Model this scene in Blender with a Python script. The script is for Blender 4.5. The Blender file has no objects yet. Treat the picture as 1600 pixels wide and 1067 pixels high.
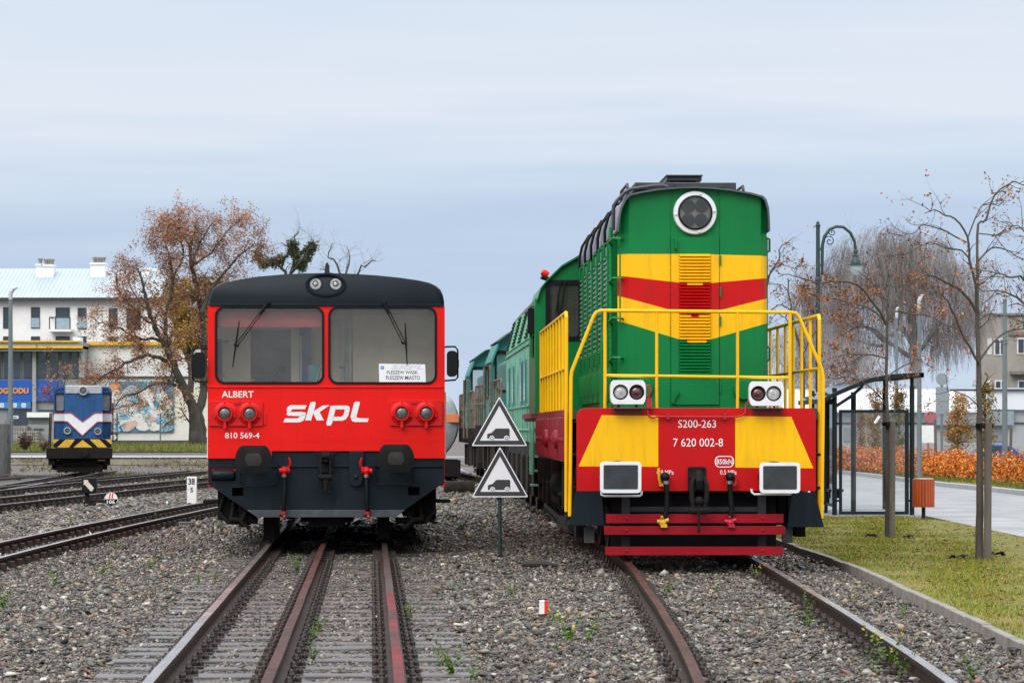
import bpy, bmesh, math, random
import numpy as np
from mathutils import Vector, Matrix
from mathutils.geometry import tessellate_polygon
R = math.radians
rnd = random.Random(7)
scn = bpy.context.scene
COL = scn.collection

# ---------------------------------------------------------------- camera
F = 4667.0          # focal length in photo pixels (1600 wide)
HZ = 667.0          # horizon row of the photo
CH = 1.53           # eye height above the rail tops (rail top = z 0)
cam = bpy.data.cameras.new("camera"); camo = bpy.data.objects.new("camera", cam); COL.objects.link(camo)
camo.location = (0, 0, CH); camo.rotation_euler = (R(90), 0, 0)
cam.sensor_width = 36; cam.lens = F / 1600 * 36
cam.shift_y = (HZ - 533.5) / 1600
cam.clip_start = .5; cam.clip_end = 6000
cam.dof.use_dof = True; cam.dof.focus_distance = 36.0; cam.dof.aperture_fstop = 10
scn.camera = camo

# ---------------------------------------------------------------- sky + sun (overcast)
SUN_EL, SUN_AZ = R(38), R(202)
w = bpy.data.worlds.new("World"); scn.world = w; w.use_nodes = True
nt = w.node_tree; nt.nodes.clear()
def N(t, **k):
    n = nt.nodes.new(t)
    for a, b in k.items(): setattr(n, a, b)
    return n
out = N('ShaderNodeOutputWorld'); bg = N('ShaderNodeBackground'); bg2 = N('ShaderNodeBackground'); add = N('ShaderNodeAddShader')
sky = N('ShaderNodeTexSky', sky_type='NISHITA'); sky.sun_disc = False; sky.sun_elevation = SUN_EL; sky.sun_rotation = SUN_AZ
sky.air_density = 1.0; sky.dust_density = 2.0
tc = N('ShaderNodeTexCoord'); sp = N('ShaderNodeSeparateXYZ'); mp = N('ShaderNodeMapping'); mp.inputs['Scale'].default_value = (4, 4, 48)
nz = N('ShaderNodeTexNoise'); nz.inputs['Scale'].default_value = 1.0; nz.inputs['Detail'].default_value = 4; nz.inputs['Roughness'].default_value = .5
ma = N('ShaderNodeMath', operation='MULTIPLY_ADD'); ma.inputs[1].default_value = .10; ma.inputs[2].default_value = -.05
ad = N('ShaderNodeMath', operation='ADD'); cr = N('ShaderNodeValToRGB')
L = nt.links.new
L(tc.outputs['Generated'], mp.inputs[0]); L(mp.outputs[0], nz.inputs[0]); L(tc.outputs['Generated'], sp.inputs[0])
L(nz.outputs['Fac'], ma.inputs[0]); L(ma.outputs[0], ad.inputs[0]); L(sp.outputs['Z'], ad.inputs[1]); L(ad.outputs[0], cr.inputs[0])
def lin(r, g, b):
    f = lambda c: (c/255/12.92) if c/255 <= .04045 else ((c/255+.055)/1.055)**2.4
    return (f(r), f(g), f(b), 1)
el = cr.color_ramp.elements
el[0].position = 0.0; el[0].color = lin(206, 221, 240)
el[1].position = 1.0; el[1].color = (2.2, 2.25, 2.35, 1)
for p, c in ((.028, lin(194, 213, 236)), (.058, lin(189, 208, 233)), (.085, lin(206, 221, 240)), (.112, lin(227, 234, 245)), (.15, lin(216, 228, 243)), (.3, (1.12, 1.15, 1.22, 1)), (.55, (1.7, 1.75, 1.83, 1))):
    e = el.new(p); e.color = c
L(cr.outputs[0], bg.inputs[0]); bg.inputs[1].default_value = .96
L(sky.outputs[0], bg2.inputs[0]); bg2.inputs[1].default_value = .006
L(bg.outputs[0], add.inputs[0]); L(bg2.outputs[0], add.inputs[1]); L(add.outputs[0], out.inputs[0])
sl = bpy.data.lights.new("sun", 'SUN'); sl.energy = 1.5; sl.angle = R(35); sl.color = (1, .97, .93)
slo = bpy.data.objects.new("sun", sl); COL.objects.link(slo)
slo.rotation_euler = Vector((-math.sin(SUN_AZ)*math.cos(SUN_EL), -math.cos(SUN_AZ)*math.cos(SUN_EL), -math.sin(SUN_EL))).to_track_quat('-Z', 'Y').to_euler()
slo.location = (-20, -20, 60)
scn.view_settings.view_transform = 'Standard'; scn.view_settings.look = 'None'
scn.view_settings.gamma = 1; scn.view_settings.exposure = 0.0
scn.cycles.max_bounces = 8; scn.cycles.transparent_max_bounces = 24; scn.cycles.caustics_reflective = False; scn.cycles.caustics_refractive = False

# ---------------------------------------------------------------- materials
MATS = {}
def mat(name, col, rough=.5, metal=0, var=.15, scale=6, bump=0, bscale=40, dirt=0, dirtcol=(.03, .025, .02), streak=False, spec=.5, stretch=(1, 1, 1), coat=0, col2=None):
    """principled surface whose colour wanders a little, with optional dirt patches or vertical streaks and bump"""
    if name in MATS: return MATS[name]
    m = bpy.data.materials.new(name); m.use_nodes = True; t = m.node_tree; b = t.nodes['Principled BSDF']
    col = tuple(col[:3])
    b.inputs['Roughness'].default_value = rough; b.inputs['Metallic'].default_value = metal
    b.inputs['Specular IOR Level'].default_value = spec
    if coat: b.inputs['Coat Weight'].default_value = coat; b.inputs['Coat Roughness'].default_value = .12
    k = t.links.new; new = t.nodes.new
    tc = new('ShaderNodeTexCoord'); mp = new('ShaderNodeMapping'); mp.inputs['Scale'].default_value = stretch
    k(tc.outputs['Object'], mp.inputs[0])
    n = new('ShaderNodeTexNoise'); n.inputs['Scale'].default_value = scale; n.inputs['Detail'].default_value = 6; n.inputs['Roughness'].default_value = .6
    k(mp.outputs[0], n.inputs[0])
    mx = new('ShaderNodeMix'); mx.data_type = 'RGBA'
    if col2: a, c = col, tuple(col2[:3])
    else: a = tuple(x*(1-var) for x in col); c = tuple(min(x*(1+var), .95) for x in col)
    mx.inputs['A'].default_value = (*a, 1); mx.inputs['B'].default_value = (*c, 1)
    rp = new('ShaderNodeMapRange'); rp.inputs[1].default_value = .32; rp.inputs[2].default_value = .68
    k(n.outputs['Fac'], rp.inputs[0]); k(rp.outputs[0], mx.inputs['Factor'])
    last = mx.outputs['Result']
    if dirt:
        mp2 = new('ShaderNodeMapping'); mp2.inputs['Scale'].default_value = (9, 9, .9) if streak else (2.2, 2.2, 2.2)
        k(tc.outputs['Object'], mp2.inputs[0])
        n2 = new('ShaderNodeTexNoise'); n2.inputs['Scale'].default_value = 1.6; n2.inputs['Detail'].default_value = 8; n2.inputs['Roughness'].default_value = .68
        k(mp2.outputs[0], n2.inputs[0])
        r2 = new('ShaderNodeMapRange'); r2.inputs[1].default_value = .5; r2.inputs[2].default_value = .78; r2.inputs[4].default_value = dirt
        k(n2.outputs['Fac'], r2.inputs[0])
        m2 = new('ShaderNodeMix'); m2.data_type = 'RGBA'; m2.inputs['B'].default_value = (*dirtcol[:3], 1)
        k(r2.outputs[0], m2.inputs['Factor']); k(last, m2.inputs['A']); last = m2.outputs['Result']
        rr = new('ShaderNodeMath'); rr.operation = 'MULTIPLY_ADD'; rr.inputs[1].default_value = .35; rr.inputs[2].default_value = rough
        k(r2.outputs[0], rr.inputs[0]); k(rr.outputs[0], b.inputs['Roughness'])
    k(last, b.inputs['Base Color'])
    if bump:
        n3 = new('ShaderNodeTexNoise'); n3.inputs['Scale'].default_value = bscale; n3.inputs['Detail'].default_value = 5
        k(tc.outputs['Object'], n3.inputs[0])
        bp = new('ShaderNodeBump'); bp.inputs['Strength'].default_value = bump; bp.inputs['Distance'].default_value = .02
        k(n3.outputs['Fac'], bp.inputs['Height']); k(bp.outputs[0], b.inputs['Normal'])
    MATS[name] = m; return m
def glass(name, tint=(.8, .84, .85), film=.1, filmcol=(.35, .36, .36), rough=.03):
    if name in MATS: return MATS[name]
    m = bpy.data.materials.new(name); m.use_nodes = True; t = m.node_tree; t.nodes.clear(); k = t.links.new; new = t.nodes.new
    o = new('ShaderNodeOutputMaterial'); tr = new('ShaderNodeBsdfTransparent'); tr.inputs[0].default_value = (*tint, 1)
    gl = new('ShaderNodeBsdfGlossy'); gl.inputs['Roughness'].default_value = rough
    df = new('ShaderNodeBsdfDiffuse'); df.inputs[0].default_value = (*filmcol, 1)
    fr = new('ShaderNodeFresnel'); fr.inputs[0].default_value = 1.5
    f2 = new('ShaderNodeMath'); f2.operation = 'MULTIPLY'; f2.inputs[1].default_value = 1.0; f2.use_clamp = True
    k(fr.outputs[0], f2.inputs[0])
    tc = new('ShaderNodeTexCoord'); nz = new('ShaderNodeTexNoise'); nz.inputs['Scale'].default_value = 5; nz.inputs['Detail'].default_value = 5
    k(tc.outputs['Object'], nz.inputs[0]); mr = new('ShaderNodeMapRange'); mr.inputs[1].default_value = .3; mr.inputs[2].default_value = .75; mr.inputs[3].default_value = film*.75; mr.inputs[4].default_value = film*1.3
    k(nz.outputs['Fac'], mr.inputs[0])
    a = new('ShaderNodeMixShader'); c = new('ShaderNodeMixShader')
    k(mr.outputs[0], a.inputs[0]); k(tr.outputs[0], a.inputs[1]); k(df.outputs[0], a.inputs[2])
    k(f2.outputs[0], c.inputs[0]); k(a.outputs[0], c.inputs[1]); k(gl.outputs[0], c.inputs[2]); k(c.outputs[0], o.inputs[0])
    MATS[name] = m; return m
def attrmat(name, rough=.6, spec=.4, bump=0, trans=0):
    """colour comes from each element's own 'tone' attribute (one colour per stone or leaf)"""
    if name in MATS: return MATS[name]
    m = bpy.data.materials.new(name); m.use_nodes = True; t = m.node_tree; b = t.nodes['Principled BSDF']
    a = t.nodes.new('ShaderNodeAttribute'); a.attribute_name = 'tone'
    t.links.new(a.outputs['Color'], b.inputs['Base Color'])
    b.inputs['Roughness'].default_value = rough; b.inputs['Specular IOR Level'].default_value = spec
    if bump:
        tc = t.nodes.new('ShaderNodeTexCoord'); n3 = t.nodes.new('ShaderNodeTexNoise'); n3.inputs['Scale'].default_value = 60; n3.inputs['Detail'].default_value = 4
        t.links.new(tc.outputs['Object'], n3.inputs[0])
        bp = t.nodes.new('ShaderNodeBump'); bp.inputs['Strength'].default_value = bump; bp.inputs['Distance'].default_value = .01
        t.links.new(n3.outputs['Fac'], bp.inputs['Height']); t.links.new(bp.outputs[0], b.inputs['Normal'])
    MATS[name] = m; return m

# ---------------------------------------------------------------- mesh builder
def rrect(x0, x1, z0, z1, r, n=5):
    """rounded rectangle loop"""
    pts = []
    for cx, cz, a0 in ((x1-r, z1-r, 0), (x0+r, z1-r, 90), (x0+r, z0+r, 180), (x1-r, z0+r, 270)):
        for i in range(n+1):
            a = R(a0 + 90*i/n); pts.append((cx + r*math.cos(a), cz + r*math.sin(a)))
    return pts
def circ(cx, cz, r, n=24, rz=None):
    return [(cx + r*math.cos(2*math.pi*i/n), cz + (rz or r)*math.sin(2*math.pi*i/n)) for i in range(n)]
class MB:
    def __init__(s): s.v = []; s.f = []; s.m = []
    def add(s, vs, fs, mi=0):
        o = len(s.v); s.v += [tuple(p) for p in vs]; s.f += [tuple(i+o for i in f) for f in fs]; s.m += [mi]*len(fs); return s
    def box(s, x0, x1, y0, y1, z0, z1, mi=0):
        vs = [(x, y, z) for z in (z0, z1) for y in (y0, y1) for x in (x0, x1)]
        return s.add(vs, [(0, 2, 3, 1), (4, 5, 7, 6), (0, 1, 5, 4), (2, 6, 7, 3), (0, 4, 6, 2), (1, 3, 7, 5)], mi)
    def prism(s, poly, d0, d1, mi=0, holes=(), plane='xz', backs=True):
        """2d polygon (with holes) given in a plane, thickened from d0 to d1 along the third axis"""
        mk = {'xz': lambda a, b, d: (a, d, b), 'yz': lambda a, b, d: (d, a, b), 'xy': lambda a, b, d: (a, b, d)}[plane]
        loops = [list(poly)] + [list(h) for h in holes]
        tri = tessellate_polygon([[Vector((a, b, 0)) for a, b in l] for l in loops]) if (holes or len(poly) > 4) else ([(0, 1, 2, 3)] if len(poly) == 4 else [(0, 1, 2)])
        flat = [p for l in loops for p in l]; n = len(flat)
        vs = [mk(a, b, d0) for a, b in flat] + [mk(a, b, d1) for a, b in flat]
        fs = [tuple(t) for t in tri] + [tuple(i+n for i in t) for t in tri]
        o = 0
        for l in loops:
            for i in range(len(l)):
                j = (i+1) % len(l); fs.append((o+i, o+j, n+o+j, n+o+i))
            o += len(l)
        return s.add(vs, fs, mi)
    def tube(s, pts, r, n=8, mi=0, caps=True):
        pts = [Vector(p) for p in pts]; rs = r if isinstance(r, (list, tuple)) else [r]*len(pts)
        o = len(s.v); up = None; fs = []
        for i, p in enumerate(pts):
            d = (pts[min(i+1, len(pts)-1)] - pts[max(i-1, 0)]); d = d.normalized() if d.length > 1e-9 else Vector((0, 0, 1))
            if up is None: up = d.orthogonal().normalized()
            else:
                up = up - d*up.dot(d); up = up.normalized() if up.length > 1e-6 else d.orthogonal().normalized()
            q = d.cross(up)
            for k in range(n):
                a = 2*math.pi*k/n; s.v.append(tuple(p + (up*math.cos(a) + q*math.sin(a))*rs[i]))
        for i in range(len(pts)-1):
            for k in range(n):
                a = o+i*n+k; b = o+i*n+(k+1) % n; fs.append((a, b, b+n, a+n))
        if caps: fs += [tuple(o+k for k in range(n)), tuple(o+(len(pts)-1)*n+k for k in range(n))]
        s.f += fs; s.m += [mi]*len(fs); return s
    def lathe(s, c, axis, prof, n=24, mi=0, sx=1, sz=1, caps=True):
        """revolve (radius, height) profile round an axis through c"""
        ax = Vector(axis).normalized(); u = Vector((0, 0, 1)) if abs(ax.z) < .9 else Vector((1, 0, 0))
        e1 = ax.cross(u).normalized(); e2 = ax.cross(e1); c = Vector(c); o = len(s.v); fs = []
        for r_, h in prof:
            for k in range(n):
                a = 2*math.pi*k/n; s.v.append(tuple(c + ax*h + e1*(r_*sx*math.cos(a)) + e2*(r_*sz*math.sin(a))))
        for i in range(len(prof)-1):
            for k in range(n):
                a = o+i*n+k; b = o+i*n+(k+1) % n; fs.append((a, b, b+n, a+n))
        if caps and prof[0][0] > 1e-4: fs.append(tuple(o+k for k in range(n)))
        if caps and prof[-1][0] > 1e-4: fs.append(tuple(o+(len(prof)-1)*n+k for k in range(n)))
        s.f += fs; s.m += [mi]*len(fs); return s
    def ball(s, c, r, n=10, mi=0, sc=(1, 1, 1), jit=0):
        o = len(s.v); m = max(4, n//2)
        for i in range(m+1):
            t = math.pi*i/m
            for k in range(n):
                a = 2*math.pi*k/n; j = 1 + (rnd.uniform(-jit, jit) if jit else 0)
                s.v.append((c[0]+r*sc[0]*j*math.sin(t)*math.cos(a), c[1]+r*sc[1]*j*math.sin(t)*math.sin(a), c[2]+r*sc[2]*j*math.cos(t)))
        for i in range(m):
            for k in range(n):
                a = o+i*n+k; b = o+i*n+(k+1) % n; s.f.append((a, b, b+n, a+n)); s.m.append(mi)
        return s
    def build(s, name, mats, parent=None, bevel=0, smooth=35, seg=2, raw=False, merge=True):
        me = bpy.data.meshes.new(name)
        if not isinstance(mats, (list, tuple)): mats = [mats]
        for m in mats: me.materials.append(m)
        me.from_pydata(s.v, [], s.f); me.polygons.foreach_set('material_index', s.m)
        if not raw:
            bm = bmesh.new(); bm.from_mesh(me)
            if merge: bmesh.ops.remove_doubles(bm, verts=bm.verts, dist=1e-5)
            bmesh.ops.dissolve_degenerate(bm, edges=bm.edges, dist=1e-6)
            bmesh.ops.recalc_face_normals(bm, faces=bm.faces); bm.to_mesh(me); bm.free()
        if smooth:
            me.polygons.foreach_set('use_smooth', [True]*len(me.polygons)); me.set_sharp_from_angle(angle=R(smooth))
        me.update(); o = bpy.data.objects.new(name, me); COL.objects.link(o)
        if parent: o.parent = parent
        if bevel:
            b = o.modifiers.new('bevel', 'BEVEL'); b.width = bevel; b.segments = seg; b.limit_method = 'ANGLE'; b.angle_limit = R(40); b.harden_normals = False
        return o
def split(mb, name, mats, parent=None, **kw):
    """build every connected piece of a builder as an object of its own"""
    par = list(range(len(mb.v)))
    def find(i):
        while par[i] != i: par[i] = par[par[i]]; i = par[i]
        return i
    for f in mb.f:
        for i in f[1:]: par[find(i)] = find(f[0])
    groups = {}
    for f, m in zip(mb.f, mb.m): groups.setdefault(find(f[0]), []).append((f, m))
    out = []
    for fl in groups.values():
        b = MB(); ids = {}
        for f, m in fl:
            for i in f:
                if i not in ids: ids[i] = len(b.v); b.v.append(mb.v[i])
            b.f.append(tuple(ids[i] for i in f)); b.m.append(m)
        out.append(b.build(name, mats, parent, **kw))
    return out
def tag(o, label=None, cat=None, group=None, kind=None):
    if label: o['label'] = label
    if cat: o['category'] = cat
    if group: o['group'] = group
    if kind: o['kind'] = kind
    return o
def thing(name, label, cat, loc=(0, 0, 0), rz=0, group=None):
    o = bpy.data.objects.new(name, None); COL.objects.link(o); o.location = loc; o.rotation_euler = (0, 0, rz)
    o.empty_display_size = .3
    return tag(o, label, cat, group)
def dup(root, loc, rz=0, label=None, sc=1):
    r = root.copy(); COL.objects.link(r); r.location = loc; r.rotation_euler = (0, 0, rz); r.scale = (sc, sc, sc)
    if label: r['label'] = label
    for ch in list(root.children):
        c = ch.copy(); COL.objects.link(c); c.parent = r
        for g in ch.children:
            d = g.copy(); COL.objects.link(d); d.parent = c
    return r
def npmesh(name, verts, faces, tone, m, parent=None, smooth=False):
    """fast mesh from numpy arrays; tone = one colour per face"""
    me = bpy.data.meshes.new(name); k = faces.shape[1]
    me.vertices.add(len(verts)); me.vertices.foreach_set('co', verts.astype(np.float32).ravel())
    me.loops.add(faces.size); me.loops.foreach_set('vertex_index', faces.astype(np.int32).ravel())
    me.polygons.add(len(faces)); me.polygons.foreach_set('loop_start', np.arange(0, faces.size, k, dtype=np.int32))
    at = me.attributes.new('tone', 'FLOAT_COLOR', 'FACE')
    at.data.foreach_set('color', np.concatenate([tone, np.ones((len(tone), 1))], 1).astype(np.float32).ravel())
    me.materials.append(m); me.update(calc_edges=True); me.validate()
    o = bpy.data.objects.new(name, me); COL.objects.link(o)
    if parent: o.parent = parent
    return o
def text(name, s, x0, x1, z0, z1, y, m, parent=None, bold=0.0, depth=.004, shear=0, keep=False):
    """lettering fitted into a box on a plane facing the viewer"""
    cu = bpy.data.curves.new(name, 'FONT'); cu.body = s; cu.size = 1; cu.offset = bold; cu.shear = shear; cu.extrude = .01; cu.resolution_u = 3
    to = bpy.data.objects.new(name, cu); COL.objects.link(to); bpy.context.view_layer.update()
    dg = bpy.context.evaluated_depsgraph_get(); me = bpy.data.meshes.new_from_object(to.evaluated_get(dg))
    bpy.data.objects.remove(to); bpy.data.curves.remove(cu)
    n = len(me.vertices); co = np.empty(n*3, np.float32); me.vertices.foreach_get('co', co); co = co.reshape(-1, 3)
    a = co.min(0); b = co.max(0); q = np.empty_like(co)
    q[:, 0] = x0 + (co[:, 0]-a[0])/(b[0]-a[0])*(x1-x0); q[:, 2] = z0 + (co[:, 1]-a[1])/(b[1]-a[1])*(z1-z0)
    q[:, 1] = y - (co[:, 2]-a[2])/(b[2]-a[2])*depth
    me.vertices.foreach_set('co', q.ravel()); me.materials.clear(); me.materials.append(m); me.update()
    o = bpy.data.objects.new(name, me); COL.objects.link(o)
    if parent: o.parent = parent
    return o
def P(px, py, Y):
    """world point that the photo shows at (px, py) if it stands Y metres away"""
    return ((px-800)*Y/F, Y, CH + (HZ-py)*Y/F)
def gy(py, z=-.13):
    """distance of the ground point seen in photo row py"""
    return F*(CH - z)/(py - HZ)
def sstep(x, a, b):
    t = min(1, max(0, (x-a)/(b-a))); return t*t*(3-2*t)
def gh(x, y):
    """ground height: flat yard, low bank rising at the far left"""
    return -.17 + .82*sstep(y, 100, 122)*sstep(-x, 1, 6)

# palette
RED = mat('red_paint', (.78, .008, .005), .34, var=.07, scale=1.2, dirt=.55, dirtcol=(.46, .012, .008), streak=True, spec=.22, bump=.05, bscale=2)
RED2 = mat('loco_red_paint', (.52, .004, .005), .38, var=.1, scale=1.5, dirt=.4, dirtcol=(.2, .012, .012), streak=True, spec=.22, bump=.05, bscale=2.5)
REDD = mat('lamp_red', (.66, .007, .006), .4, var=.1, scale=4, dirt=.5, dirtcol=(.2, .01, .01), spec=.3)
YEL = mat('yellow_paint', (.95, .50, .003), .38, var=.04, scale=2, dirt=.5, dirtcol=(.46, .24, .02), streak=True, spec=.25, bump=.05, bscale=2.5)
GRN = mat('green_paint', (.003, .18, .044), .36, var=.1, scale=1.4, dirt=.4, dirtcol=(.004, .09, .03), streak=True, spec=.22, bump=.05, bscale=2)
SLATE = mat('slate_paint', (.006, .0125, .0175), .42, var=.2, scale=2, dirt=.4, dirtcol=(.022, .024, .026), streak=True, bump=.06, bscale=3, spec=.2)
BLACK = mat('black_rubber', (.005, .0055, .006), .5, var=.2, spec=.2)
DARK = mat('dark_underframe', (.010, .0095, .0095), .75, var=.3, dirt=.45, dirtcol=(.03, .022, .016), spec=.2)
DGREY = mat('dark_grey_metal', (.022, .024, .027), .5, var=.2, dirt=.3, spec=.25)
WHITE = mat('white_paint', (.78, .79, .8), .4, var=.04, dirt=.25, dirtcol=(.35, .3, .26))
LET = mat('white_lettering', (.8, .8, .8), .5, var=.02)
STEEL = mat('worn_steel', (.32, .31, .3), .35, metal=.8, var=.2)
RUST = mat('rust', (.16, .06, .028), .75, var=.4, scale=12, dirt=.5, dirtcol=(.3, .11, .04))
GLASS = glass('window_glass', (.96, .97, .97), .07, (.56, .52, .44))
LENS = mat('lamp_lens', (.42, .42, .40), .12, var=.4, scale=25, spec=.8, coat=.6)
LENSD = mat('lamp_reflector', (.1, .1, .098), .15, var=.5, scale=14, spec=.7, coat=.6)
LENSR = mat('red_lens', (.07, .006, .009), .14, var=.4, scale=20, spec=.8, coat=.6)
# ================================================================ GROUND
def rail_line(Y):          # centre of the railcar track
    return -2.417 - .0471*(Y-38.9)
TRP = [(5, 1.45), (17.85, 1.88), (22, 1.97), (26, 2.02), (30, 2.05), (34, 2.07), (42, 1.88), (51, 1.62), (60, 1.45), (69, 1.15), (82, .42), (97, -.72), (110, -1.95), (140, -5.5)]
def loco_line(Y):
    for (a, x), (b, z) in zip(TRP, TRP[1:]):
        if Y <= b:
            t = (Y-a)/(b-a); i = TRP.index((a, x)); p0 = TRP[max(i-1, 0)]; p3 = TRP[min(i+2, len(TRP)-1)]
            m0 = (z-p0[1])/(b-p0[0]) if i else (z-x)/(b-a); m1 = (p3[1]-x)/(p3[0]-a); h = b-a
            return (2*t**3-3*t*t+1)*x + (t**3-2*t*t+t)*h*m0 + (-2*t**3+3*t*t)*z + (t**3-t*t)*h*m1
    return TRP[-1][1]
def kerb_line(Y): return loco_line(min(Y, 46)) + 1.80 + .004*(Y-30)

def grid(name, xs, ys, zf, m, kind='structure'):
    b = MB(); nx = len(xs)
    for y in ys:
        for x in xs: b.v.append((x(y) if callable(x) else x, y, zf(x(y) if callable(x) else x, y)))
    for j in range(len(ys)-1):
        for i in range(nx-1):
            a = j*nx+i; b.f.append((a, a+1, a+nx+1, a+nx)); b.m.append(0)
    o = b.build(name, m, smooth=60); return tag(o, kind=kind)
# ground material: grey ballast fines, brown soil, voronoi stones far off
def ground_mat():
    m = bpy.data.materials.new('yard_ground'); m.use_nodes = True; t = m.node_tree; b = t.nodes['Principled BSDF']; k = t.links.new; new = t.nodes.new
    tc = new('ShaderNodeTexCoord')
    v = new('ShaderNodeTexVoronoi'); v.inputs['Scale'].default_value = 15; k(tc.outputs['Object'], v.inputs[0])
    v2 = new('ShaderNodeTexVoronoi'); v2.inputs['Scale'].default_value = 38; k(tc.outputs['Object'], v2.inputs[0])
    sx = new('ShaderNodeSeparateColor'); k(v.outputs['Color'], sx.inputs[0])
    cr = new('ShaderNodeValToRGB'); e = cr.color_ramp.elements; e[0].color = (.03, .027, .024, 1); e[1].color = (.22, .2, .175, 1); e[1].position = 1
    for p, c in ((.3, (.06, .055, .05, 1)), (.6, (.11, .1, .09, 1)), (.8, (.15, .105, .065, 1)), (.9, (.11, .1, .09, 1))):
        q = e.new(p); q.color = c
    k(sx.outputs[0], cr.inputs[0])
    s2 = new('ShaderNodeSeparateColor'); k(v2.outputs['Color'], s2.inputs[0])
    c2 = new('ShaderNodeValToRGB'); e = c2.color_ramp.elements; e[0].color = (.035, .026, .025, 1); e[1].color = (.15, .12, .108, 1); k(s2.outputs[1], c2.inputs[0])
    n = new('ShaderNodeTexNoise'); n.inputs['Scale'].default_value = .55; n.inputs['Detail'].default_value = 7; k(tc.outputs['Object'], n.inputs[0])
    mr = new('ShaderNodeMapRange'); mr.inputs[1].default_value = .42; mr.inputs[2].default_value = .62; k(n.outputs['Fac'], mr.inputs[0])
    mx = new('ShaderNodeMix'); mx.data_type = 'RGBA'; k(mr.outputs[0], mx.inputs['Factor']); k(cr.outputs[0], mx.inputs['A']); k(c2.outputs[0], mx.inputs['B'])
    k(mx.outputs['Result'], b.inputs['Base Color']); b.inputs['Roughness'].default_value = .62
    bp = new('ShaderNodeBump'); bp.inputs['Distance'].default_value = .03; bp.inputs['Strength'].default_value = .9; bp.invert = True
    k(v.outputs['Distance'], bp.inputs['Height']); k(bp.outputs[0], b.inputs['Normal'])
    return m
GM = ground_mat()
grid('ground', [-900, -200, -90, -60, -40, -20, -14, -10, -8, -6, -5, -4, -3, -2, -1, 0, 4, 20, 60, 200, 900],
     [-20, 5, 20, 60, 90] + list(range(100, 124, 2)) + [130, 150, 300, 800, 3000], gh, GM)
GRASSM = mat('turf', (.14, .18, .010), .8, scale=1.1, col2=(.24, .17, .045), bump=.9, bscale=90, dirt=.5, dirtcol=(.09, .05, .02))
VERGE = mat('verge_turf', (.09, .14, .02), .8, scale=1.1, col2=(.17, .17, .04), bump=.9, bscale=40)
PAVE = mat('concrete_paving', (.33, .34, .36), .45, var=.1, scale=3, dirt=.2, dirtcol=(.12, .12, .12))
KERBM = mat('kerb_concrete', (.24, .22, .19), .75, var=.2, scale=5, dirt=.5, dirtcol=(.08, .075, .06), bump=.3)
def cobble_mat(name='cobbles', scale=4.5, c1=.36, c2=.25, mo=.13, ms=.02):
    m = bpy.data.materials.new(name); m.use_nodes = True; t = m.node_tree; b = t.nodes['Principled BSDF']; k = t.links.new; new = t.nodes.new
    tc = new('ShaderNodeTexCoord'); br = new('ShaderNodeTexBrick'); br.inputs['Scale'].default_value = scale
    br.inputs['Color1'].default_value = (c1, c1, c1, 1); br.inputs['Color2'].default_value = (c2, c2, c2*1.02, 1); br.inputs['Mortar'].default_value = (mo, mo, mo*.95, 1); br.inputs['Mortar Size'].default_value = ms
    k(tc.outputs['Object'], br.inputs[0])
    nz = new('ShaderNodeTexNoise'); nz.inputs['Scale'].default_value = .7; nz.inputs['Detail'].default_value = 7; k(tc.outputs['Object'], nz.inputs[0])
    mr = new('ShaderNodeMapRange'); mr.inputs[1].default_value = .35; mr.inputs[2].default_value = .65; mr.inputs[3].default_value = .7; mr.inputs[4].default_value = 1.12; k(nz.outputs['Fac'], mr.inputs[0])
    vm = new('ShaderNodeVectorMath'); vm.operation = 'SCALE'; k(br.outputs[0], vm.inputs[0]); k(mr.outputs[0], vm.inputs['Scale']); k(vm.outputs[0], b.inputs['Base Color']); b.inputs['Roughness'].default_value = .45
    return m
COB = cobble_mat(); SLAB = cobble_mat('paving_slabs', 1.6, .36, .31, .15, .012)
ZG = -.09
lawn_ys = [12, 16, 20, 24, 28, 32, 36, 40, 44, 48, 51, 54.5]
def lawn_x1(Y): return 7.5 if Y < 53 else 7.5 - (Y-53)*.3
rz_ = random.Random(3)
grid('lawn', [lambda Y: kerb_line(Y)+.08] + [(lambda Y, f=f: kerb_line(Y)+.08 + f*(lawn_x1(Y)-kerb_line(Y)-.08)) for f in (.12, .25, .4, .55, .7, .85, 1)], lawn_ys,
     lambda x, y: ZG + .025*math.sin(x*2.1+y*.7)*math.sin(y*.9-x) - .005, GRASSM)
b = MB(); b.prism([(7.5, 10), (8.72, 10), (8.72, 130), (1.2, 130), (3.6, 60), (4.1, 54.52), (7.5, 54.52)], ZG-.12, ZG+.012, plane='xy')
tag(b.build('sidewalk', SLAB), kind='structure')
b = MB(); b.prism([(8.73, 5), (12.6, 5), (12.6, 73), (12.1, 85), (11.8, 110), (8.73, 110)], ZG-.12, ZG-.06, plane='xy'); tag(b.build('road', COB), kind='structure')
b = MB(); b.prism([(12.61, 5), (12.8, 5), (12.8, 73), (12.3, 85), (12.0, 110), (11.81, 110), (12.11, 85), (12.61, 73)], ZG-.15, ZG+.06, plane='xy'); tag(b.build('road_kerb', PAVE, bevel=.01), kind='structure')
b = MB(); b.prism([(12.81, 5), (60, 5), (60, 112), (12.01, 112), (12.31, 85), (12.81, 73)], ZG-.12, ZG+.04, plane='xy'); tag(b.build('road_verge', VERGE), kind='structure')
b = MB(); b.prism([(2.5, 112.1), (60, 112.1), (60, 139), (1, 139)], ZG-.15, ZG-.055, plane='xy'); tag(b.build('far_car_park', PAVE), kind='structure')
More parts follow.
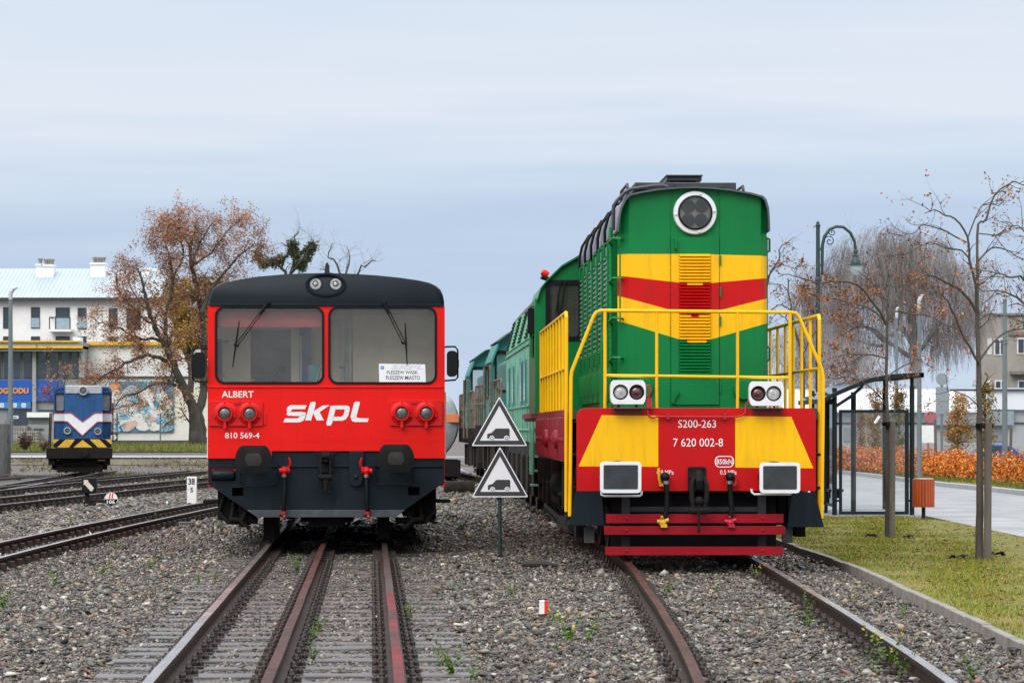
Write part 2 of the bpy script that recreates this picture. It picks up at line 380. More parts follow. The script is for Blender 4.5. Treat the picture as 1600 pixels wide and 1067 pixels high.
# lawn edging stones (one edging, joints between the blocks)
b = MB(); Y = 14.0
while Y < 60:
    x0, x1 = kerb_line(Y), kerb_line(Y+.98); j = rz_.uniform(-.006, .006)
    b.prism([(x0, Y), (x0+.08, Y), (x1+.08, Y+.985), (x1, Y+.985)], -.3, -.055+j, plane='xy'); Y += 1.0
tag(b.build('lawn_kerb', KERBM, bevel=.008), 'narrow grey concrete edging between the ballast and the lawn', 'kerb')

# far left bank: grass verge and pale path
grid('grass_bank', [-70, -50, -30, -25, -20, -15, -12, -10, -8, -6], [117, 119, 122, 126, 132, 149], lambda x, y: gh(x, y)+.03, VERGE)
grid('footpath', [-70, -50, -30, -20, -15, -12, -10, -8, -6, -3], [112.6, 113.3, 114], lambda x, y: gh(x, y)+.05, PAVE)
grid('grass_strip', [-70, -50, -30, -22, -18, -15, -12, -10, -8, -6], [109, 110, 111, 112], lambda x, y: gh(x, y)+.02, mat('dry_turf', (.07, .06, .03), .85, scale=1.6, col2=(.17, .14, .08), bump=.8, bscale=30))
grid('sand_bank', [-27, -24, -22, -20, -18.2, -17], [76, 80, 84, 88, 92, 96, 100], lambda x, y: -.16 + .5*sstep(-x, 17, 22)*sstep(y, 76, 82)*(1-.6*sstep(y, 94, 100)), mat('sandy_soil', (.22, .18, .1), .9, scale=.9, col2=(.07, .06, .03), bump=.7, bscale=12))

# ---------------------------------------------------------------- ballast stones
def stone_protos(n, seed):
    r = random.Random(seed); out = []
    for i in range(n):
        bm = bmesh.new()
        sx, sy, sz = r.uniform(.85, 1.5), r.uniform(.7, 1.15), r.uniform(.28, .65)
        for k in range(8):
            d = Vector((r.gauss(0, 1), r.gauss(0, 1), r.gauss(0, 1))).normalized(); f = r.uniform(.7, 1.15)
            bm.verts.new((d.x*sx*f, d.y*sy*f, d.z*sz*f))
        res = bmesh.ops.convex_hull(bm, input=bm.verts)
        for v in [v for v in bm.verts if not v.link_faces]: bm.verts.remove(v)
        bmesh.ops.triangulate(bm, faces=bm.faces); bm.verts.index_update()
        out.append((np.array([v.co[:] for v in bm.verts]), np.array([[v.index for v in f.verts] for f in bm.faces]))); bm.free()
    return out
PROT = stone_protos(22, 5)
def tones(g, n, pal):
    cols = np.array([p[1] for p in pal]); wts = np.array([p[0] for p in pal], float); wts /= wts.sum()
    i = g.choice(len(pal), n, p=wts); return np.clip(cols[i]*g.uniform(.62, 1.35, (n, 1)), .01, .9)
PAL_B = [(30, (.135, .12, .10)), (28, (.076, .068, .057)), (13, (.26, .238, .20)), (6, (.42, .39, .34)), (8, (.22, .165, .105)), (4, (.31, .215, .125)), (3, (.22, .11, .065)), (14, (.055, .05, .048)), (4, (.12, .12, .09))]
def scatter(name, X, Y, Z, S, g, pal, m):
    n = len(X); vs = []; fs = []; ts = []; off = 0; tone = tones(g, n, pal); which = g.integers(0, len(PROT), n)
    for k, (pv, pf) in enumerate(PROT):
        idx = np.where(which == k)[0]; c = len(idx)
        if not c: continue
        a = g.uniform(0, 2*np.pi, c); tilt = g.normal(0, .35, c); tilt2 = g.normal(0, .35, c)
        ca, sa = np.cos(a), np.sin(a); ct, st = np.cos(tilt), np.sin(tilt); cu, su = np.cos(tilt2), np.sin(tilt2)
        p = pv[None]*S[idx][:, None, None]
        x, y, z = p[..., 0], p[..., 1], p[..., 2]
        y, z = y*ct[:, None]-z*st[:, None], y*st[:, None]+z*ct[:, None]
        x, z = x*cu[:, None]+z*su[:, None], -x*su[:, None]+z*cu[:, None]
        x, y = x*ca[:, None]-y*sa[:, None], x*sa[:, None]+y*ca[:, None]
        v = np.stack([x+X[idx][:, None], y+Y[idx][:, None], z+Z[idx][:, None]], -1).reshape(-1, 3)
        f = (pf[None] + (np.arange(c)*len(pv))[:, None, None]).reshape(-1, 3) + off
        vs.append(v); fs.append(f); ts.append(np.repeat(tone[idx], len(pf), 0)); off += len(v)
    return tag(npmesh(name, np.concatenate(vs), np.concatenate(fs), np.concatenate(ts), m), kind='stuff')
STONEM = attrmat('ballast_stone', .42, .5, bump=.25)
g = np.random.default_rng(11)
def sleeper_rows(seed, y0, y1, sp=.62):
    r = random.Random(seed); out = []; y = y0
    while y < y1: out.append(y); y += sp + r.uniform(-.10, .10)
    return np.array(out)
ROWS_A = sleeper_rows(21, 16.6, 44); ROWS_B = sleeper_rows(42, 16.6, 43)
def on_sleeper(X, Y, rows, xc, slope):
    """true where a stone would lie on a sleeper top"""
    yl = Y + (X-xc)*slope; d = np.abs(yl[:, None]-rows[None]).min(1); return d < .115
def in_view(X, Y, mar=1.05): return np.abs(X) < .1714*Y*mar + .15
def bedz(X, Y):
    """height of the stone bed: a little lower between the railcar rails where fines fill the cribs"""
    d = np.abs(X - (-2.417 - .0471*(Y-38.9)))
    return np.where(d < 1.35, np.interp(Y, [18, 21, 27], [-.18, -.172, -.163]), -.155)
NS = int(250000)
Yr = 16.5 + (46-16.5)*g.random(NS)**1.25; Xr = g.uniform(-8, 4.2, NS)
kl = np.interp(Yr, np.arange(5, 70), [kerb_line(float(q)) for q in range(5, 70)])
ok = in_view(Xr, Yr) & (Xr < kl-.02)
# patches of fines between the stones
pn = np.sin(Xr*2.3+Yr*.9)*np.sin(Yr*1.7-Xr*1.1) + .6*np.sin(Xr*5.1)*np.sin(Yr*3.7)
d1 = np.abs(Xr - (-2.417 - .0471*(Yr-38.9)))
keep = g.random(NS) < np.where(d1 < 1.3, .72, np.where((np.abs(Xr+.2) < 1.0) & (Yr < 24), .55, .95))*np.clip(.8+.35*pn, .35, 1)
ok &= keep
xa = -2.417 - .0471*(Yr-38.9); xb = np.interp(Yr, np.arange(5, 70), [loco_line(float(q)) for q in range(5, 70)])
ok &= ~((np.abs(Xr-xa) < 1.28) & on_sleeper(Xr, Yr, ROWS_A, xa, -.0471) & (g.random(NS) < np.interp(Yr, [18, 24, 34, 40], [.96, .88, .6, .35])))
ok &= ~((np.abs(Xr-xb) < 1.28) & on_sleeper(Xr, Yr, ROWS_B, xb, 0) & (g.random(NS) < np.interp(Yr, [17.5, 20, 24], [.95, .8, .25])))
Xr, Yr = Xr[ok], Yr[ok]
S = np.clip(g.lognormal(-4.0, .44, len(Xr)), .010, .06)*np.where(np.abs(Xr - (-2.417 - .0471*(Yr-38.9))) < 1.3, .75, 1)
scatter('ballast_stones', Xr, Yr, bedz(Xr, Yr) + S*g.uniform(-.1, .55, len(S)), S, g, PAL_B, STONEM)
NS = 90000                                              # small chips everywhere in the near yard
Yr = 16.5 + (34-16.5)*g.random(NS)**1.3; Xr = g.uniform(-6, 4.2, NS)
kl = np.interp(Yr, np.arange(5, 70), [kerb_line(float(q)) for q in range(5, 70)])
xa = -2.417 - .0471*(Yr-38.9); ok = in_view(Xr, Yr) & (Xr < kl-.02) & ~((np.abs(Xr-xa) < 1.28) & on_sleeper(Xr, Yr, ROWS_A, xa, -.0471) & (g.random(NS) < .95)); Xr, Yr = Xr[ok], Yr[ok]; S = g.uniform(.007, .018, len(Xr))
scatter('ballast_chips', Xr, Yr, bedz(Xr, Yr)-.004 + S*.4, S, g, [(4, (.06, .045, .043)), (3, (.12, .105, .1)), (2, (.24, .22, .19)), (1, (.22, .12, .07))], STONEM)
NS = 70000                                              # further off, coarser
Yr = 46 + 64*g.random(NS)**1.4; Xr = g.uniform(-19.5, 3.4, NS)
ok = in_view(Xr, Yr) & (Xr < np.interp(Yr, [46, 60, 110], [3.7, 3.2, 1])) & ~((Xr < -15) & (Yr > 78)); Xr, Yr = Xr[ok], Yr[ok]
S = np.clip(g.lognormal(-3.3, .4, len(Xr)), .025, .12)
scatter('far_ballast_stones', Xr, Yr, -.165 + S*g.uniform(-.2, .35, len(S)), S, g, PAL_B, STONEM)

# ---------------------------------------------------------------- tracks
RAILM = mat('rail_rust', (.028, .016, .011), .6, var=.45, scale=9, dirt=.5, dirtcol=(.07, .035, .022), stretch=(3, .6, 3), spec=.2)
RAILTOP = mat('rail_head_worn', (.42, .40, .40), .24, metal=.85, var=.25, scale=5, dirt=.5, dirtcol=(.12, .05, .04), stretch=(2, .25, 2))
RAILRED = mat('rail_head_red_rust', (.06, .022, .017), .5, metal=0, var=.45, scale=4, dirt=.6, dirtcol=(.05, .02, .016), stretch=(2, .3, 2), spec=.1)
RAILPAINT = mat('rail_head_paint', (.05, .015, .013), .5, metal=0, scale=.8, col2=(.22, .008, .012), dirt=.8, dirtcol=(.03, .02, .018), stretch=(1, 1, 1), spec=.12)
RAILDARK = mat('rail_head_dark', (.03, .021, .018), .4, var=.4, scale=2, dirt=.6, dirtcol=(.08, .05, .045), stretch=(2, .3, 2), spec=.25)
WOOD = mat('sleeper_wood', (.08, .076, .075), .34, var=.35, scale=5, dirt=.7, dirtcol=(.05, .042, .04), stretch=(.6, 8, 6), bump=.2, bscale=25, spec=.6)
CHAIR = mat('chair_iron', (.028, .02, .017), .55, var=.4, scale=14, dirt=.4, dirtcol=(.09, .045, .03))
PROFILE = [(-.0345, 0), (.0345, 0), (.036, -.008), (.034, -.036), (.008, -.046), (.008, -.118), (.06, -.13), (.062, -.142), (-.062, -.142), (-.06, -.13), (-.008, -.118), (-.008, -.046), (-.034, -.036), (-.036, -.008)]
def rail(parent, line, off, y0, y1, top=RAILTOP, step=.75, zf=lambda x, y: 0, wob=0, name='rail'):
    b = MB(); n = len(PROFILE); ys = []; y = y0
    while y < y1: ys.append(y); y += step
    ys.append(y1)
    for i, y in enumerate(ys):
        dx = (line(y+.2) - line(y-.2))/.4; l = math.hypot(1, dx); nx, ny = 1/l, -dx/l; x = line(y)
        jx = wob*math.sin(y*1.3+off)*.5
        for u, z in PROFILE:
            q = off+u+jx; b.v.append((x + nx*q, y + ny*q, z + zf(x, y)))
        if i:
            for k in range(n):
                a = (i-1)*n+k; c = (i-1)*n+(k+1) % n
                b.f.append((a, c, c+n, a+n)); b.m.append(1 if k == 0 else 0)
    b.f.append(tuple(range(n))); b.m.append(0); b.f.append(tuple(range(len(b.v)-n, len(b.v)))); b.m.append(0)
    return b.build(name, [RAILM, top], parent, smooth=30)
def chair_mesh(seed):
    r = random.Random(seed); b = MB(); b.box(-.165, .165, -.09, .09, -.160, -.143)
    for sx in (-1, 1):
        b.box(sx*.066, sx*.125, -.06, .06, -.142, -.112)
        for sy in (-.035, .035):
            h = r.uniform(-.082, -.06); b.lathe((sx*.1, sy, -.115), (0, 0, 1), [(.023, 0), (.023, .026), (.014, .028), (.014, .045+h*.2+.02)], 6)
        b.lathe((sx*.145, r.uniform(-.02, .02), -.145), (0, 0, 1), [(.025, 0), (.025, .03), (.013, .032), (.013, .05)], 6)
    return b
chair_src = [chair_mesh(i).build('rail_chair', CHAIR, bevel=.004, seg=1) for i in range(3)]
def sleeper_mesh(length, seed, drop=0):
    r = random.Random(seed); b = MB(); n = 14
    for s in range(1):
        vs = []
        for i in range(n+1):
            x = -length/2 + length*i/n
            for (y, z) in ((-.125, -.30), (-.125+r.uniform(-.006, .006), -.15+r.uniform(-.006, .003)), (.125+r.uniform(-.006, .006), -.15+r.uniform(-.006, .003)), (.125, -.30)):
                vs.append((x, y, z-drop))
        fs = []
        for i in range(n):
            for k in range(4):
                a = i*4+k; c = i*4+(k+1) % 4; fs.append((a, c, c+4, a+4))
        fs += [(0, 1, 2, 3), tuple(n*4+k for k in range(4))]; b.add(vs, fs)
    return b
def track(name, label, line, offs, y0, y1, tops, slen, ysl0, ysl1, seed, sp=.62, sub=True, rail_y0=None, drops=(0, .016), cap=99):
    t = thing(name, label, 'railway track', (0, 0, 0))
    for o_, tp in zip(offs, tops):
        if tp is RAILPAINT:                         # a joint: old dark rail, then the red painted length
            rail(t, line, o_, y0, 27.7, tp, wob=.004); rail(t, line, o_, 27.712, y1, RAILDARK, wob=.004)
        else: rail(t, line, o_, y0, y1, tp, wob=.004)
    protos = [sleeper_mesh(slen, seed+i).build('sleeper', WOOD, bevel=.008, seg=1) for i in range(5)]
    r = random.Random(seed+500); k = 0; nch = 0; rest = MB()
    for y in sleeper_rows(seed, ysl0, ysl1):
        y = float(y)
        s = protos[k % 5].copy() if k >= 5 else protos[k]
        if k >= 5: COL.objects.link(s)
        s.parent = t; dx = (line(y+.2)-line(y-.2))/.4; a = -math.atan(dx)
        s.location = (line(y) + sum(offs)/len(offs)*0 + r.uniform(-.13, .13), y, -r.uniform(*drops)); s.rotation_euler = (0, r.uniform(-.008, .008), a + r.uniform(-.03, .03))
        if sub:
            for o_ in offs:
                x = o_ - (s.location.x - line(y))
                if nch < cap:
                    c = chair_src[k % 3].copy(); COL.objects.link(c); c.parent = s; c.location = (x, 0, -s.location.z); nch += 1
                else:
                    rest.box(line(y)+o_-.15, line(y)+o_+.15, y-.09, y+.09, -.165, -.1)
        k += 1
    if rest.v: tag(rest.build('rail_chairs', CHAIR, t), kind='stuff')
    return t
track('railway_track', 'dual gauge track with three rails running under the red railcar', rail_line, (-.755, -.043, .755), 6, 56, (RAILTOP, RAILRED, RAILPAINT), 2.6, 16.6, 44, 21)
track('railway_track', 'curving rusty two rail track under the green and yellow diesel locomotive', loco_line, (-.755, .755), 6, 112, (RAILRED, RAILTOP), 2.6, 16.6, 43, 42, drops=(.0, .028))
for c in chair_src: bpy.data.objects.remove(c)
# narrow gauge lines on the left
def poly_line(pts):
    def f(Y):
        for (a, x), (b_, z) in zip(pts, pts[1:]):
            if Y <= b_ or (b_, z) == pts[-1]:
                i = pts.index((a, x)); t = (Y-a)/(b_-a)
                p0 = pts[max(i-1, 0)]; p3 = pts[min(i+2, len(pts)-1)]; h = b_-a
                m0 = (z-p0[1])/(b_-p0[0]); m1 = (p3[1]-x)/(p3[0]-a); t2 = min(max(t, -1), 1.5)
                return (2*t2**3-3*t2**2+1)*x + (t2**3-2*t2**2+t2)*h*m0 + (-2*t2**3+3*t2**2)*z + (t2**3-t2**2)*h*m1
    return f
CH2 = MB()
lineA = poly_line([(26, -6.2), (34, -6.4), (44, -6.38), (52, -6.2), (60, -5.93), (72, -5.3)])
lineB = poly_line([(48, -11.6), (62, -10.6), (72, -10.0), (84, -9.1), (98, -7.9)])
lineC = poly_line([(60, -13.7), (72, -12.9), (80, -12.6), (92, -11.9), (106, -10.9), (118, -9.8)])
lineD = poly_line([(70, -12.75), (76, -12.95), (84, -13.35), (92, -13.75), (98, -14.05), (110, -14.6)])
def far_track(label, line, g2, y0, y1, ys1):
    t = thing('railway_track', label, 'railway track')
    for o_ in (-g2, g2): rail(t, line, o_, y0, y1, RAILTOP, zf=lambda x, y: .0)
    r = random.Random(int(y0)); b = MB(); y = y0+1; pr = sleeper_mesh(1.7, 3, .01).build('sleeper', WOOD); k = 0
    while y < ys1 and k < 95:
        s = pr if k == 0 else pr.copy()
        if k: COL.objects.link(s)
        s.parent = t; s.location = (line(y), y, 0); s.rotation_euler = (0, 0, -math.atan((line(y+.2)-line(y-.2))/.4))
        for o_ in (-g2, g2):
            b.box(line(y)+o_-.11, line(y)+o_-.045, y-.06, y+.06, -.16, -.06); b.box(line(y)+o_+.045, line(y)+o_+.11, y-.06, y+.06, -.16, -.06)
        y += .62; k += 1
    tag(b.build('rail_chairs', CHAIR, t), kind='stuff'); return t
far_track('narrow gauge track nearest the camera on the left, bending behind the red railcar', lineA, .395, 27, 70, 66)
far_track('second track from the left foreground, passing the white 38 marker', lineB, .7, 50, 97, 96)
far_track('farthest straight track on the left, behind the black point lantern', lineC, .4, 62, 117, 114)
far_track('short diverging track leading to the small blue locomotive', lineD, .4, 72, 108, 100)

# ---------------------------------------------------------------- lawn grass blades
def blades(name, X, Y, Z, H, W, g, pal, m, lean=.5):
    n = len(X); a = g.uniform(0, 2*np.pi, n); d = g.uniform(0, 2*np.pi, n); l = H*g.uniform(0, lean, n)
    v = np.empty((n, 3, 3)); v[:, 0] = np.stack([X-np.cos(a)*W, Y-np.sin(a)*W, Z], -1); v[:, 1] = np.stack([X+np.cos(a)*W, Y+np.sin(a)*W, Z], -1)
    v[:, 2] = np.stack([X+np.cos(d)*l, Y+np.sin(d)*l, Z+H], -1)
    return tag(npmesh(name, v.reshape(-1, 3), np.arange(n*3).reshape(-1, 3), tones(g, n, pal), m), kind='stuff')
LEAFM = attrmat('leaf', .6, .25)
n = 150000; Y = 19 + 35.3*g.random(n)**.85; kl = np.interp(Y, np.arange(5, 70), [kerb_line(float(q)) for q in range(5, 70)]) + .09
X = kl + (np.where(Y < 53, 7.48, 7.48-(Y-53)*.3)-kl)*g.random(n); ok = in_view(X, Y); X, Y = X[ok], Y[ok]
pn = np.sin(X*2.9+Y*.8)*np.sin(Y*1.5-X*1.7) + .5*np.sin(X*6.1+1)*np.sin(Y*4.7); gr = np.clip(.6+.42*pn, .06, 1); ok = g.random(len(X)) < gr; X, Y, gr = X[ok], Y[ok], gr[ok]
blades('grass', X, Y, np.full(len(X), ZG-.01), g.uniform(.012, .048, len(X))*(.6+.6*gr), g.uniform(.003, .0065, len(X)), g, [(6, (.17, .23, .009)), (5, (.26, .27, .015)), (3, (.10, .16, .01)), (3, (.29, .2, .06)), (2, (.22, .12, .04))], LEAFM, lean=1.3)
n = 26000; X = g.uniform(-26, -6.5, n); Y = 117 + 9*g.random(n); ok = in_view(X, Y); X, Y = X[ok], Y[ok]
blades('verge_grass', X, Y, np.array([gh(a, b_) for a, b_ in zip(X, Y)])+.02, g.uniform(.08, .3, len(X)), g.uniform(.012, .03, len(X)), g, [(5, (.14, .18, .03)), (4, (.2, .2, .05)), (2, (.25, .2, .08))], LEAFM)
n = 16000; X = g.uniform(-19.5, -4, n); Y = g.uniform(97, 112.4, n); pn = np.sin(X*1.3+Y*.5)+np.sin(Y*1.1-X*.6); ok = in_view(X, Y) & (g.random(n) < .35+.3*pn); X, Y = X[ok], Y[ok]
blades('dry_grass', X, Y, np.array([gh(a, b_) for a, b_ in zip(X, Y)])+.0, g.uniform(.04, .16, len(X)), g.uniform(.012, .03, len(X)), g, [(4, (.16, .14, .06)), (3, (.11, .13, .03)), (3, (.22, .18, .1)), (2, (.09, .07, .045))], LEAFM, lean=1.5)
# fallen leaves on the lawn
n = 2200; Y = 20 + 34*g.random(n); X = 4.2 + 3.2*g.random(n); S = g.uniform(.012, .03, n)
blades('fallen_leaves', X, Y, np.full(n, ZG+.02), S*.6, S, g, [(3, (.24, .11, .035)), (2, (.13, .06, .025)), (1, (.3, .18, .05))], LEAFM, lean=3)
# ================================================================ RED RAILCAR
def cu(px): return (px-510)/120
def cz(py): return CH + (HZ-py)/120
car = thing('railcar', 'red diesel railcar with dark roof and skirt and white front lettering', 'railcar', (-2.417, 38.9, 0), .0471)
arc = [(326.6, 477), (327, 469), (329, 460), (333, 451.5), (340, 446), (350, 441.5), (375, 436.6), (402, 432.4), (440, 429), (475, 427.2), (512, 426.6), (550, 427.6), (590, 430), (627, 433.6), (655, 437.6), (672, 441.4), (682, 446.2), (688.5, 452), (692, 460), (694, 469), (694.4, 477)]
A2 = [(cu(x), cz(y)) for x, y in arc]
ROOFM = mat('roof_dark_paint', (.0035, .0095, .0145), .4, var=.25, scale=1.5, dirt=.25, dirtcol=(.012, .017, .02), streak=True, spec=.2)
b = MB(); n = len(A2)                                  # roof: front edge rounded over, then straight back
for v, sc, dz in ((0, .965, -.05), (.012, .985, -.02), (.05, 1, 0), (14, 1, 0)):
    for u, z in A2: b.v.append((u*(sc if abs(u) > .3 else 1), v, (z-cz(477))*(1 if v else .985) + cz(477) + dz*0 if v else (z-cz(477))*.965+cz(477)))
for j in range(3):
    for i in range(n-1): b.f.append((j*n+i, j*n+i+1, j*n+n+i+1, j*n+n+i)); b.m.append(0)
    b.f.append((j*n, j*n+n-1, j*n+2*n-1, j*n+n)); b.m.append(0)
b.f.append(tuple(range(n))); b.m.append(0); b.f.append(tuple(range(3*n, 4*n))); b.m.append(0)
roof = b.build('roof', ROOFM, car, smooth=40)
gut = MB(); gut.prism([(cu(328), cz(478.6)), (cu(693.5), cz(478.6)), (cu(693.5), cz(475)), (cu(328), cz(475))], -.022, .03); gut.build('rain_gutter', ROOFM, car, bevel=.004)
# front face with two window openings
W1 = rrect(cu(338.5), cu(504.5), cz(598), cz(481), .11); W2 = rrect(cu(515), cu(680.6), cz(598), cz(480.6), .11)
front = [(cu(325.2), cz(716)), (cu(425), cz(716)), (cu(425), cz(704.5)), (cu(593), cz(704.5)), (cu(593), cz(716)), (cu(695), cz(716)), (cu(695), cz(478.4)), (cu(325.2), cz(478.4))]
b = MB(); b.prism(front, .0, .06, holes=[W1, W2])
for sx in (-1, 1):                                     # side walls with the cab side window left open
    u0, u1 = (cu(325.2), cu(325.2)+.05) if sx < 0 else (cu(695)-.05, cu(695))
    b.prism([(.06, cz(760)), (14, cz(760)), (14, cz(478.4)), (.06, cz(478.4))], u0, u1, plane='yz', holes=[rrect(.2, 1.5, 1.9, 3.0, .08), rrect(2.6, 3.9, 2.12, 2.95, .08)])
b.box(cu(325.2)+.05, cu(695)-.05, 13.95, 14, .6, cz(478.4)); b.box(cu(325.2)+.05, cu(695)-.05, .06, 13.9, .95, 1.0)
body = b.build('body', RED, car, bevel=.006)
b = MB(); b.box(cu(327), cu(693), -.014, .0, cz(606), cz(603.5)); b.build('waist_ledge', RED, car, bevel=.004)
b = MB(); b.box(cu(327), cu(693), -.003, .0, cz(688), cz(687)); b.build('weld_seam', RED, car)
for sx, (a, c) in zip((-1, 1), ((cu(325.2)+.01, cu(325.2)+.02), (cu(695)-.02, cu(695)-.01))):
    b = MB(); b.prism(rrect(.21, 1.49, 1.91, 2.99, .07), a, c, plane='yz'); b.build('side_window', GLASS, car)
for Wn, (x0, x1) in ((W1, (338.5, 504.5)), (W2, (515, 680.6))):
    y0, y1 = 598, 480.8
    gl = MB(); gl.prism(Wn, .022, .03); wn = gl.build('window', GLASS, car)
    sm = MB(); sm.prism(rrect(cu(x0-2.2), cu(x1+2.2), cz(y0+2.2), cz(y1-2.2), .125, 6), -.016, .02, holes=[rrect(cu(x0+1.4), cu(x1-1.4), cz(y0-1.4), cz(y1+1.4), .095, 6)]); sm.build('window_seal', BLACK, wn, bevel=.004)
# interior seen through the panes
BEIGE = mat('beige_panel', (.9, .76, .54), .6, var=.12, scale=2, dirt=.3, dirtcol=(.6, .5, .37), streak=True)
b = MB(); IU0, IU1 = cu(325.2)+.06, cu(695)-.06
def iw(px, v): s = F/(38.9+v); return ((px-800)/s + 2.417 + .0471*v)
def iz(py, v): s = F/(38.9+v); return CH + (HZ-py)/s
V = 1.25
b.prism([(IU0, 1.0), (IU1, 1.0), (IU1, 3.2), (IU0, 3.2)], V, V+.03, holes=[[(iw(392, V), 1.62), (iw(455, V), 1.62), (iw(455, V), iz(515, V)), (iw(392, V), iz(515, V))]])
b.box(IU0, IU1, .07, V, 3.05, 3.07); b.build('cab_lining', BEIGE, car)
b = MB(); b.box(iw(391, V), iw(456, V), V+.9, V+.92, 1.55, 2.9); b.build('rear_window', mat('dark_doorway', (.07, .085, .1), .3, var=.3), car)
b = MB()                                               # partition door with rounded grey frame, seen in the right-hand pane
b.prism(rrect(iw(514, 1.3), iw(538, 1.3), 1.1, iz(501, 1.3), .06), 1.18, 1.23, holes=[rrect(iw(517, 1.3), iw(533, 1.3), 1.5, iz(507, 1.3), .05)])
b.box(iw(546, 1.5), iw(549.5, 1.5), 1.05, 1.24, 1.1, 2.95); b.box(iw(470, 1.5), iw(472.5, 1.5), 1.05, 1.24, 1.1, 2.75); split(b, 'door_frame', mat('grey_trim', (.5, .52, .55), .4), car)
b = MB(); b.box(iw(551, 1.1), IU1, 1.1, 1.13, 1.1, 3.04); b.build('cupboard', BEIGE, car)
b = MB(); b.box(iw(540, 1.26), iw(543.5, 1.26), 1.0, 1.05, iz(592, 1.26), iz(570, 1.26)); b.tube([(iw(541, 1.2), 1.0, iz(574, 1.2)), (iw(530, 1.2), .98, iz(575, 1.2))], .012); b.build('door_handle', STEEL, car)
b = MB()
for i in range(9):
    x = iw(470 + i*2, 1.4); b.box(x-.012, x+.012, 1.06+.02*(i % 2), 1.08+.02*(i % 2), 1.55, iz(513, 1.4))
b.build('curtain', mat('blue_curtain', (.06, .09, .3), .8), car)
b = MB(); b.box(IU0+.02, iw(506, .25), .2, .215, iz(511.5, .2), iz(481, .2)); b.build('sun_visor', mat('pink_visor', (.7, .1, .1), .5), car, bevel=.004)
b = MB(); b.prism([(.07, 1.0), (.75, 1.0), (.75, 1.86), (.4, 2.0), (.07, 2.02)], IU0, IU1, plane='yz'); b.build('dashboard', DGREY, car, bevel=.02)
b = MB(); b.box(iw(398, .9), iw(448, .9), .8, .9, 1.85, iz(588, .9)); b.box(iw(340, .5), iw(348, .5), .45, .5, 2.0, iz(530, .5)); b.tube([(iw(430, .8), .8, iz(588, .8)), (iw(436, .8), .8, iz(578, .8)), (iw(444, .8), .8, iz(576, .8))], .012, 5)
b.box(iw(440, .8), iw(446, .8), .79, .83, iz(582, .8), iz(573, .8)); b.tube([(iw(342, .5), .5, iz(532, .5)), (iw(354, .5), .5, iz(534, .5)), (iw(358, .5), .5, iz(532, .5))], .014, 5)
split(b, 'control', BLACK, car)
b = MB(); b.box(iw(391, .3), iw(399, .3), .28, .31, iz(596, .3), iz(592.5, .3)); b.box(iw(340, .3), iw(352, .3), .28, .31, iz(588, .3), iz(585.5, .3)); split(b, 'switch', mat('red_plastic', (.6, .03, .03), .4), car, bevel=.003)
b = MB(); b.prism([(iw(482, .2), iz(597.5, .2)), (iw(498, .2), iz(597.5, .2)), (iw(503, .2), iz(566, .2)), (iw(498, .2), iz(570, .2)), (iw(482, .2), iz(571, .2))], .2, .24)
b.prism([(iw(492, .19), iz(597.5, .19)), (iw(494, .19), iz(597.5, .19)), (iw(503.5, .19), iz(566, .19)), (iw(502, .19), iz(566, .19))], .17, .19, 1)
b = b.build('folder', [mat('teal_card', (.03, .33, .29), .5), mat('cream_card', (.6, .56, .4), .6)]); b.location = car.location; b.rotation_euler = car.rotation_euler
tag(b, 'teal folder leaning behind the left windscreen of the red railcar', 'folder')
pn = thing('paper_notice', 'white paper destination notice behind the right windscreen of the red railcar', 'notice', car.location, .0471)
b = MB(); b.prism([(cu(592.5), cz(597.6)), (cu(665.4), cz(597.2)), (cu(664.4), cz(569)), (cu(591.8), cz(568))], .004, .009); sheet = b.build('sheet', mat('paper', (.86, .86, .88), .7, var=.02), pn)
sheet.location = (0, .004, 0)
INK = mat('black_ink', (.02, .02, .03), .6)
text('lettering', 'PLESZEW WĄSK.', cu(604.3), cu(653.6), cz(585.8), cz(578.6), .007, INK, pn, .004, .001)
text('lettering', 'PLESZEW MIASTO', cu(603), cu(656), cz(593), cz(586.8), .007, INK, pn, .004, .001)
b = MB(); b.prism(rrect(cu(594.5), cu(600), cz(576.5), cz(571.5), .008, 3), .0055, .0075); b.prism([(cu(596), cz(573)), (cu(598.8), cz(573)), (cu(598.4), cz(574)), (cu(596.4), cz(575.2))], .0045, .0055, 1); b.build('emblem', [mat('emblem_blue', (.05, .2, .55), .6), LET], pn)
text('lettering', 'SKPL', cu(611), cu(662), cz(576.8), cz(570), .0075, mat('pale_blue_print', (.66, .7, .85), .7), pn, .02, .001, .25)

# windscreen wipers
def wiper(piv, knee, t0, t1):
    b = MB(); v = -.05
    p = lambda q, d=0: (cu(q[0]), v+d, cz(q[1]))
    for d in (-2.4, 2.4): b.tube([p((piv[0]+d*.8, piv[1])), p((knee[0]+d, knee[1]))], .006, 6)
    b.tube([p((piv[0]-1.8, piv[1])), p(((piv[0]*.75+knee[0]*.25)-.9, piv[1]*.75+knee[1]*.25))], .018, 6)
    b.tube([p((knee[0]-4, knee[1]-1)), p((knee[0]+4, knee[1]+1))], .016, 6)
    m = ((t0[0]+t1[0])/2, (t0[1]+t1[1])/2)
    b.tube([p(t0, .02), p(m, .012), p(t1, .02)], [.007, .013, .006], 6)
    b.lathe((cu(piv[0]), .0, cz(piv[1]-1)), (0, -1, 0), [(.03, 0), (.03, .05), (.018, .065)], 10)
    return b.build('wiper', BLACK, car)
wiper((419, 474.5), (370, 539.5), (374.2, 502), (364, 574)); wiper((600.5, 474.5), (631.5, 536), (632.8, 505), (636, 570))
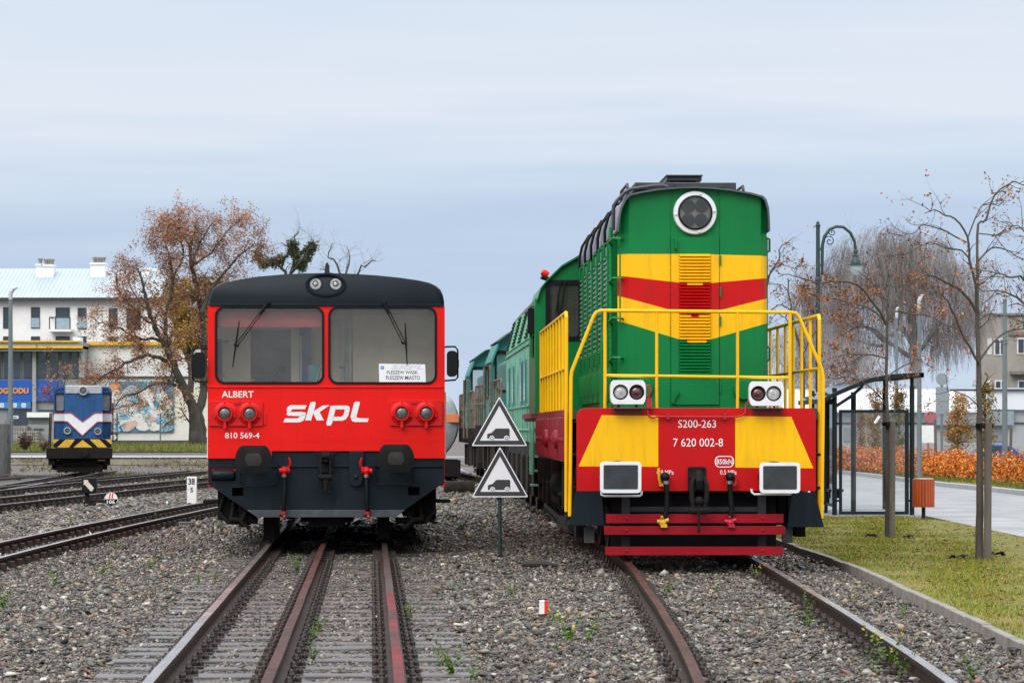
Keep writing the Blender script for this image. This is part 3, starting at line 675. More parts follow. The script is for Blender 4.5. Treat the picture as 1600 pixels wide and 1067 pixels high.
# headlight panels
def lamp_panel(x0, x1, y0, y1, lamps, tabx):
    b = MB(); b.prism(rrect(cu(x0), cu(x1), cz(y1), cz(y0), .02, 3), -.03, .0)
    b.box(cu(tabx-4), cu(tabx+4), -.05, -.03, cz(y0+5), cz(y0-1)); pnl = b.build('headlight_panel', REDD, car, bevel=.006)
    for lx, ly in lamps:
        l = MB(); c = (cu(lx), 0, cz(ly))
        l.lathe(c, (0, -1, 0), [(.148, .0301), (.148, .045), (.135, .055), (.118, .06), (.112, .088), (.1, .1), (.086, .1), (.083, .06)], 32)
        l.lathe(c, (0, -1, 0), [(.0845, .062), (.07, .078), (.045, .088), (.001, .092)], 28, 1)
        l.box(c[0]-.016, c[0]+.016, -.09, -.03, c[2]-.185, c[2]-.1); l.lathe((c[0], -.07, c[2]-.17), (0, -1, 0), [(.024, 0), (.024, .03)], 8)
        l.box(c[0]-.012, c[0]+.012, -.085, -.05, c[2]+.1, c[2]+.15)
        for s_ in (-1, 1): l.box(c[0]+s_*.125-.012, c[0]+s_*.125+.012, -.075, -.05, c[2]-.05, c[2]-.02)
        l.build('headlight', [REDD, LENSD], pnl)
lamp_panel(327, 411, 626.5, 665.5, ((352, 646), (390.5, 646)), 371); lamp_panel(608.5, 691.5, 625.5, 665, ((627.6, 645.3), (665.8, 645.3)), 647)
b = MB(); b.box(cu(412), cu(417), -.012, .0, cz(664), cz(645)); b.build('bracket', REDD, car, bevel=.003)
# roof lamp pair in an oval dark recess
b = MB(); b.prism(circ(cu(509), cz(444.8), .265, 40, .152), -.03, .02, holes=[circ(cu(509), cz(444.8), .232, 40, .122)]); b.prism(circ(cu(509), cz(444.8), .24, 40, .13), .012, .019, 1)
tl = b.build('roof_lamp', [ROOFM, BLACK], car, bevel=.006)
for lx in (493, 524.4):
    l = MB(); l.lathe((cu(lx), .012, cz(443.6)), (0, -1, 0), [(.097, 0), (.097, .012), (.09, .016), (.085, .006)], 28, 0); l.lathe((cu(lx), .012, cz(443.6)), (0, -1, 0), [(.088, .006), (.06, .016), (.03, .01), (.012, .02), (.001, .021)], 28, 1); l.build('lamp', [DGREY, LENS], tl)
# antenna, mirrors
b = MB(); b.prism([(cu(505.5), cz(429)), (cu(514.5), cz(429)), (cu(513.6), cz(412)), (cu(511.6), cz(406.5)), (cu(508.8), cz(406.5)), (cu(507), cz(412))], .5, .56); b.build('antenna', DGREY, car, bevel=.012)
def mirror(x0, x1, y0, y1, sx):
    b = MB(); b.prism(rrect(cu(x0), cu(x1), cz(y1), cz(y0), .05, 5), -.12, -.02); m = b.build('mirror', BLACK, car, bevel=.03, seg=3)
    t = MB(); a = x1 if sx < 0 else x0; e = 325.5 if sx < 0 else 695; o = x0 if sx < 0 else x1
    t.tube([(cu(e), .02, cz(y0-6)), (cu(a), -.02, cz(y0-6.5)), (cu(o+sx*-3), -.06, cz(y0-6.5)), (cu(o+sx*1), -.07, cz(y0-1)), (cu(o+sx*1), -.07, cz(y1+1)), (cu(o-sx*3), -.06, cz(y1+5)), (cu(a), -.02, cz(y1+6)), (cu(e), .02, cz(y1+6))], .012, 8)
    t.box(cu(o)+sx*.005-.02, cu(o)+sx*.005+.02, -.1, -.05, cz((y0+y1)/2)-.05, cz((y0+y1)/2)+.05)
    t.build('mirror_bracket', BLACK, m)
mirror(303.5, 322, 551, 591, -1); mirror(698, 714, 548, 588.5, 1)
for px in (323.8, 696.2):
    b = MB(); b.tube([(cu(px), .35, cz(716)), (cu(px), .35, cz(612))], .016, 8); b.build('door_handrail', WHITE, car)
# buffers
def buffer_(px, py):
    c = (cu(px), 0, cz(py)); b = MB(); b.lathe(c, (0, -1, 0), [(.1, 0), (.1, .35), (.075, .36), (.075, .5)], 20)
    poly = []
    for i in range(48):
        a = 2*math.pi*i/48; x, z = .236*math.cos(a), .236*math.sin(a); poly.append((c[0]+x, c[2]+max(-.18, min(.18, z))))
    b.prism(poly, -.545, -.5)
    dome = []
    inner = [(c[0]+(x-c[0])*.45, c[2]+(z-c[2])*.45) for x, z in poly]; o = len(b.v)
    b.v += [(x, -.545, z) for x, z in poly] + [(x, -.565, z) for x, z in inner]
    for i in range(48): b.f.append((o+i, o+(i+1) % 48, o+48+(i+1) % 48, o+48+i)); b.m.append(0)
    b.f.append(tuple(o+48+i for i in range(48))); b.m.append(1)
    return b.build('buffer', [mat('buffer_grease', (.006, .0058, .0058), .6, var=.4, scale=8, dirt=.6, dirtcol=(.02, .017, .015), spec=.2), mat('buffer_wear', (.02, .018, .015), .45, metal=.2, var=.4, scale=10)], car, bevel=.006)
buffer_(398.8, 717); buffer_(618, 715.5)
# skirt
hl, hr = [(cu(363), cz(775)), (cu(380), cz(775)), (cu(380), cz(762)), (cu(363), cz(762))], [(cu(638), cz(774)), (cu(655.5), cz(774)), (cu(655.5), cz(761)), (cu(638), cz(761))]
tk = [(cu(330.5), cz(750.5)), (cu(368), cz(750.5)), (cu(368), cz(731)), (cu(330.5), cz(731))]
b = MB(); b.prism([(cu(325.6), cz(716.2)), (cu(325.6), cz(756)), (cu(402), cz(808)), (cu(617), cz(808)), (cu(694), cz(754)), (cu(694), cz(716.2)), (cu(593.2), cz(716.2)), (cu(593.2), cz(704.7)), (cu(425.2), cz(704.7)), (cu(425.2), cz(716.2))], .035, .06, holes=[hl, hr, tk])
b.box(cu(425.2), cu(593.2), .005, .03, cz(729.5), cz(727)); b.box(cu(593), cu(692), .005, .03, cz(729.5), cz(728))
b.prism([(cu(386), cz(796.8)), (cu(402), cz(808)), (cu(617), cz(808)), (cu(633.5), cz(796.5))], .02, .032, 1)
b.prism([(cu(490), cz(704.7)), (cu(528), cz(704.7)), (cu(520), cz(716)), (cu(498), cz(716))], .015, .032, 0)
for pts in ([(325.6, 760), (325.6, 718), (345, 718), (345, 760)],):
    pass
b.box(cu(326), cu(694), .06, .3, cz(731), cz(716.5), 0)
skirt = b.build('skirt', [SLATE, mat('bare_steel_strip', (.09, .1, .11), .35, metal=.5, var=.3, scale=5, dirt=.5, dirtcol=(.05, .035, .025))], car, bevel=.004)
for h in (hl, hr, tk):
    b = MB(); x0, x1 = h[0][0], h[1][0]; z0, z1 = h[0][1], h[2][1]; b.box(x0-.02, x1+.02, .28, .3, z0-.02, z1+.02); b.box(x0-.02, x0, .06, .28, z0-.02, z1+.02); b.box(x1, x1+.02, .06, .28, z0-.02, z1+.02); b.box(x0, x1, .06, .28, z1, z1+.02)
    b.box(x0, x1, .06, .28, z0-.02, z0); b.build('step_recess', DARK, car)
b = MB(); b.lathe((cu(331), .03, cz(741.5)), (1, 0, 0), [(.02, 0), (.06, .015), (.073, .04), (.073, .26), (.06, .29), (.02, .305)], 18); b.lathe((cu(348), -.03, cz(741.5)), (0, -1, 0), [(.026, 0), (.026, .02)], 8); b.build('air_cylinder', SLATE, car)
# plates, tow arm, hand rails, coupling
b = MB(); x = cu(556); b.prism([(x-.088, cz(705))] + [(x+.088*math.cos(R(180+a)), cz(749)+.088*math.sin(R(180+a))) for a in range(0, 181, 15)] + [(x+.105, cz(705))], -.03, .004); b.lathe((x, -.03, cz(745)), (0, -1, 0), [(.03, 0), (.03, .02), (.012, .03)], 12); b.build('tow_arm', SLATE, car, bevel=.005)
for pts in ([(374.5, 735), (375.5, 757), (379, 760), (420, 758.5), (432, 756), (434.5, 748), (434.8, 726)], [(585.5, 726), (586, 750), (588, 755.5), (592, 757.5), (641, 757), (644, 752), (644.5, 731)]):
    b = MB(); b.tube([(cu(a), -.06, cz(c)) for a, c in pts], .012, 8); b.tube([(cu(pts[0][0]), .04, cz(pts[0][1])), (cu(pts[0][0]), -.06, cz(pts[0][1]))], .012, 8); b.tube([(cu(pts[-1][0]), .04, cz(pts[-1][1])), (cu(pts[-1][0]), -.06, cz(pts[-1][1]))], .012, 8); b.build('handrail', SLATE, car)
b = MB(); x = cu(509)
b.box(x-.1, x+.1, -.02, .03, cz(738), cz(707), 0)
b.lathe((x, -.02, cz(716)), (0, -1, 0), [(.07, 0), (.06, .16), (.045, .2)], 12); b.lathe((x-.05, -.2, cz(712)), (1, 0, 0), [(.05, 0), (.05, .1)], 12)
for s_ in (-1, 1):
    b.tube([(x+s_*.035, -.2, cz(713)), (x+s_*.062, -.2, cz(722)), (x+s_*.062, -.2, cz(742)), (x+s_*.045, -.2, cz(747))], .016, 8)
    b.tube([(x+s_*.045, -.2, cz(747)), (x+s_*.06, -.18, cz(754)), (x+s_*.05, -.17, cz(769)), (x+s_*.02, -.17, cz(770.5))], .02, 8)
b.lathe((x-.09, -.2, cz(745)), (1, 0, 0), [(.03, 0), (.04, .02), (.04, .16), (.03, .18)], 10); b.tube([(x, -.2, cz(742)), (x, -.2, cz(766))], .026, 8); b.box(x-.035, x+.035, -.22, -.18, cz(754), cz(748))
b.build('coupling', DARK, car, bevel=.003)
def air_hose(px, top, bot, lean, lev):
    c = MB(); p = lambda a, y, d: (cu(a), d, cz(y))
    c.tube([p(px, top+9, -.11), p(px+.8, top+30, -.13), p(px+lean*.3, top+50, -.14), p(px+lean, bot-8, -.12)], .032, 12)
    for y in (top+12, bot-12): c.lathe(p(px+(lean*.8 if y > top+20 else 0), y, -.115), (0, 0, 1), [(.036, 0), (.036, .03)], 10, 1)
    h = c.build('air_hose', [BLACK, STEEL], car)
    v = MB(); v.lathe(p(px-8, top+2, -.1), (1, 0, 0), [(.03, 0), (.036, .01), (.036, .05), (.026, .06), (.026, .1), (.036, .11), (.036, .14)], 12)
    v.ball(p(px, top+2, -.1), .05, 12); v.tube([p(px, top-4, -.09), p(px, top+10, -.11)], .032, 10); v.tube([p(px+lev*5, top, -.1), p(px+lev*9, top-6, -.12), p(px+lev*9.5, top-12, -.13), p(px+lev*7.5, top-19, -.13)], [.014, .014, .014, .01], 8); v.box(cu(px)-.03, cu(px)+.03, -.06, .035, cz(top+5), cz(top-2))
    v.lathe(p(px+lev*5, top-1, -.1), (0, -1, 0), [(.03, -.02), (.03, .04)], 8); v.build('valve', REDD, h)
    e = MB(); q = p(px+lean, bot-3, -.11); e.ball(q, .05, 10, sc=(.9, .9, 1.1)); e.tube([q, (q[0]-.05, q[1]-.02, q[2]-.03)], .02, 6); e.tube([q, (q[0]+.02, q[1]-.05, q[2]-.055)], [.03, .02], 8); e.box(q[0]-.055, q[0]-.01, q[1]-.05, q[1]-.01, q[2]-.01, q[2]+.04)
    e.build('hose_head', mat('dark_red_metal', (.22, .012, .016), .45, dirt=.4), h)
air_hose(444.5, 733, 805, -1, 1); air_hose(572.5, 733.5, 805.5, 1.8, -1)
# lettering
text('lettering', 'ALBERT', cu(347), cu(396.6), cz(621), cz(611), -.002, LET, car, .012, .003)
text('lettering', '810 569-4', cu(352.2), cu(405.6), cz(684.8), cz(675.6), -.002, LET, car, .01, .003)
LG = MB()
def lp(zx, zy): return (cu(290+zx*.28125), cz(390+zy*.28125))
def strokes(pts): LG.prism([lp(*q) for q in pts], -.004, .0)
# skpl logo, traced stroke by stroke
strokes([(582, 864), (673, 864), (663, 886), (592, 886), (585, 900), (565, 903), (562, 890), (568, 874)])
strokes([(565, 903), (640, 900), (668, 905), (668, 915), (640, 924), (570, 922), (562, 915)])
strokes([(640, 920), (668, 912), (663, 936), (650, 952), (632, 959), (543, 959), (553, 937), (622, 937), (633, 930)])
strokes([(692, 852), (700, 845), (722, 846), (722, 860), (697, 950), (688, 948), (664, 948), (668, 935)])
strokes([(712, 896), (762, 866), (800, 864), (744, 902), (768, 948), (728, 948), (709, 908)])
strokes([(806, 868), (830, 866), (838, 866), (813, 965), (806, 977), (786, 977), (782, 965)])
strokes([(836, 866), (900, 866), (911, 874), (912, 890), (905, 886), (890, 887), (830, 887)])
strokes([(886, 886), (912, 888), (903, 922), (890, 942), (872, 950), (814, 950), (820, 928), (864, 928), (876, 920)])
strokes([(936, 850), (945, 844), (968, 845), (966, 860), (948, 928), (955, 934), (920, 940), (916, 925)])
strokes([(919, 938), (948, 932), (965, 936), (1017, 937), (1011, 957), (940, 957), (925, 952)])
LG.build('emblem', LET, car, merge=False)
# underframe and wheels
b = MB(); b.box(-1.2, 1.2, .4, 13.6, .55, .95); b.box(-.35, .35, .5, 3.4, .28, .5); b.box(-1.35, -1.0, .7, 3.2, .35, .8); b.box(1.0, 1.35, .6, 3.2, .35, .8); b.box(-.24, .24, .3, .55, .22, .36)
for s_ in (-1, 1):
    b.box(s_*1.02-.06, s_*1.02+.06, 1.0, 4.4, .45, .62); b.lathe((s_*1.1, 2.2, .47), (1, 0, 0), [(.13, -.1), (.13, .1)], 14)
    b.box(s_*1.45-.18, s_*1.45+.18, .5, .9, cz(787), cz(782)); b.tube([(s_*1.2, .4, .55), (s_*1.25, .3, .32), (s_*.9, .3, .3)], .045, 8); b.tube([(s_*1.35, .5, .6), (s_*1.42, .45, .42), (s_*1.3, .4, .28), (s_*1.0, .4, .27)], .03, 8)
    b.tube([(s_*1.05, .2, .42), (s_*1.12, .2, .3), (s_*1.0, .2, .2)], .03, 8); b.box(s_*1.1-.05, s_*1.1+.05, .3, .45, .22, .5)
b.box(-1.5, 1.5, 6, 9, .3, .7)
for s_ in (-1, 1): b.box(s_*1.3-.18, s_*1.3+.18, 3.6, 12.5, .18, .72); b.box(s_*1.28-.16, s_*1.28+.16, .55, 1.6, .3, .85); b.lathe((s_*1.28, 1.0, .42), (0, 1, 0), [(.13, -.5), (.15, -.45), (.15, .8)], 14)  # long outer boxes are added to keep light from reaching under the car
b.build('underframe', DARK, car, bevel=.01)
for v in (2.2, 10.6):
    b = MB()
    for s_ in (-1, 1): b.lathe((s_*.68, v, .42), (s_, 0, 0), [(.44, -.0), (.44, .02), (.42, .03), (.415, .13), (.36, .135), (.34, .1), (.12, .09), (.1, .14)], 36)
    b.lathe((-.7, v, .42), (1, 0, 0), [(.07, 0), (.07, 1.4)], 12); b.build('wheelset', mat('wheel_steel', (.03, .026, .024), .5, metal=.3, var=.4), car)
# wheel guards in front of the first axle
for s_ in (-1, 1): b = MB(); b.box(s_*.755-.09, s_*.755+.07, .7, .76, .04, .5); b.build('rail_guard', DARK, car, bevel=.008)
# ================================================================ GREEN AND YELLOW DIESEL
LX0, LY0, LYAW = 2.105, 34.1, .03
loco = thing('diesel_locomotive', 'green diesel locomotive with yellow and red chevrons and yellow handrails', 'locomotive', (LX0, LY0, 0), LYAW)
def lu(px, v=0): Y = LY0+v; return (px-800)*Y/F - LX0 + LYAW*v
def lz(py, v=0): return CH + (HZ-py)*(LY0+v)/F
def lp3(px, py, v): return (lu(px, v), v, lz(py, v))
# buffer beam
x0, x1, zt, zb = lu(900.7), lu(1275.5), lz(637.5), lz(767)
top = rrect(x0, x1, zb-.3, zt, .1, 6)
beam = [p for p in top if p[1] > zb] ; beam = [(x1, zb)] + [p for p in beam] + [(x0, zb)]
b = MB(); b.prism(beam, .0, .05); b.box(x0+.05, x1-.05, .05, .4, zb, zt-.1); bb = b.build('buffer_beam', RED2, loco, bevel=.005)
for poly in ([(940, 648.5), (1028.4, 649.3), (1028.4, 729), (903.8, 728.4)], [(1149, 650), (1237, 651), (1271.5, 731.5), (1149, 730.3)]):
    b = MB(); b.prism([(lu(x), lz(y)) for x, y in poly], -.003, 0); b.build('yellow_panel', YEL, bb)
text('lettering', 'S200-263', lu(1059.6), lu(1118.8), lz(668), lz(656), -.002, LET, bb, .0, .003)
text('lettering', '7 620 002-8', lu(1051.7), lu(1129.7), lz(697.5), lz(684.8), -.002, LET, bb, .0, .003)
text('lettering', '850kN', lu(1119.5), lu(1144.5), lz(725.3), lz(717), -.002, LET, bb, .01, .003)
text('lettering', '0,9 MPa', lu(1026.3), lu(1052.4), lz(742.2), lz(734.2), -.002, LET, bb, .0, .003)
text('lettering', '0,5 MPa', lu(1125.3), lu(1151), lz(742.2), lz(734.2), -.002, LET, bb, .0, .003)
b = MB(); b.prism(rrect(lu(1117), lu(1147), lz(730), lz(712), .055, 5), -.003, 0, holes=[rrect(lu(1118.6), lu(1145.4), lz(728.6), lz(713.4), .045, 5)]); b.build('lettering_frame', LET, bb)
for a, c in ((957.5, 1004), (1175.5, 1222)):
    b = MB(); b.box(lu(a), lu(c), -.16, .0, lz(639), lz(637)); b.box(lu(a), lu(c), -.01, -.0005, lz(647.5), lz(639)); b.build('lamp_shelf', mat('maroon_paint', (.17, .008, .01), .4, var=.15, dirt=.4), loco, bevel=.003)
# black lower corner plates, snow guard bars
for poly in ([(899.8, 767.4), (939.9, 767.4), (944, 820.5), (889, 820)], [(1237.6, 768.5), (1274.5, 769.5), (1288.5, 823.5), (1230.6, 823)]):
    b = MB(); q = [(lu(x), lz(y)) for x, y in poly]; b.prism(q, .005, .03); xs = [p[0] for p in q]
    b.box(min(xs), max(xs), .03, .5, min(p[1] for p in q), min(p[1] for p in q)+.03); b.build('step_plate', SLATE, loco, bevel=.004)
b = MB()
for a, c in ((972, 985), (1186, 1199)): b.box(lu(a), lu(c), .1, .16, lz(855), lz(765))
b.box(lu(980), lu(1190), .12, .15, lz(800), lz(792))
guard = b.build('snow_guard', DGREY, loco, bevel=.004)
for a, c, y0, y1, v in ((946.6, 1224.6, 803, 817, -.08), (943.7, 1226.7, 821.7, 835, -.14), (945.4, 1223.8, 853.7, 867, -.06)):
    b = MB(); b.box(lu(a, v), lu(c, v), v, v+.014, lz(y1, v), lz(y0, v)); b.box(lu(a, v), lu(c, v), v+.014, v+.12, lz(y0, v)-.012, lz(y0, v)-.002)
    for px in (979, 1192): b.lathe((lu(px, v), v, lz((y0+y1)/2, v)), (0, -1, 0), [(.018, 0), (.018, .008), (.008, .014)], 8)
    b.box(lu(974), lu(983), v+.016, .1, lz(y1, v)+.01, lz(y1, v)+.06); b.box(lu(1188), lu(1197), v+.016, .1, lz(y1, v)+.01, lz(y1, v)+.06)
    b.build('guard_bar', mat('guard_red', (.32, .006, .016), .35, var=.15, scale=4, dirt=.4, dirtcol=(.12, .015, .015), spec=.2), guard, bevel=.003)
# buffers
def lbuf(x0, x1, y0, y1, side):
    v = -.62; c = (lu((x0+x1)/2, v), lz((y0+y1)/2, v)); b = MB()
    b.lathe((c[0], 0, c[1]), (0, -1, 0), [(.18, 0), (.18, .06), (.13, .07), (.13, .4), (.1, .41), (.1, .58)], 20, 2)
    o = rrect(lu(x0, v), lu(x1, v), lz(y1, v), lz(y0, v), .045, 5); i = rrect(lu(x0+5.4, v), lu(x1-5.4, v), lz(y1-6, v), lz(y0+5.4, v), .012, 3)
    b.prism(o, v, v+.05, holes=[i]); b.prism(i, v-.004, v+.045, 1)
    bl = b.build('buffer', [WHITE, mat('buffer_plate', (.03, .034, .038), .42, var=.35, scale=5, dirt=.6, dirtcol=(.012, .012, .012)), DARK], loco, bevel=.006)
    t = MB(); q = [(x0+2, y1-5), (x0+2, y1+2.5), (x0+6, y1+4.5), (x1-3, y1+4.5), (x1, y1+3), (x1+.6, y1-3)] if side < 0 else [(x0-13.5, y1-7), (x0-12.5, y1-2), (x0-9, y1+1.5), (x1-16, y1+1.5), (x1-13.6, y1-.5), (x1-13.4, y1-6)]
    t.tube([lp3(a, d, v+.1) for a, d in q], .013, 8); t.build('hand_hold', WHITE, bl)
lbuf(937.6, 1002, 721, 770, -1); lbuf(1187.4, 1251, 722.5, 770.5, 1)
# twin lamps
def lamp(x0, x1, y0, y1, cl, rd):
    v = -.1; b = MB(); X0, X1, Z0, Z1 = lu(x0, v), lu(x1, v), lz(y1, v), lz(y0, v); k = .07
    poly = [(X0+.035, Z0), (X1-.035, Z0), (X1-.012, Z0+.025), (X1, Z0+k), (X1, Z1-k), (X1-.012, Z1-.025), (X1-.035, Z1), (X0+.035, Z1), (X0+.012, Z1-.025), (X0, Z1-k), (X0, Z0+k), (X0+.012, Z0+.025)]
    cz0 = lz((y0+y1)/2, v)
    holes = [circ(lu(q, v), cz0, .088, 26) for q in (cl, rd)]
    b.prism(poly, v, v+.1, holes=holes); b.prism([(x*.96+(X0+X1)/2*.04, z*.96+cz0*.04) for x, z in poly], v+.101, v+.2)
    b.tube([(X0+.1, v+.1, Z0), (X0+.1, .0, lz(640))], .015, 6, 1); b.tube([(X1-.1, v+.1, Z0), (X1-.1, .0, lz(640))], .015, 6, 1)
    h = b.build('headlight', [WHITE, RUST], loco, bevel=.005)
    for q, m in ((cl, LENS), (rd, LENSR)):
        l = MB(); l.lathe((lu(q, v), v+.09, cz0), (0, -1, 0), [(.0895, 0), (.0895, .05), (.078, .052), (.076, .04)], 26, 0); l.lathe((lu(q, v), v+.09, cz0), (0, -1, 0), [(.077, .035), (.06, .052), (.03, .06), (.012, .062), (.001, .066)], 24, 1); l.build('lens', [DGREY, m], h)
lamp(953.5, 1009, 594, 631.6, 969.5, 994.8); lamp(1171, 1225.5, 595.8, 634, 1209.6, 1185.2)
b = MB(); v = -.05
b.tube([lp3(x, y, v) for x, y in ((1009, 603), (1013, 602), (1015.5, 610), (1013, 622))], .012, 6); b.box(lu(1009.5), lu(1017.5), v-.03, v+.03, lz(638), lz(622))
b.tube([lp3(x, y, v) for x, y in ((1013, 638), (1011.5, 645), (1016, 652), (1024, 653)) ], .012, 6); b.tube([lp3(x, y, v) for x, y in ((1024, 651), (1148, 651.5), (1158, 650))], .011, 6)
b.tube([lp3(x, y, v) for x, y in ((1158, 650), (1165, 645), (1166, 632), (1172, 624))], .012, 6)
for px in (1043, 1132): b.box(lu(px-2), lu(px+2), v-.01, .0, lz(655), lz(646))
b.build('cable', mat('cable_red', (.4, .01, .02), .4), loco)
# coupling
b = MB(); x = lu(1088.5); v = -.05
b.prism(rrect(lu(1074.5), lu(1103), lz(767), lz(729), .02, 3), -.03, .0)
for sx in (-1, 1):
    for sz in (732.5, 745, 762): b.lathe((x+sx*.078, -.03, lz(sz)), (0, -1, 0), [(.014, 0), (.014, .014)], 6)
b.lathe((x, -.03, lz(748)), (0, -1, 0), [(.075, 0), (.06, .2), (.05, .26)], 14)
b.tube([(x, -.22, lz(739)), (x, -.3, lz(741)), (x, -.33, lz(750)), (x, -.3, lz(760)), (x, -.22, lz(762))], .04, 10)
for s_ in (-1, 1):
    b.tube([(x+s_*.02, -.27, lz(744)), (x+s_*.062, -.28, lz(748)), (x+s_*.085, -.3, lz(758)), (x+s_*.085, -.3, lz(775)), (x+s_*.07, -.3, lz(785))], [.026, .028, .03, .03, .032], 10)
    b.tube([(x+s_*.07, -.3, lz(785)), (x+s_*.06, -.3, lz(795)), (x+s_*.045, -.3, lz(803))], [.026, .03, .02], 8)
b.lathe((x-.12, -.3, lz(796)), (1, 0, 0), [(.03, 0), (.045, .02), (.04, .08), (.04, .16), (.045, .22), (.03, .24)], 10)
b.tube([(x, -.3, lz(776)), (x, -.3, lz(802))], .032, 10); b.ball((x, -.32, lz(781)), .05, 10); b.tube([(x, -.3, lz(800)), (x-.005, -.31, lz(828))], [.016, .013], 8); b.ball((x, -.31, lz(828)), .02, 8)
b.build('coupling', DARK, loco, bevel=.003)
def lhose(pts, top, hm, hx):
    c = MB(); c.tube([lp3(a, d, -.16) for a, d in pts], .03, 12); c.lathe(lp3(pts[0][0], pts[0][1]+3, -.16), (0, 0, 1), [(.036, 0), (.036, .035)], 10, 1)
    c.ball(lp3(top[0], top[1], -.12), .055, 10, 0); c.lathe((lu(top[0]), .0, lz(top[1])), (0, -1, 0), [(.05, 0), (.04, .14)], 10, 0); c.box(lu(top[0]-5), lu(top[0]+5), -.16, -.08, lz(top[1]+1), lz(top[1]-4.5), 0)
    h = c.build('air_hose', [BLACK, STEEL], loco)
    e = MB(); q = lp3(pts[-1][0], pts[-1][1]+2, -.17); e.ball(q, .045, 10, sc=(1, 1, 1.1)); e.tube([(q[0]-.06, q[1], q[2]+.01), (q[0]+.07, q[1], q[2]+.03)], .022, 8); e.box(q[0]-.02, q[0]+.05, q[1]-.04, q[1]+.02, q[2]-.055, q[2]-.02); e.tube([q, (q[0]-.01, q[1]-.04, q[2]+.07)], .016, 6); e.build('hose_head', hm, h)
    k = MB(); k.tube([lp3(a, d, -.1) for a, d in hx], [.016, .018, .014][:len(hx)] if len(hx) == 3 else .016, 8); k.box(lu(hx[-1][0]-3), lu(hx[-1][0]+3), -.11, -.02, lz(hx[-1][1]+2), lz(hx[-1][1]-2)); k.build('valve_handle', hm, h)
lhose([(1040.5, 753), (1042, 772), (1042, 795), (1038, 808), (1035, 814)], (1039, 745), mat('hose_yellow', (.75, .42, .02), .4, dirt=.3), [(1029, 731), (1029.5, 746), (1032, 757)])
lhose([(1140, 753), (1141.5, 772), (1143, 795), (1142, 808), (1141, 814)], (1141, 745), mat('hose_red', (.5, .01, .03), .4, dirt=.3), [(1150, 746), (1150, 756), (1146, 757)])

# front and side handrails
b = MB(); v = .03; r = .021
b.tube([lp3(x, y, v) for x, y in ((890, 806), (891, 720), (891.5, 640), (892, 590), (893.5, 579), (927.5, 494), (932, 488), (939, 485.4), (1085, 486.5), (1236, 487.8), (1244, 489.5), (1249, 495), (1284, 575), (1287, 588), (1286.5, 660), (1284.5, 810))], r, 10)
for px in (945, 1026, 1152.6, 1235):
    b.tube([lp3(px, 486, v), lp3(px, 637.5, v)], r*.95 if px in (945, 1235) else r*.85, 10)
b.tube([lp3(945, 586.5, v), lp3(1235, 590, v)], r*.85, 10); b.build('front_handrail', YEL, loco)
def side_rail(u, vs, zt, zm, zb, posts, name='side_handrail', front_z=None, mats=YEL, r=.019, par=None):
    b = MB(); b.tube([(u, vs[0], front_z if front_z is not None else zb), (u, vs[0], zt-.05), (u, vs[0]+.05, zt), (u, vs[1], zt), (u, vs[1], zb)], r*1.15, 10); b.tube([(u, vs[0], zm), (u, vs[1], zm)], r, 8)
    for i in range(1, posts): 
        v = vs[0]+(vs[1]-vs[0])*i/posts; b.tube([(u, v, zb), (u, v, zt)], r, 8)
    return b.build(name, mats, par or loco)
ul = lu(884.6, .15); ur = lu(1281, .15)
side_rail(ul, (.15, 7.4), 2.84, 2.2, 1.73, 9, front_z=lz(799, .15)); side_rail(ur, (.15, 7.4), 2.81, 2.2, 1.73, 9, front_z=lz(799, .15))
# platform and side sills with their red battery boxes
b = MB(); b.box(-1.4, 1.4, .05, 16.6, 1.62, 1.72); b.build('platform', mat('platform_green', (.01, .05, .02), .5), loco)
for s_ in (-1, 1):
    b = MB(); b.box(s_*1.42-.03, s_*1.42+.03, .45, 16.2, 1.66, 1.75)
    for k in range(6):
        v0 = .9+k*1.42; b.box(s_*1.43-.04, s_*1.43+.04, v0, v0+1.36, 1.12, 1.655)
        for d in (.12, .66, 1.2): b.box(s_*1.475-.012, s_*1.475+.012, v0+d, v0+d+.06, 1.14, 1.64)
        b.box(s_*1.475-.012, s_*1.475+.012, v0+.1, v0+1.28, 1.36, 1.40)
        if k in (1, 3): b.lathe((s_*1.47, v0-.03, 1.38), (s_, 0, 0), [(.12, 0), (.12, .05), (.05, .09)], 14)
    b.build('side_locker', mat('locker_red', (.26, .008, .016), .42, var=.15, scale=3, dirt=.5, dirtcol=(.09, .02, .02), streak=True), loco, bevel=.006)
    b = MB()                                          # entry steps in the corner
    for k, z in enumerate((.42, .82, 1.2)): b.box(s_*1.33-.12, s_*1.33+.12, .12, .6, z, z+.03)
    b.box(s_*1.2-.01, s_*1.2+.01, .1, .62, .4, 1.6); b.box(s_*1.45-.01, s_*1.45+.01, .55, .65, .4, 1.66); b.build('step', SLATE, loco)
# hood
HV = 1.15; HE = 9.45
hu = lambda px: lu(px, HV); hz = lambda py: lz(py, HV)
HL, HR = hu(965.5), hu(1199.8); CL, CR = hu(982.5), hu(1189); DL, DR = hu(1047), hu(1125); CX = hu(1085.5)
arcp = [(965.5, 364), (967.5, 345), (971, 328), (977, 315), (984, 307.5), (1000, 303.5), (1030, 298.5), (1060, 296), (1085, 295.3), (1112, 296.4), (1140, 299.4), (1170, 304.4), (1189, 309.5), (1194, 315), (1198, 328), (1199.3, 345), (1199.8, 364)]
ARC = [(hu(x), hz(y)) for x, y in arcp]
def arcz(u):
    for (a, z), (c, y) in zip(ARC, ARC[1:]):
        if a <= u <= c: return z + (y-z)*(u-a)/max(c-a, 1e-6)
    return ARC[-1][1]
zbot = 1.722
b = MB(); b.prism([(HL+.02, zbot), (HR-.02, zbot)] + [(min(max(u, HL+.02), HR-.02), z-.01) for u, z in ARC[::-1]], HV+.07, HE); hood = b.build('hood', GRN, loco)
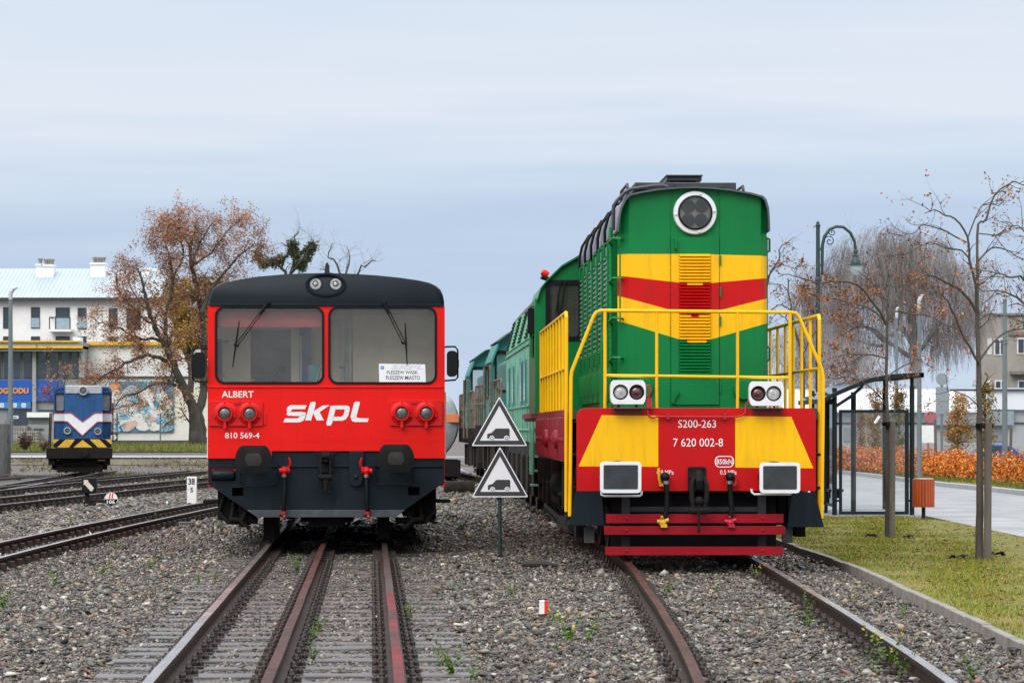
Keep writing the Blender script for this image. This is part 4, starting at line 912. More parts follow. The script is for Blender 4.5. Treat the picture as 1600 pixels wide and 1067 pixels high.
def band(u, k):                                       # stripe edges: chevrons pointing down at the centre line
    t = 1-abs(u-CX)/(CX-HL) if u < CX else 1-abs(u-CX)/(HR-CX)
    l = u < CX
    if k == 0: return hz(397 if l else 397+(u-CX)/(HR-CX)*2.6)
    e, c = {1: ((430.7 if l else 434.2), 444.6), 2: ((462 if l else 465.9), 494.6), 3: ((501 if l else 504.6), 537.6)}[k]
    return hz(e + (c-e)*t)
HM = [GRN, YEL, RED2, YEL, GRN]
fr = MB(); dr = MB()
def column(mb, us, vf):
    us = sorted(us)
    for a, c in zip(us, us[1:]):
        zs = [lambda u: arcz(u), lambda u: band(u, 0), lambda u: band(u, 1), lambda u: band(u, 2), lambda u: band(u, 3), lambda u: zbot]
        for k in range(5):
            mb.add([(a, vf(a), zs[k](a)), (c, vf(c), zs[k](c)), (c, vf(c), zs[k+1](c)), (a, vf(a), zs[k+1](a))], [(0, 1, 2, 3)], (0, 1, 2, 1, 0)[k])
vf = lambda u: HV + (0 if CL <= u <= CR else (.10*(CL-u)/(CL-HL) if u < CL else .10*(u-CR)/(HR-CR)))
arcus = [p[0] for p in ARC]
column(fr, [HL] + [u for u in arcus if HL < u < DL] + [CL, DL, DL-.001], vf); column(fr, [DR] + [u for u in arcus if DR < u < HR] + [CR, HR], vf)
column(fr, sorted(set([DL] + [u for u in arcus if DL < u < DR] + [DR, CX])), lambda u: HV+.012)
fr.build('hood_front', [GRN, YEL, RED2], hood, smooth=20)
# centre door: same stripes on a plate standing proud
zd0, zd1 = hz(632), hz(370)
us = [DL+.012, CX, DR-.012]
for a, c in zip(us, us[1:]):
    zs = [lambda u: zd1, lambda u: band(u, 0), lambda u: band(u, 1), lambda u: band(u, 2), lambda u: band(u, 3), lambda u: zd0]
    for k in range(5): dr.add([(a, HV-.014, zs[k](a)), (c, HV-.014, zs[k](c)), (c, HV-.014, zs[k+1](c)), (a, HV-.014, zs[k+1](a))], [(0, 1, 2, 3)], (0, 1, 2, 1, 0)[k])
for (xa, xb, za, zb2) in ((DL+.012, DL+.0121, zd0, zd1), (DR-.0121, DR-.012, zd0, zd1)):
    pass
dr.add([(DL+.012, HV-.014, zd0), (DR-.012, HV-.014, zd0), (DR-.012, HV-.014, zd1), (DL+.012, HV-.014, zd1), (DL+.012, HV+.01, zd0), (DR-.012, HV+.01, zd0), (DR-.012, HV+.01, zd1), (DL+.012, HV+.01, zd1)], [(0, 1, 5, 4), (2, 3, 7, 6), (0, 3, 7, 4), (1, 2, 6, 5)], 0)
door = dr.build('hood_door', [GRN, YEL, RED2], hood, smooth=20)
lv = MB(); LA, LB = hu(1061.5), hu(1109.5); nsl = 38; zt_, zb_ = hz(397), hz(586); nn = 8
for i in range(nsl):
    z1_ = zt_ + (zb_-zt_)*i/nsl; z0_ = zt_ + (zb_-zt_)*(i+.72)/nsl
    for j in range(nn):
        a = LA + (LB-LA)*j/nn; c = LA + (LB-LA)*(j+1)/nn; um = (a+c)/2; zm = (z0_+z1_)/2
        k = 0 if zm > band(um, 0) else 1 if zm > band(um, 1) else 2 if zm > band(um, 2) else 1 if zm > band(um, 3) else 0
        lv.add([(a, HV-.016, z1_), (c, HV-.016, z1_), (c, HV-.05, z0_), (a, HV-.05, z0_), (a, HV-.046, z0_-.004), (c, HV-.046, z0_-.004), (c, HV-.012, z1_-.006), (a, HV-.012, z1_-.006)], [(0, 1, 2, 3), (3, 2, 5, 4), (4, 5, 6, 7)], k)
    for a, c in ((LA-.006, LA), (LB, LB+.006)):
        k = 0 if z0_ > band(CX-.1, 0) else 1 if z0_ > band(CX-.1, 1) else 2 if z0_ > band(CX-.1, 2) else 1 if z0_ > band(CX-.1, 3) else 0
        lv.add([(a, HV-.0142, z1_), (a, HV-.05, z0_), (a, HV-.0142, z0_)], [(0, 1, 2)], k); lv.add([(c, HV-.0142, z1_), (c, HV-.05, z0_), (c, HV-.0142, z0_)], [(0, 1, 2)], k)
lv.build('louvre', [GRN, YEL, RED2], door, smooth=0, merge=False)
b = MB(); b.tube([(hu(1054), HV-.02, hz(373)), (hu(1055.5), HV-.07, hz(375)), (hu(1055.5), HV-.07, hz(388)), (hu(1055), HV-.02, hz(391))], .014, 6); b.tube([(hu(1051.5), HV-.03, hz(628)), (hu(1060), HV-.05, hz(612))], .016, 6); b.lathe((hu(1051.5), HV-.01, hz(627)), (0, -1, 0), [(.025, 0), (.025, .03)], 10)
for py in (405, 455, 500, 605): b.box(hu(1124.5), hu(1126.5), HV-.03, HV-.001, hz(py+9), hz(py-6))
b.build('door_handle', GRN, door)
for px, py in ((1004, 606.5), (1162, 609)):
    b = MB(); b.lathe((hu(px), HV, hz(py)), (0, -1, 0), [(.122, 0), (.122, .05), (.11, .062), (.001, .064)], 24); b.build('sand_filler', GRN, hood)
# big headlight
hc = (hu(1085.6), HV-.014, hz(333)); b = MB()
b.lathe(hc, (0, -1, 0), [(.256, -.05), (.256, .03), (.248, .042), (.205, .046), (.2, .02)], 48, 0, caps=False); b.lathe(hc, (0, -1, 0), [(.2, .02), (.2, .066), (.19, .07), (.184, .064), (.18, .006)], 48, 1, caps=False); b.lathe(hc, (0, -1, 0), [(.182, .008), (.001, .0081)], 40, 2)
for a in (75, 185, 282, 5): b.lathe((hc[0]+.228*math.cos(R(a)), hc[1], hc[2]+.228*math.sin(R(a))), (0, -1, 0), [(.015, .04), (.015, .06), (.006, .066)], 8, 0)
bl = b.build('big_headlight', [WHITE, BLACK, mat('lamp_housing', (.5, .43, .33), .4, var=.3)], hood)
for du, dz in ((-.082, .075), (.075, .08), (-.082, -.088), (.073, -.09)):
    l = MB(); l.lathe((hc[0]+du, HV-.023, hc[2]+dz), (0, -1, 0), [(.079, 0), (.079, .03), (.072, .034)], 24, 1); l.lathe((hc[0]+du, HV-.023, hc[2]+dz), (0, -1, 0), [(.072, .034), (.05, .014), (.022, .006), (.02, .03), (.001, .034)], 24, 0); l.build('lamp', [mat('lamp_bulb', (.46, .44, .40), .25, metal=.1, var=.3, scale=18), DGREY], bl)
b = MB(); b.prism(circ(hc[0], hc[2], .184, 36), HV-.074, HV-.07); b.build('lamp_glass', glass('lamp_cover', (.9, .9, .88), .06, (.5, .5, .46)), bl)
# roof shell over the hood with a lip, hatches and hand rails
RO = MB(); o = [(u*1.0 + (.02 if u > CX else -.02), z+.02) for u, z in ARC]; i_ = ARC
nA = len(ARC)
ROOFG2 = mat('hood_roof_sheet', (.075, .082, .09), .3, var=.25, scale=2, dirt=.4, dirtcol=(.03, .03, .03), spec=.6)  # lighter grey base: part of the sky's reflection is put into the colour
ROOFG = mat('hood_roof_grey', (.03, .036, .042), .42, var=.2, scale=2, dirt=.3, dirtcol=(.08, .08, .08))
for v in (HV-.1, HE+.02):
    RO.v += [(u, v, z) for u, z in o] + [(u, v, z+.002) for u, z in i_]
for k in range(nA-1):
    a = k; RO.f += [(a, a+1, 2*nA+a+1, 2*nA+a), (nA+a, nA+a+1, 3*nA+a+1, 3*nA+a), (a, a+1, nA+a+1, nA+a), (2*nA+a, 2*nA+a+1, 3*nA+a+1, 3*nA+a)]; RO.m += [0]*4
RO.f += [(0, nA, 3*nA, 2*nA), (nA-1, 2*nA-1, 4*nA-1, 3*nA-1)]; RO.m += [0, 0]
rs = RO.build('hood_roof', ROOFG2, hood, smooth=30)
b = MB(); v = 1.5
b.box(lu(992, v), lu(1150.5, v), v, v+2.2, lz(297, v), lz(285.3, v)); b.box(lu(1049, 2), lu(1122, 2), 1.3, 1.5, lz(294, 1.3), lz(285.5, 1.3))
b.build('roof_hatch', ROOFG, rs, bevel=.008)
b = MB(); v = 3.2; b.box(lu(1042, v), lu(1096.6, v), v, v+1.0, lz(283, v), lz(274, v)); b.box(lu(1050, v), lu(1090, v), v+.1, v+.9, 4.2, lz(283, v)); b.box(lu(1040, v), lu(1098, v), v-.05, v+1.05, lz(276, v), lz(273.6, v)); b.build('exhaust_cowl', ROOFG, rs, bevel=.01)
b = MB()
b = MB(); b.tube([lp3(x, y, 1.25) for x, y in ((1043, 293), (1036, 290.5), (1020, 291), (985, 296), (976, 301), (963, 315), (958.5, 322), (958, 360))], .022, 8); b.build('roof_rail', ROOFG, rs)
for k, v in enumerate((2.9, 4.4, 5.9, 7.4, 8.9)):
    u0 = HL-.05; b = MB(); b.tube([(u0+.28, v, 4.33), (u0+.14, v, 4.28), (u0+.04, v, 4.12), (u0, v, 3.95), (u0, v, 3.75)], .019, 8); b.build('roof_rib', BLACK, rs)
for u0, v0, v1, z0, z1 in ((lu(980, 1.8), 1.75, 2.9, 4.25, lz(288.5, 1.8)), (lu(1161, 1.8), 1.75, 2.9, 4.2, lz(291, 1.8)), (lu(941, 7), 6.6, 7.6, 4.2, lz(351, 7))):
    b = MB(); b.tube([(u0, v0, z0), (u0, v0, z1-.05), (u0, v0+.05, z1), (u0, v1-.05, z1), (u0, v1, z1-.05), (u0, v1, z0)], .018, 8); b.build('roof_rail', ROOFG, rs)
# side doors of the hood, left and right, each with louvres, ribs and handles
for s_ in (-1, 1):
    U = HL+.02 if s_ < 0 else HR-.02
    for k in range(7):
        v0 = HV+.35+k*1.13; v1 = v0+1.08; d = MB()
        d.box(min(U, U+s_*.035), max(U, U+s_*.035), v0, v1, 1.85, 3.78)
        for c in range(2):
            a = v0+.1+c*.5
            for r_ in range(18):
                z = 2.5+r_*.065; d.box(min(U+s_*.03, U+s_*.042), max(U+s_*.03, U+s_*.042), a+.06, a+.34, z, z+.022, 1); d.box(min(U+s_*.03, U+s_*.046), max(U+s_*.03, U+s_*.046), a+.06, a+.34, z+.022, z+.034, 2)  # pale strips paint in the sky seen through the slots, dark strips the openings
            for r_ in range(3): d.tube([(U+s_*.04, a+.1+r_*.11, 1.95), (U+s_*.055, a+.1+r_*.11, 2.0), (U+s_*.055, a+.1+r_*.11, 2.2), (U+s_*.04, a+.1+r_*.11, 2.25)], .02, 6)
        for z in (2.3, 3.6): d.tube([(U+s_*.03, v0+.06, z), (U+s_*.09, v0+.06, z+.03), (U+s_*.09, v0+.06, z+.17), (U+s_*.03, v0+.06, z+.2)], .014, 6)
        d.box(min(U, U+s_*.06), max(U, U+s_*.06), v0-.02, v0+.03, 1.85, 3.78)
        d.build('side_door', [GRN, DARK, mat('painted_sky_louvre', (.3, .48, .4), .4)], hood)
b = MB()
for py in (374, 436, 498, 560):
    p = lp3(985 if py == 374 else 984, py, HV-.03); q = lp3(961, py+1, HV+.15); b.tube([(HL+.06, HV+.06, p[2]), (HL+.02, HV-.05, p[2]+.01), (HL-.06, HV-.03, p[2]+.01), (HL-.1, HV+.08, p[2]-.03), (HL-.06, HV+.2, p[2]-.06)], .016, 8)
split(b, 'corner_rung', GRN, hood)
b = MB(); b.tube([(HL-.07, HV+.2, 1.75), (HL-.07, HV+.2, 3.9)], .022, 8); b.tube([(HL-.16, HV+.45, 1.75), (HL-.16, HV+.45, 2.5), (HL-.1, HV+.5, 2.9)], .03, 8); b.build('corner_pipe', GRN, hood)
# cab
CV = 9.5; CB = 1.46
prof = [(-CB, 1.722), (-CB, lz(470, CV)), (-1.40, lz(450, CV)), (-1.30, lz(437, CV)), (-1.1, lz(416, CV)), (-.82, lz(398.5, CV)), (-.4, 4.2), (0, 4.26), (.4, 4.2), (.82, 4.03), (1.1, 3.86), (1.3, 3.66), (1.40, 3.54), (CB, 3.36), (CB, 1.722)]
wl = [(lu(855.5, CV), lz(529, CV)), (lu(905, CV), lz(529, CV)), (lu(907, CV), lz(441, CV)), (lu(858, CV), lz(441, CV))]
wr = [(-x, z) for x, z in wl][::-1]
b = MB(); b.prism(prof, CV, CV+.05, holes=[wl, wr]); b.prism(prof, CV+2.6, CV+2.65)
for s_ in (-1, 1): b.prism([(CV+.05, 1.722), (CV+2.6, 1.722), (CV+2.6, 3.4), (CV+.05, 3.4)], s_*CB-.02, s_*CB+.02, plane='yz', holes=[rrect(CV+.5, CV+2.1, 2.55, 3.3, .06)])
for p, q in zip(prof[1:-1], prof[2:-1]): b.add([(p[0], CV-.08, p[1]+.01), (q[0], CV-.08, q[1]+.01), (q[0], CV+2.75, q[1]+.01), (p[0], CV+2.75, p[1]+.01), (p[0], CV-.08, p[1]-.02), (q[0], CV-.08, q[1]-.02), (q[0], CV+2.75, q[1]-.02), (p[0], CV+2.75, p[1]-.02)], [(0, 1, 2, 3), (4, 5, 6, 7), (0, 1, 5, 4)])
cab = b.build('cab', GRN, loco)
b = MB(); b.box(-1.4, 1.4, CV+1.9, CV+1.95, 1.75, 2.6); b.build('cab_panel', mat('cab_lining_green', (.2, .42, .33), .6), cab)
for wv in (wl, wr):
    b = MB(); b.prism(wv, CV+.02, CV+.03); gw = b.build('window', GLASS, cab)
    xs = [p[0] for p in wv]; zs = [p[1] for p in wv]
    s2 = MB(); s2.prism(rrect(min(xs)-.03, max(xs)+.03, min(zs)-.03, max(zs)+.03, .06), CV-.02, CV+.001, holes=[rrect(min(xs)+.04, max(xs)-.03, min(zs)+.03, max(zs)-.03, .05)]); s2.build('window_seal', BLACK, gw)
    x = sum(xs)/4; w3 = MB(); w3.tube([(x-.05, CV-.05, max(zs)+.02), (x-.12, CV-.05, max(zs)-.45)], .012, 6); w3.tube([(x+.02, CV-.05, max(zs)+.02), (x-.05, CV-.05, max(zs)-.45)], .012, 6); w3.tube([(x-.09, CV-.06, max(zs)-.2), (x-.08, CV-.06, max(zs)-.7)], .012, 6); w3.build('wiper', BLACK, gw)
b = MB(); c = lp3(852, 431, CV+.3); b.lathe((c[0]+.1, c[1], c[2]-.1), (-1, -.2, .7), [(.03, 0), (.04, .1), (.06, .18)], 12, 0); b.lathe((c[0]+.03, c[1]-.02, c[2]+.0), (-1, -.2, .7), [(.055, 0), (.06, .06), (.04, .1), (.001, .11)], 12, 1); b.build('warning_light', [DGREY, REDD], cab)
b = MB(); b.prism(rrect(lu(826, CV), lu(835, CV), lz(520, CV), lz(480, CV), .02), CV+.4, CV+.5); b.tube([(lu(840, CV), CV+.45, lz(476, CV)), (lu(831, CV), CV+.45, lz(478, CV)), (lu(831, CV), CV+.45, lz(525, CV)), (lu(840, CV), CV+.45, lz(527, CV))], .014, 6); b.build('mirror', BLACK, cab)
b = MB(); b.prism([(-.85, 1.722), (.85, 1.722), (.85, 3.2), (-.85, 3.2)], CV+2.66, 16.2); b.build('rear_hood', GRN, loco, bevel=.05)
# underframe, bogies, wheels
b = MB(); b.box(-1.0, 1.0, .4, 16.4, 1.0, 1.6); b.box(-1.25, 1.25, 6.9, 9.6, .45, 1.1); b.box(-.95, .95, .3, .45, .1, .75)
for s_ in (-1, 1):
    for v0 in (1.5, 10.7):
        b.prism([(v0, .55), (v0+4.2, .55), (v0+4.2, .8), (v0+3.2, 1.05), (v0+1, 1.05), (v0, .8)], s_*1.08-.06, s_*1.08+.06, plane='yz')
        for k in range(3): b.box(s_*1.18-.07, s_*1.18+.07, v0+.3+k*1.6-.16, v0+.3+k*1.6+.16, .36, .72); b.lathe((s_*1.18, v0+1.05+k*1.1, .95), (0, 0, 1), [(.1, -.3), (.1, .1)], 10)
    b.box(s_*1.28-.06, s_*1.28+.06, .7, 1.2, .25, .62); b.lathe((s_*1.2, 5.6, .75), (0, 1, 0), [(.18, 0), (.2, .05), (.2, 1.0), (.18, 1.05)], 14); b.box(s_*1.3-.07, s_*1.3+.07, 3.2, 3.6, .5, 1.1)
    b.tube([(s_*1.3, .5, 1.2), (s_*1.3, 1.2, .9), (s_*1.3, 3, .7), (s_*1.3, 6, .62)], .04, 8); b.box(s_*1.3-.1, s_*1.3+.1, 1.3, 1.45, .3, .9); b.tube([(s_*1.33, 2.2, 1.6), (s_*1.33, 2.2, .8), (s_*1.3, 2.4, .5)], .05, 8)
b.build('underframe', DARK, loco, bevel=.008)
for px in (923, 1236): b = MB(); b.box(lu(px)-.06, lu(px)+.06, .3, .36, lz(848, .3), lz(822, .3)); b.build('rail_guard', mat('guard_grey', (.1, .1, .1), .6), loco, bevel=.006)
for v0 in (1.8, 3.4, 5.0, 11.0, 12.6, 14.2):
    b = MB()
    for s_ in (-1, 1): b.lathe((s_*.68, v0, .52), (s_, 0, 0), [(.55, 0), (.55, .025), (.525, .035), (.52, .135), (.45, .14), (.43, .1), (.15, .09), (.12, .15)], 36)
    b.lathe((-.7, v0, .52), (1, 0, 0), [(.09, 0), (.09, 1.4)], 12); b.build('wheelset', mat('wheel_steel', (.03, .026, .024), .5), loco)
# ================================================================ LOCOMOTIVES STANDING BEHIND
MINT = mat('mint_paint', (.12, .35, .23), .6, var=.3, scale=1.5, dirt=.8, dirtcol=(.045, .07, .05), streak=True)
MINTL = mat('mint_panel', (.09, .42, .20), .55, var=.2, scale=2, dirt=.5, dirtcol=(.05, .12, .07), streak=True)
TEAL = mat('teal_paint', (.012, .20, .17), .5, var=.25, scale=1.5, dirt=.6, dirtcol=(.03, .05, .045), streak=True)
ROOFW = mat('weathered_roof', (.05, .052, .05), .7, var=.5, scale=7, dirt=.6, dirtcol=(.16, .15, .13))
RUSTF = mat('rusty_frame', (.02, .017, .014), .8, var=.5, scale=6, dirt=.5, dirtcol=(.09, .045, .025), spec=.2)
RUSTR = mat('rusty_rail', (.16, .12, .09), .8, var=.5, scale=9, dirt=.6, dirtcol=(.2, .06, .02))
lc = thing('diesel_locomotive', 'weathered pale green box-bodied diesel locomotive coupled behind the green and yellow one', 'locomotive', (1.86, 52.0, 0), .037)
pr = [(-1.42, 1.25), (-1.42, 3.1), (-1.2, 3.95), (-.9, 4.18), (0, 4.3), (.9, 4.18), (1.2, 3.95), (1.42, 3.1), (1.42, 1.25)]
b = MB(); b.prism(pr, 0, 15.5)
for s_ in (-1, 1):
    for z in (1.45, 1.9, 3.05): b.box(s_*1.43-.015, s_*1.43+.015, .05, 15.4, z, z+.05)
    for k in range(13): b.box(s_*1.425-.014, s_*1.425+.014, .3+k*1.2, .36+k*1.2, 1.26, 2.9)
b.build('body', MINT, lc, bevel=.01)
b = MB(); pr2 = [(-1.26, 3.88), (-1.0, 4.18), (-.5, 4.35), (0, 4.4), (.5, 4.35), (1.0, 4.18), (1.26, 3.88), (1.2, 3.82), (-1.2, 3.82)]; b.prism(pr2, -.05, 15.6)
for k in range(6): b.box(-.8, .5, 1+k*2.4, 2.4+k*2.4, 4.25, 4.46)
b.build('roof', ROOFW, lc, bevel=.02)
for k in range(9):
    v0 = .5+k*1.65; b = MB(); a = lambda t, d: (-1.42+.22*t-d, 3.1+.85*t+d*.25)
    b.add([(a(.08, .03)[0], v0, a(.08, .03)[1]), (a(.08, .03)[0], v0+1.5, a(.08, .03)[1]), (a(.92, .03)[0], v0+1.5, a(.92, .03)[1]), (a(.92, .03)[0], v0, a(.92, .03)[1]), (a(.08, -.02)[0], v0, a(.08, -.02)[1]), (a(.08, -.02)[0], v0+1.5, a(.08, -.02)[1]), (a(.92, -.02)[0], v0+1.5, a(.92, -.02)[1]), (a(.92, -.02)[0], v0, a(.92, -.02)[1])], [(0, 1, 2, 3), (0, 1, 5, 4), (1, 2, 6, 5), (2, 3, 7, 6), (3, 0, 4, 7)])
    if k % 2 == 0:
        for r_ in range(9):
            t = .14+r_*.085; q = a(t, .035); b.box(q[0]-.02, q[0]+.01, v0+.1, v0+1.4, q[1]-.012, q[1]+.025, 1)
    b.build('grille', [MINTL, DARK], lc)
for v0 in (1.2, 4.2, 6.0, 10.2, 12.8):
    b = MB(); b.box(-1.45, -1.41, v0, v0+.85, 1.95, 2.8); b.box(-1.46, -1.45, v0+.08, v0+.4, 2.02, 2.72, 1); b.box(-1.46, -1.45, v0+.47, v0+.78, 2.02, 2.72, 1); b.build('window', [TEAL, mat('dark_pane', (.02, .05, .05), .15)], lc)
b = MB(); b.box(-1.3, 1.3, -.35, 0, .7, 1.5); b.box(-1.38, 1.38, .02, 15.3, .55, 1.25); 
for k in range(6): b.box(-1.46, -1.36, .6+k*2.5, 1.4+k*2.5, .3, 1.0); b.lathe((-1.35, 1.9+k*2.5, .55), (1, 0, 0), [(.5, 0), (.5, .12)], 20)
b.build('underframe', RUSTF, lc, bevel=.02)
b = MB(); b.tube([(-1.5, .1, .7), (-1.5, .1, 3.0)], .03, 6); b.tube([(-1.5, .7, .7), (-1.5, .7, 3.0)], .03, 6); b.tube([(-1.5, .1, 3.0), (-1.4, .1, 3.3)], .03, 6)
for k in range(5): b.box(-1.52, -1.4, .1, .7, .5+k*.25, .53+k*.25)
b.build('entry_ladder', MINT, lc)
def shunter(label, loc, yaw, mirror_side=True):
    t = thing('diesel_locomotive', label, 'locomotive', loc, yaw, None)
    b = MB(); b.box(-1.42, 1.42, 0, 13, 1.05, 1.5); b.box(-1.3, 1.3, .05, .5, .5, 1.1)
    for k in range(16): b.box(-1.445, -1.41, .1+k*.8, .16+k*.8, 1.06, 1.5)
    for v0 in (1.2, 3.6, 8.4, 10.8): b.lathe((-.8, v0, .5), (-1, 0, 0), [(.5, 0), (.5, .13)], 22); b.box(-1.3, -1.1, v0-.3, v0+.3, .35, 1.0)
    b.box(-1.3, 1.3, 5, 7.2, .4, 1.05); b.build('underframe', RUSTF, t, bevel=.02)
    cabp = [(-1.42, 1.5), (-1.42, 3.0), (-1.25, 3.45), (-.9, 3.72), (0, 3.9), (.9, 3.72), (1.25, 3.45), (1.42, 3.0), (1.42, 1.5)]
    b = MB(); wl = rrect(-1.3, -.75, 2.35, 3.25, .1); wr = rrect(.75, 1.3, 2.35, 3.25, .1)
    b.prism(cabp, .0+4, .06+4, holes=[wl, wr]); b.prism(cabp, 6.8, 6.86, holes=[wl, wr])
    for s_ in (-1, 1): b.prism([(4.06, 1.5), (6.8, 1.5), (6.8, 3.02), (4.06, 3.02)], s_*1.39-.03, s_*1.39+.03, plane='yz', holes=[rrect(4.3, 5.3, 2.2, 2.95, .1), rrect(5.5, 6.6, 2.2, 2.95, .1)])
    for p, q in zip(cabp[1:-1], cabp[2:-1]): b.add([(p[0]*1.02, 3.85, p[1]+.02), (q[0]*1.02, 3.85, q[1]+.02), (q[0]*1.02, 7.05, q[1]+.02), (p[0]*1.02, 7.05, p[1]+.02), (p[0], 3.85, p[1]-.03), (q[0], 3.85, q[1]-.03), (q[0], 7.05, q[1]-.03), (p[0], 7.05, p[1]-.03)], [(0, 1, 2, 3), (4, 5, 6, 7), (0, 1, 5, 4)])
    cb = b.build('cab', TEAL, t); rf = MB()
    for p, q in zip(cabp[2:-2], cabp[3:-2]): rf.add([(p[0]*1.04, 3.7, p[1]+.06), (q[0]*1.04, 3.7, q[1]+.06), (q[0]*1.04, 7.15, q[1]+.06), (p[0]*1.04, 7.15, p[1]+.06), (p[0]*1.03, 3.7, p[1]+.025), (q[0]*1.03, 3.7, q[1]+.025), (q[0]*1.03, 7.15, q[1]+.025), (p[0]*1.03, 7.15, p[1]+.025)], [(0, 1, 2, 3), (4, 5, 6, 7), (0, 1, 5, 4), (2, 3, 7, 6)])
    rf.build('roof', mat('dark_teal_roof', (.012, .05, .045), .6, var=.3, dirt=.4), cb)
    for Wn in (wl, wr):
        b = MB(); b.prism(Wn, 6.82, 6.83); b.build('window', GLASS, cb); b = MB(); b.prism(Wn, 4.02, 4.03); xs = [p[0] for p in Wn]; gw = b.build('window', GLASS, cb)
        s2 = MB(); s2.prism(rrect(min(xs)-.05, max(xs)+.05, 2.3, 3.3, .13), 3.97, 4.0, holes=[Wn]); s2.build('window_seal', BLACK, gw)
    for (a, c) in ((4.3, 5.3), (5.5, 6.6)):
        b = MB(); b.prism(rrect(a, c, 2.2, 2.95, .1), -1.395, -1.385, plane='yz'); gw = b.build('window', GLASS, cb)
        s2 = MB(); s2.prism(rrect(a-.06, c+.06, 2.14, 3.01, .13), -1.44, -1.42, plane='yz', holes=[rrect(a, c, 2.2, 2.95, .1)]); s2.build('window_seal', BLACK, gw)
    b = MB(); b.prism([(-.85, 1.5), (.85, 1.5), (.85, 3.0), (.5, 3.2), (-.5, 3.2), (-.85, 3.0)], .6, 4.0); b.prism([(-.85, 1.5), (.85, 1.5), (.85, 3.1), (.5, 3.3), (-.5, 3.3), (-.85, 3.1)], 6.9, 12.6); b.build('hood', TEAL, t, bevel=.05)
    for s_ in (-1, 1):
        for v0, v1, n_ in ((.1, 3.4, 3), (7.2, 12.8, 5)): side_rail(s_*1.4, (v0, v1), 2.55, 2.05, 1.5, n_, mats=RUSTR, r=.02, par=t)
    for v0 in (3.95, 6.9): b = MB(); b.tube([(-1.46, v0, 1.2), (-1.46, v0, 2.95)], .03, 6); b.build('grab_rail', RUSTR, t)
    return t
shunter('dark teal shunting locomotive with rusty handrails, behind the pale green box-bodied one', (1.16, 68.4, .08), .058)
shunter('last teal shunting locomotive of the row, farthest from the green and yellow one', (.35, 83.6, 0), .05)
# tank wagon far behind the gap
tw = thing('tank_wagon', 'silver tank wagon with orange stripe standing far behind the two front trains', 'tank wagon', (-2.98, 94, 0), .04)
b = MB(); b.lathe((0, 0, 1.66), (0, 1, 0), [(.001, -.25), (.6, -.2), (1.05, -.08), (1.27, .06), (1.32, .2), (1.32, 9.6), (1.2, 9.75), (.001, 9.9)], 40); b.build('tank', mat('tank_silver', (.5, .52, .54), .4, metal=.3, var=.15, dirt=.5, dirtcol=(.12, .11, .1), streak=True), tw)
b = MB(); b.lathe((0, 0, 1.66), (0, 1, 0), [(1.325, .25), (1.325, 9.5)], 40)
keep = [(f) for f in b.f if len(f) == 4 and all(1.6 < b.v[i][2] < 2.1 for i in f)]; b.f = keep; b.m = [0]*len(keep)
b.prism([(x, z) for x, z in ((-1.3, 1.68), (1.3, 1.68), (1.28, 1.93), (-1.28, 1.93))], -.13, .05); b.build('stripe', mat('orange_stripe', (.75, .22, .08), .5), tw)
b = MB(); b.box(-1.2, 1.2, -.5, 10, .2, .42); b.box(-1.35, 1.35, -.6, -.4, -.02, .5); b.box(-.3, 1.3, .5, 2.2, -.1, .5)
for s_ in (-1, 1):
    for v in (1, 2.8, 7, 8.8): b.lathe((s_*.75, v, .32), (s_, 0, 0), [(.46, 0), (.46, .13)], 20)
b.build('underframe', DARK, tw)

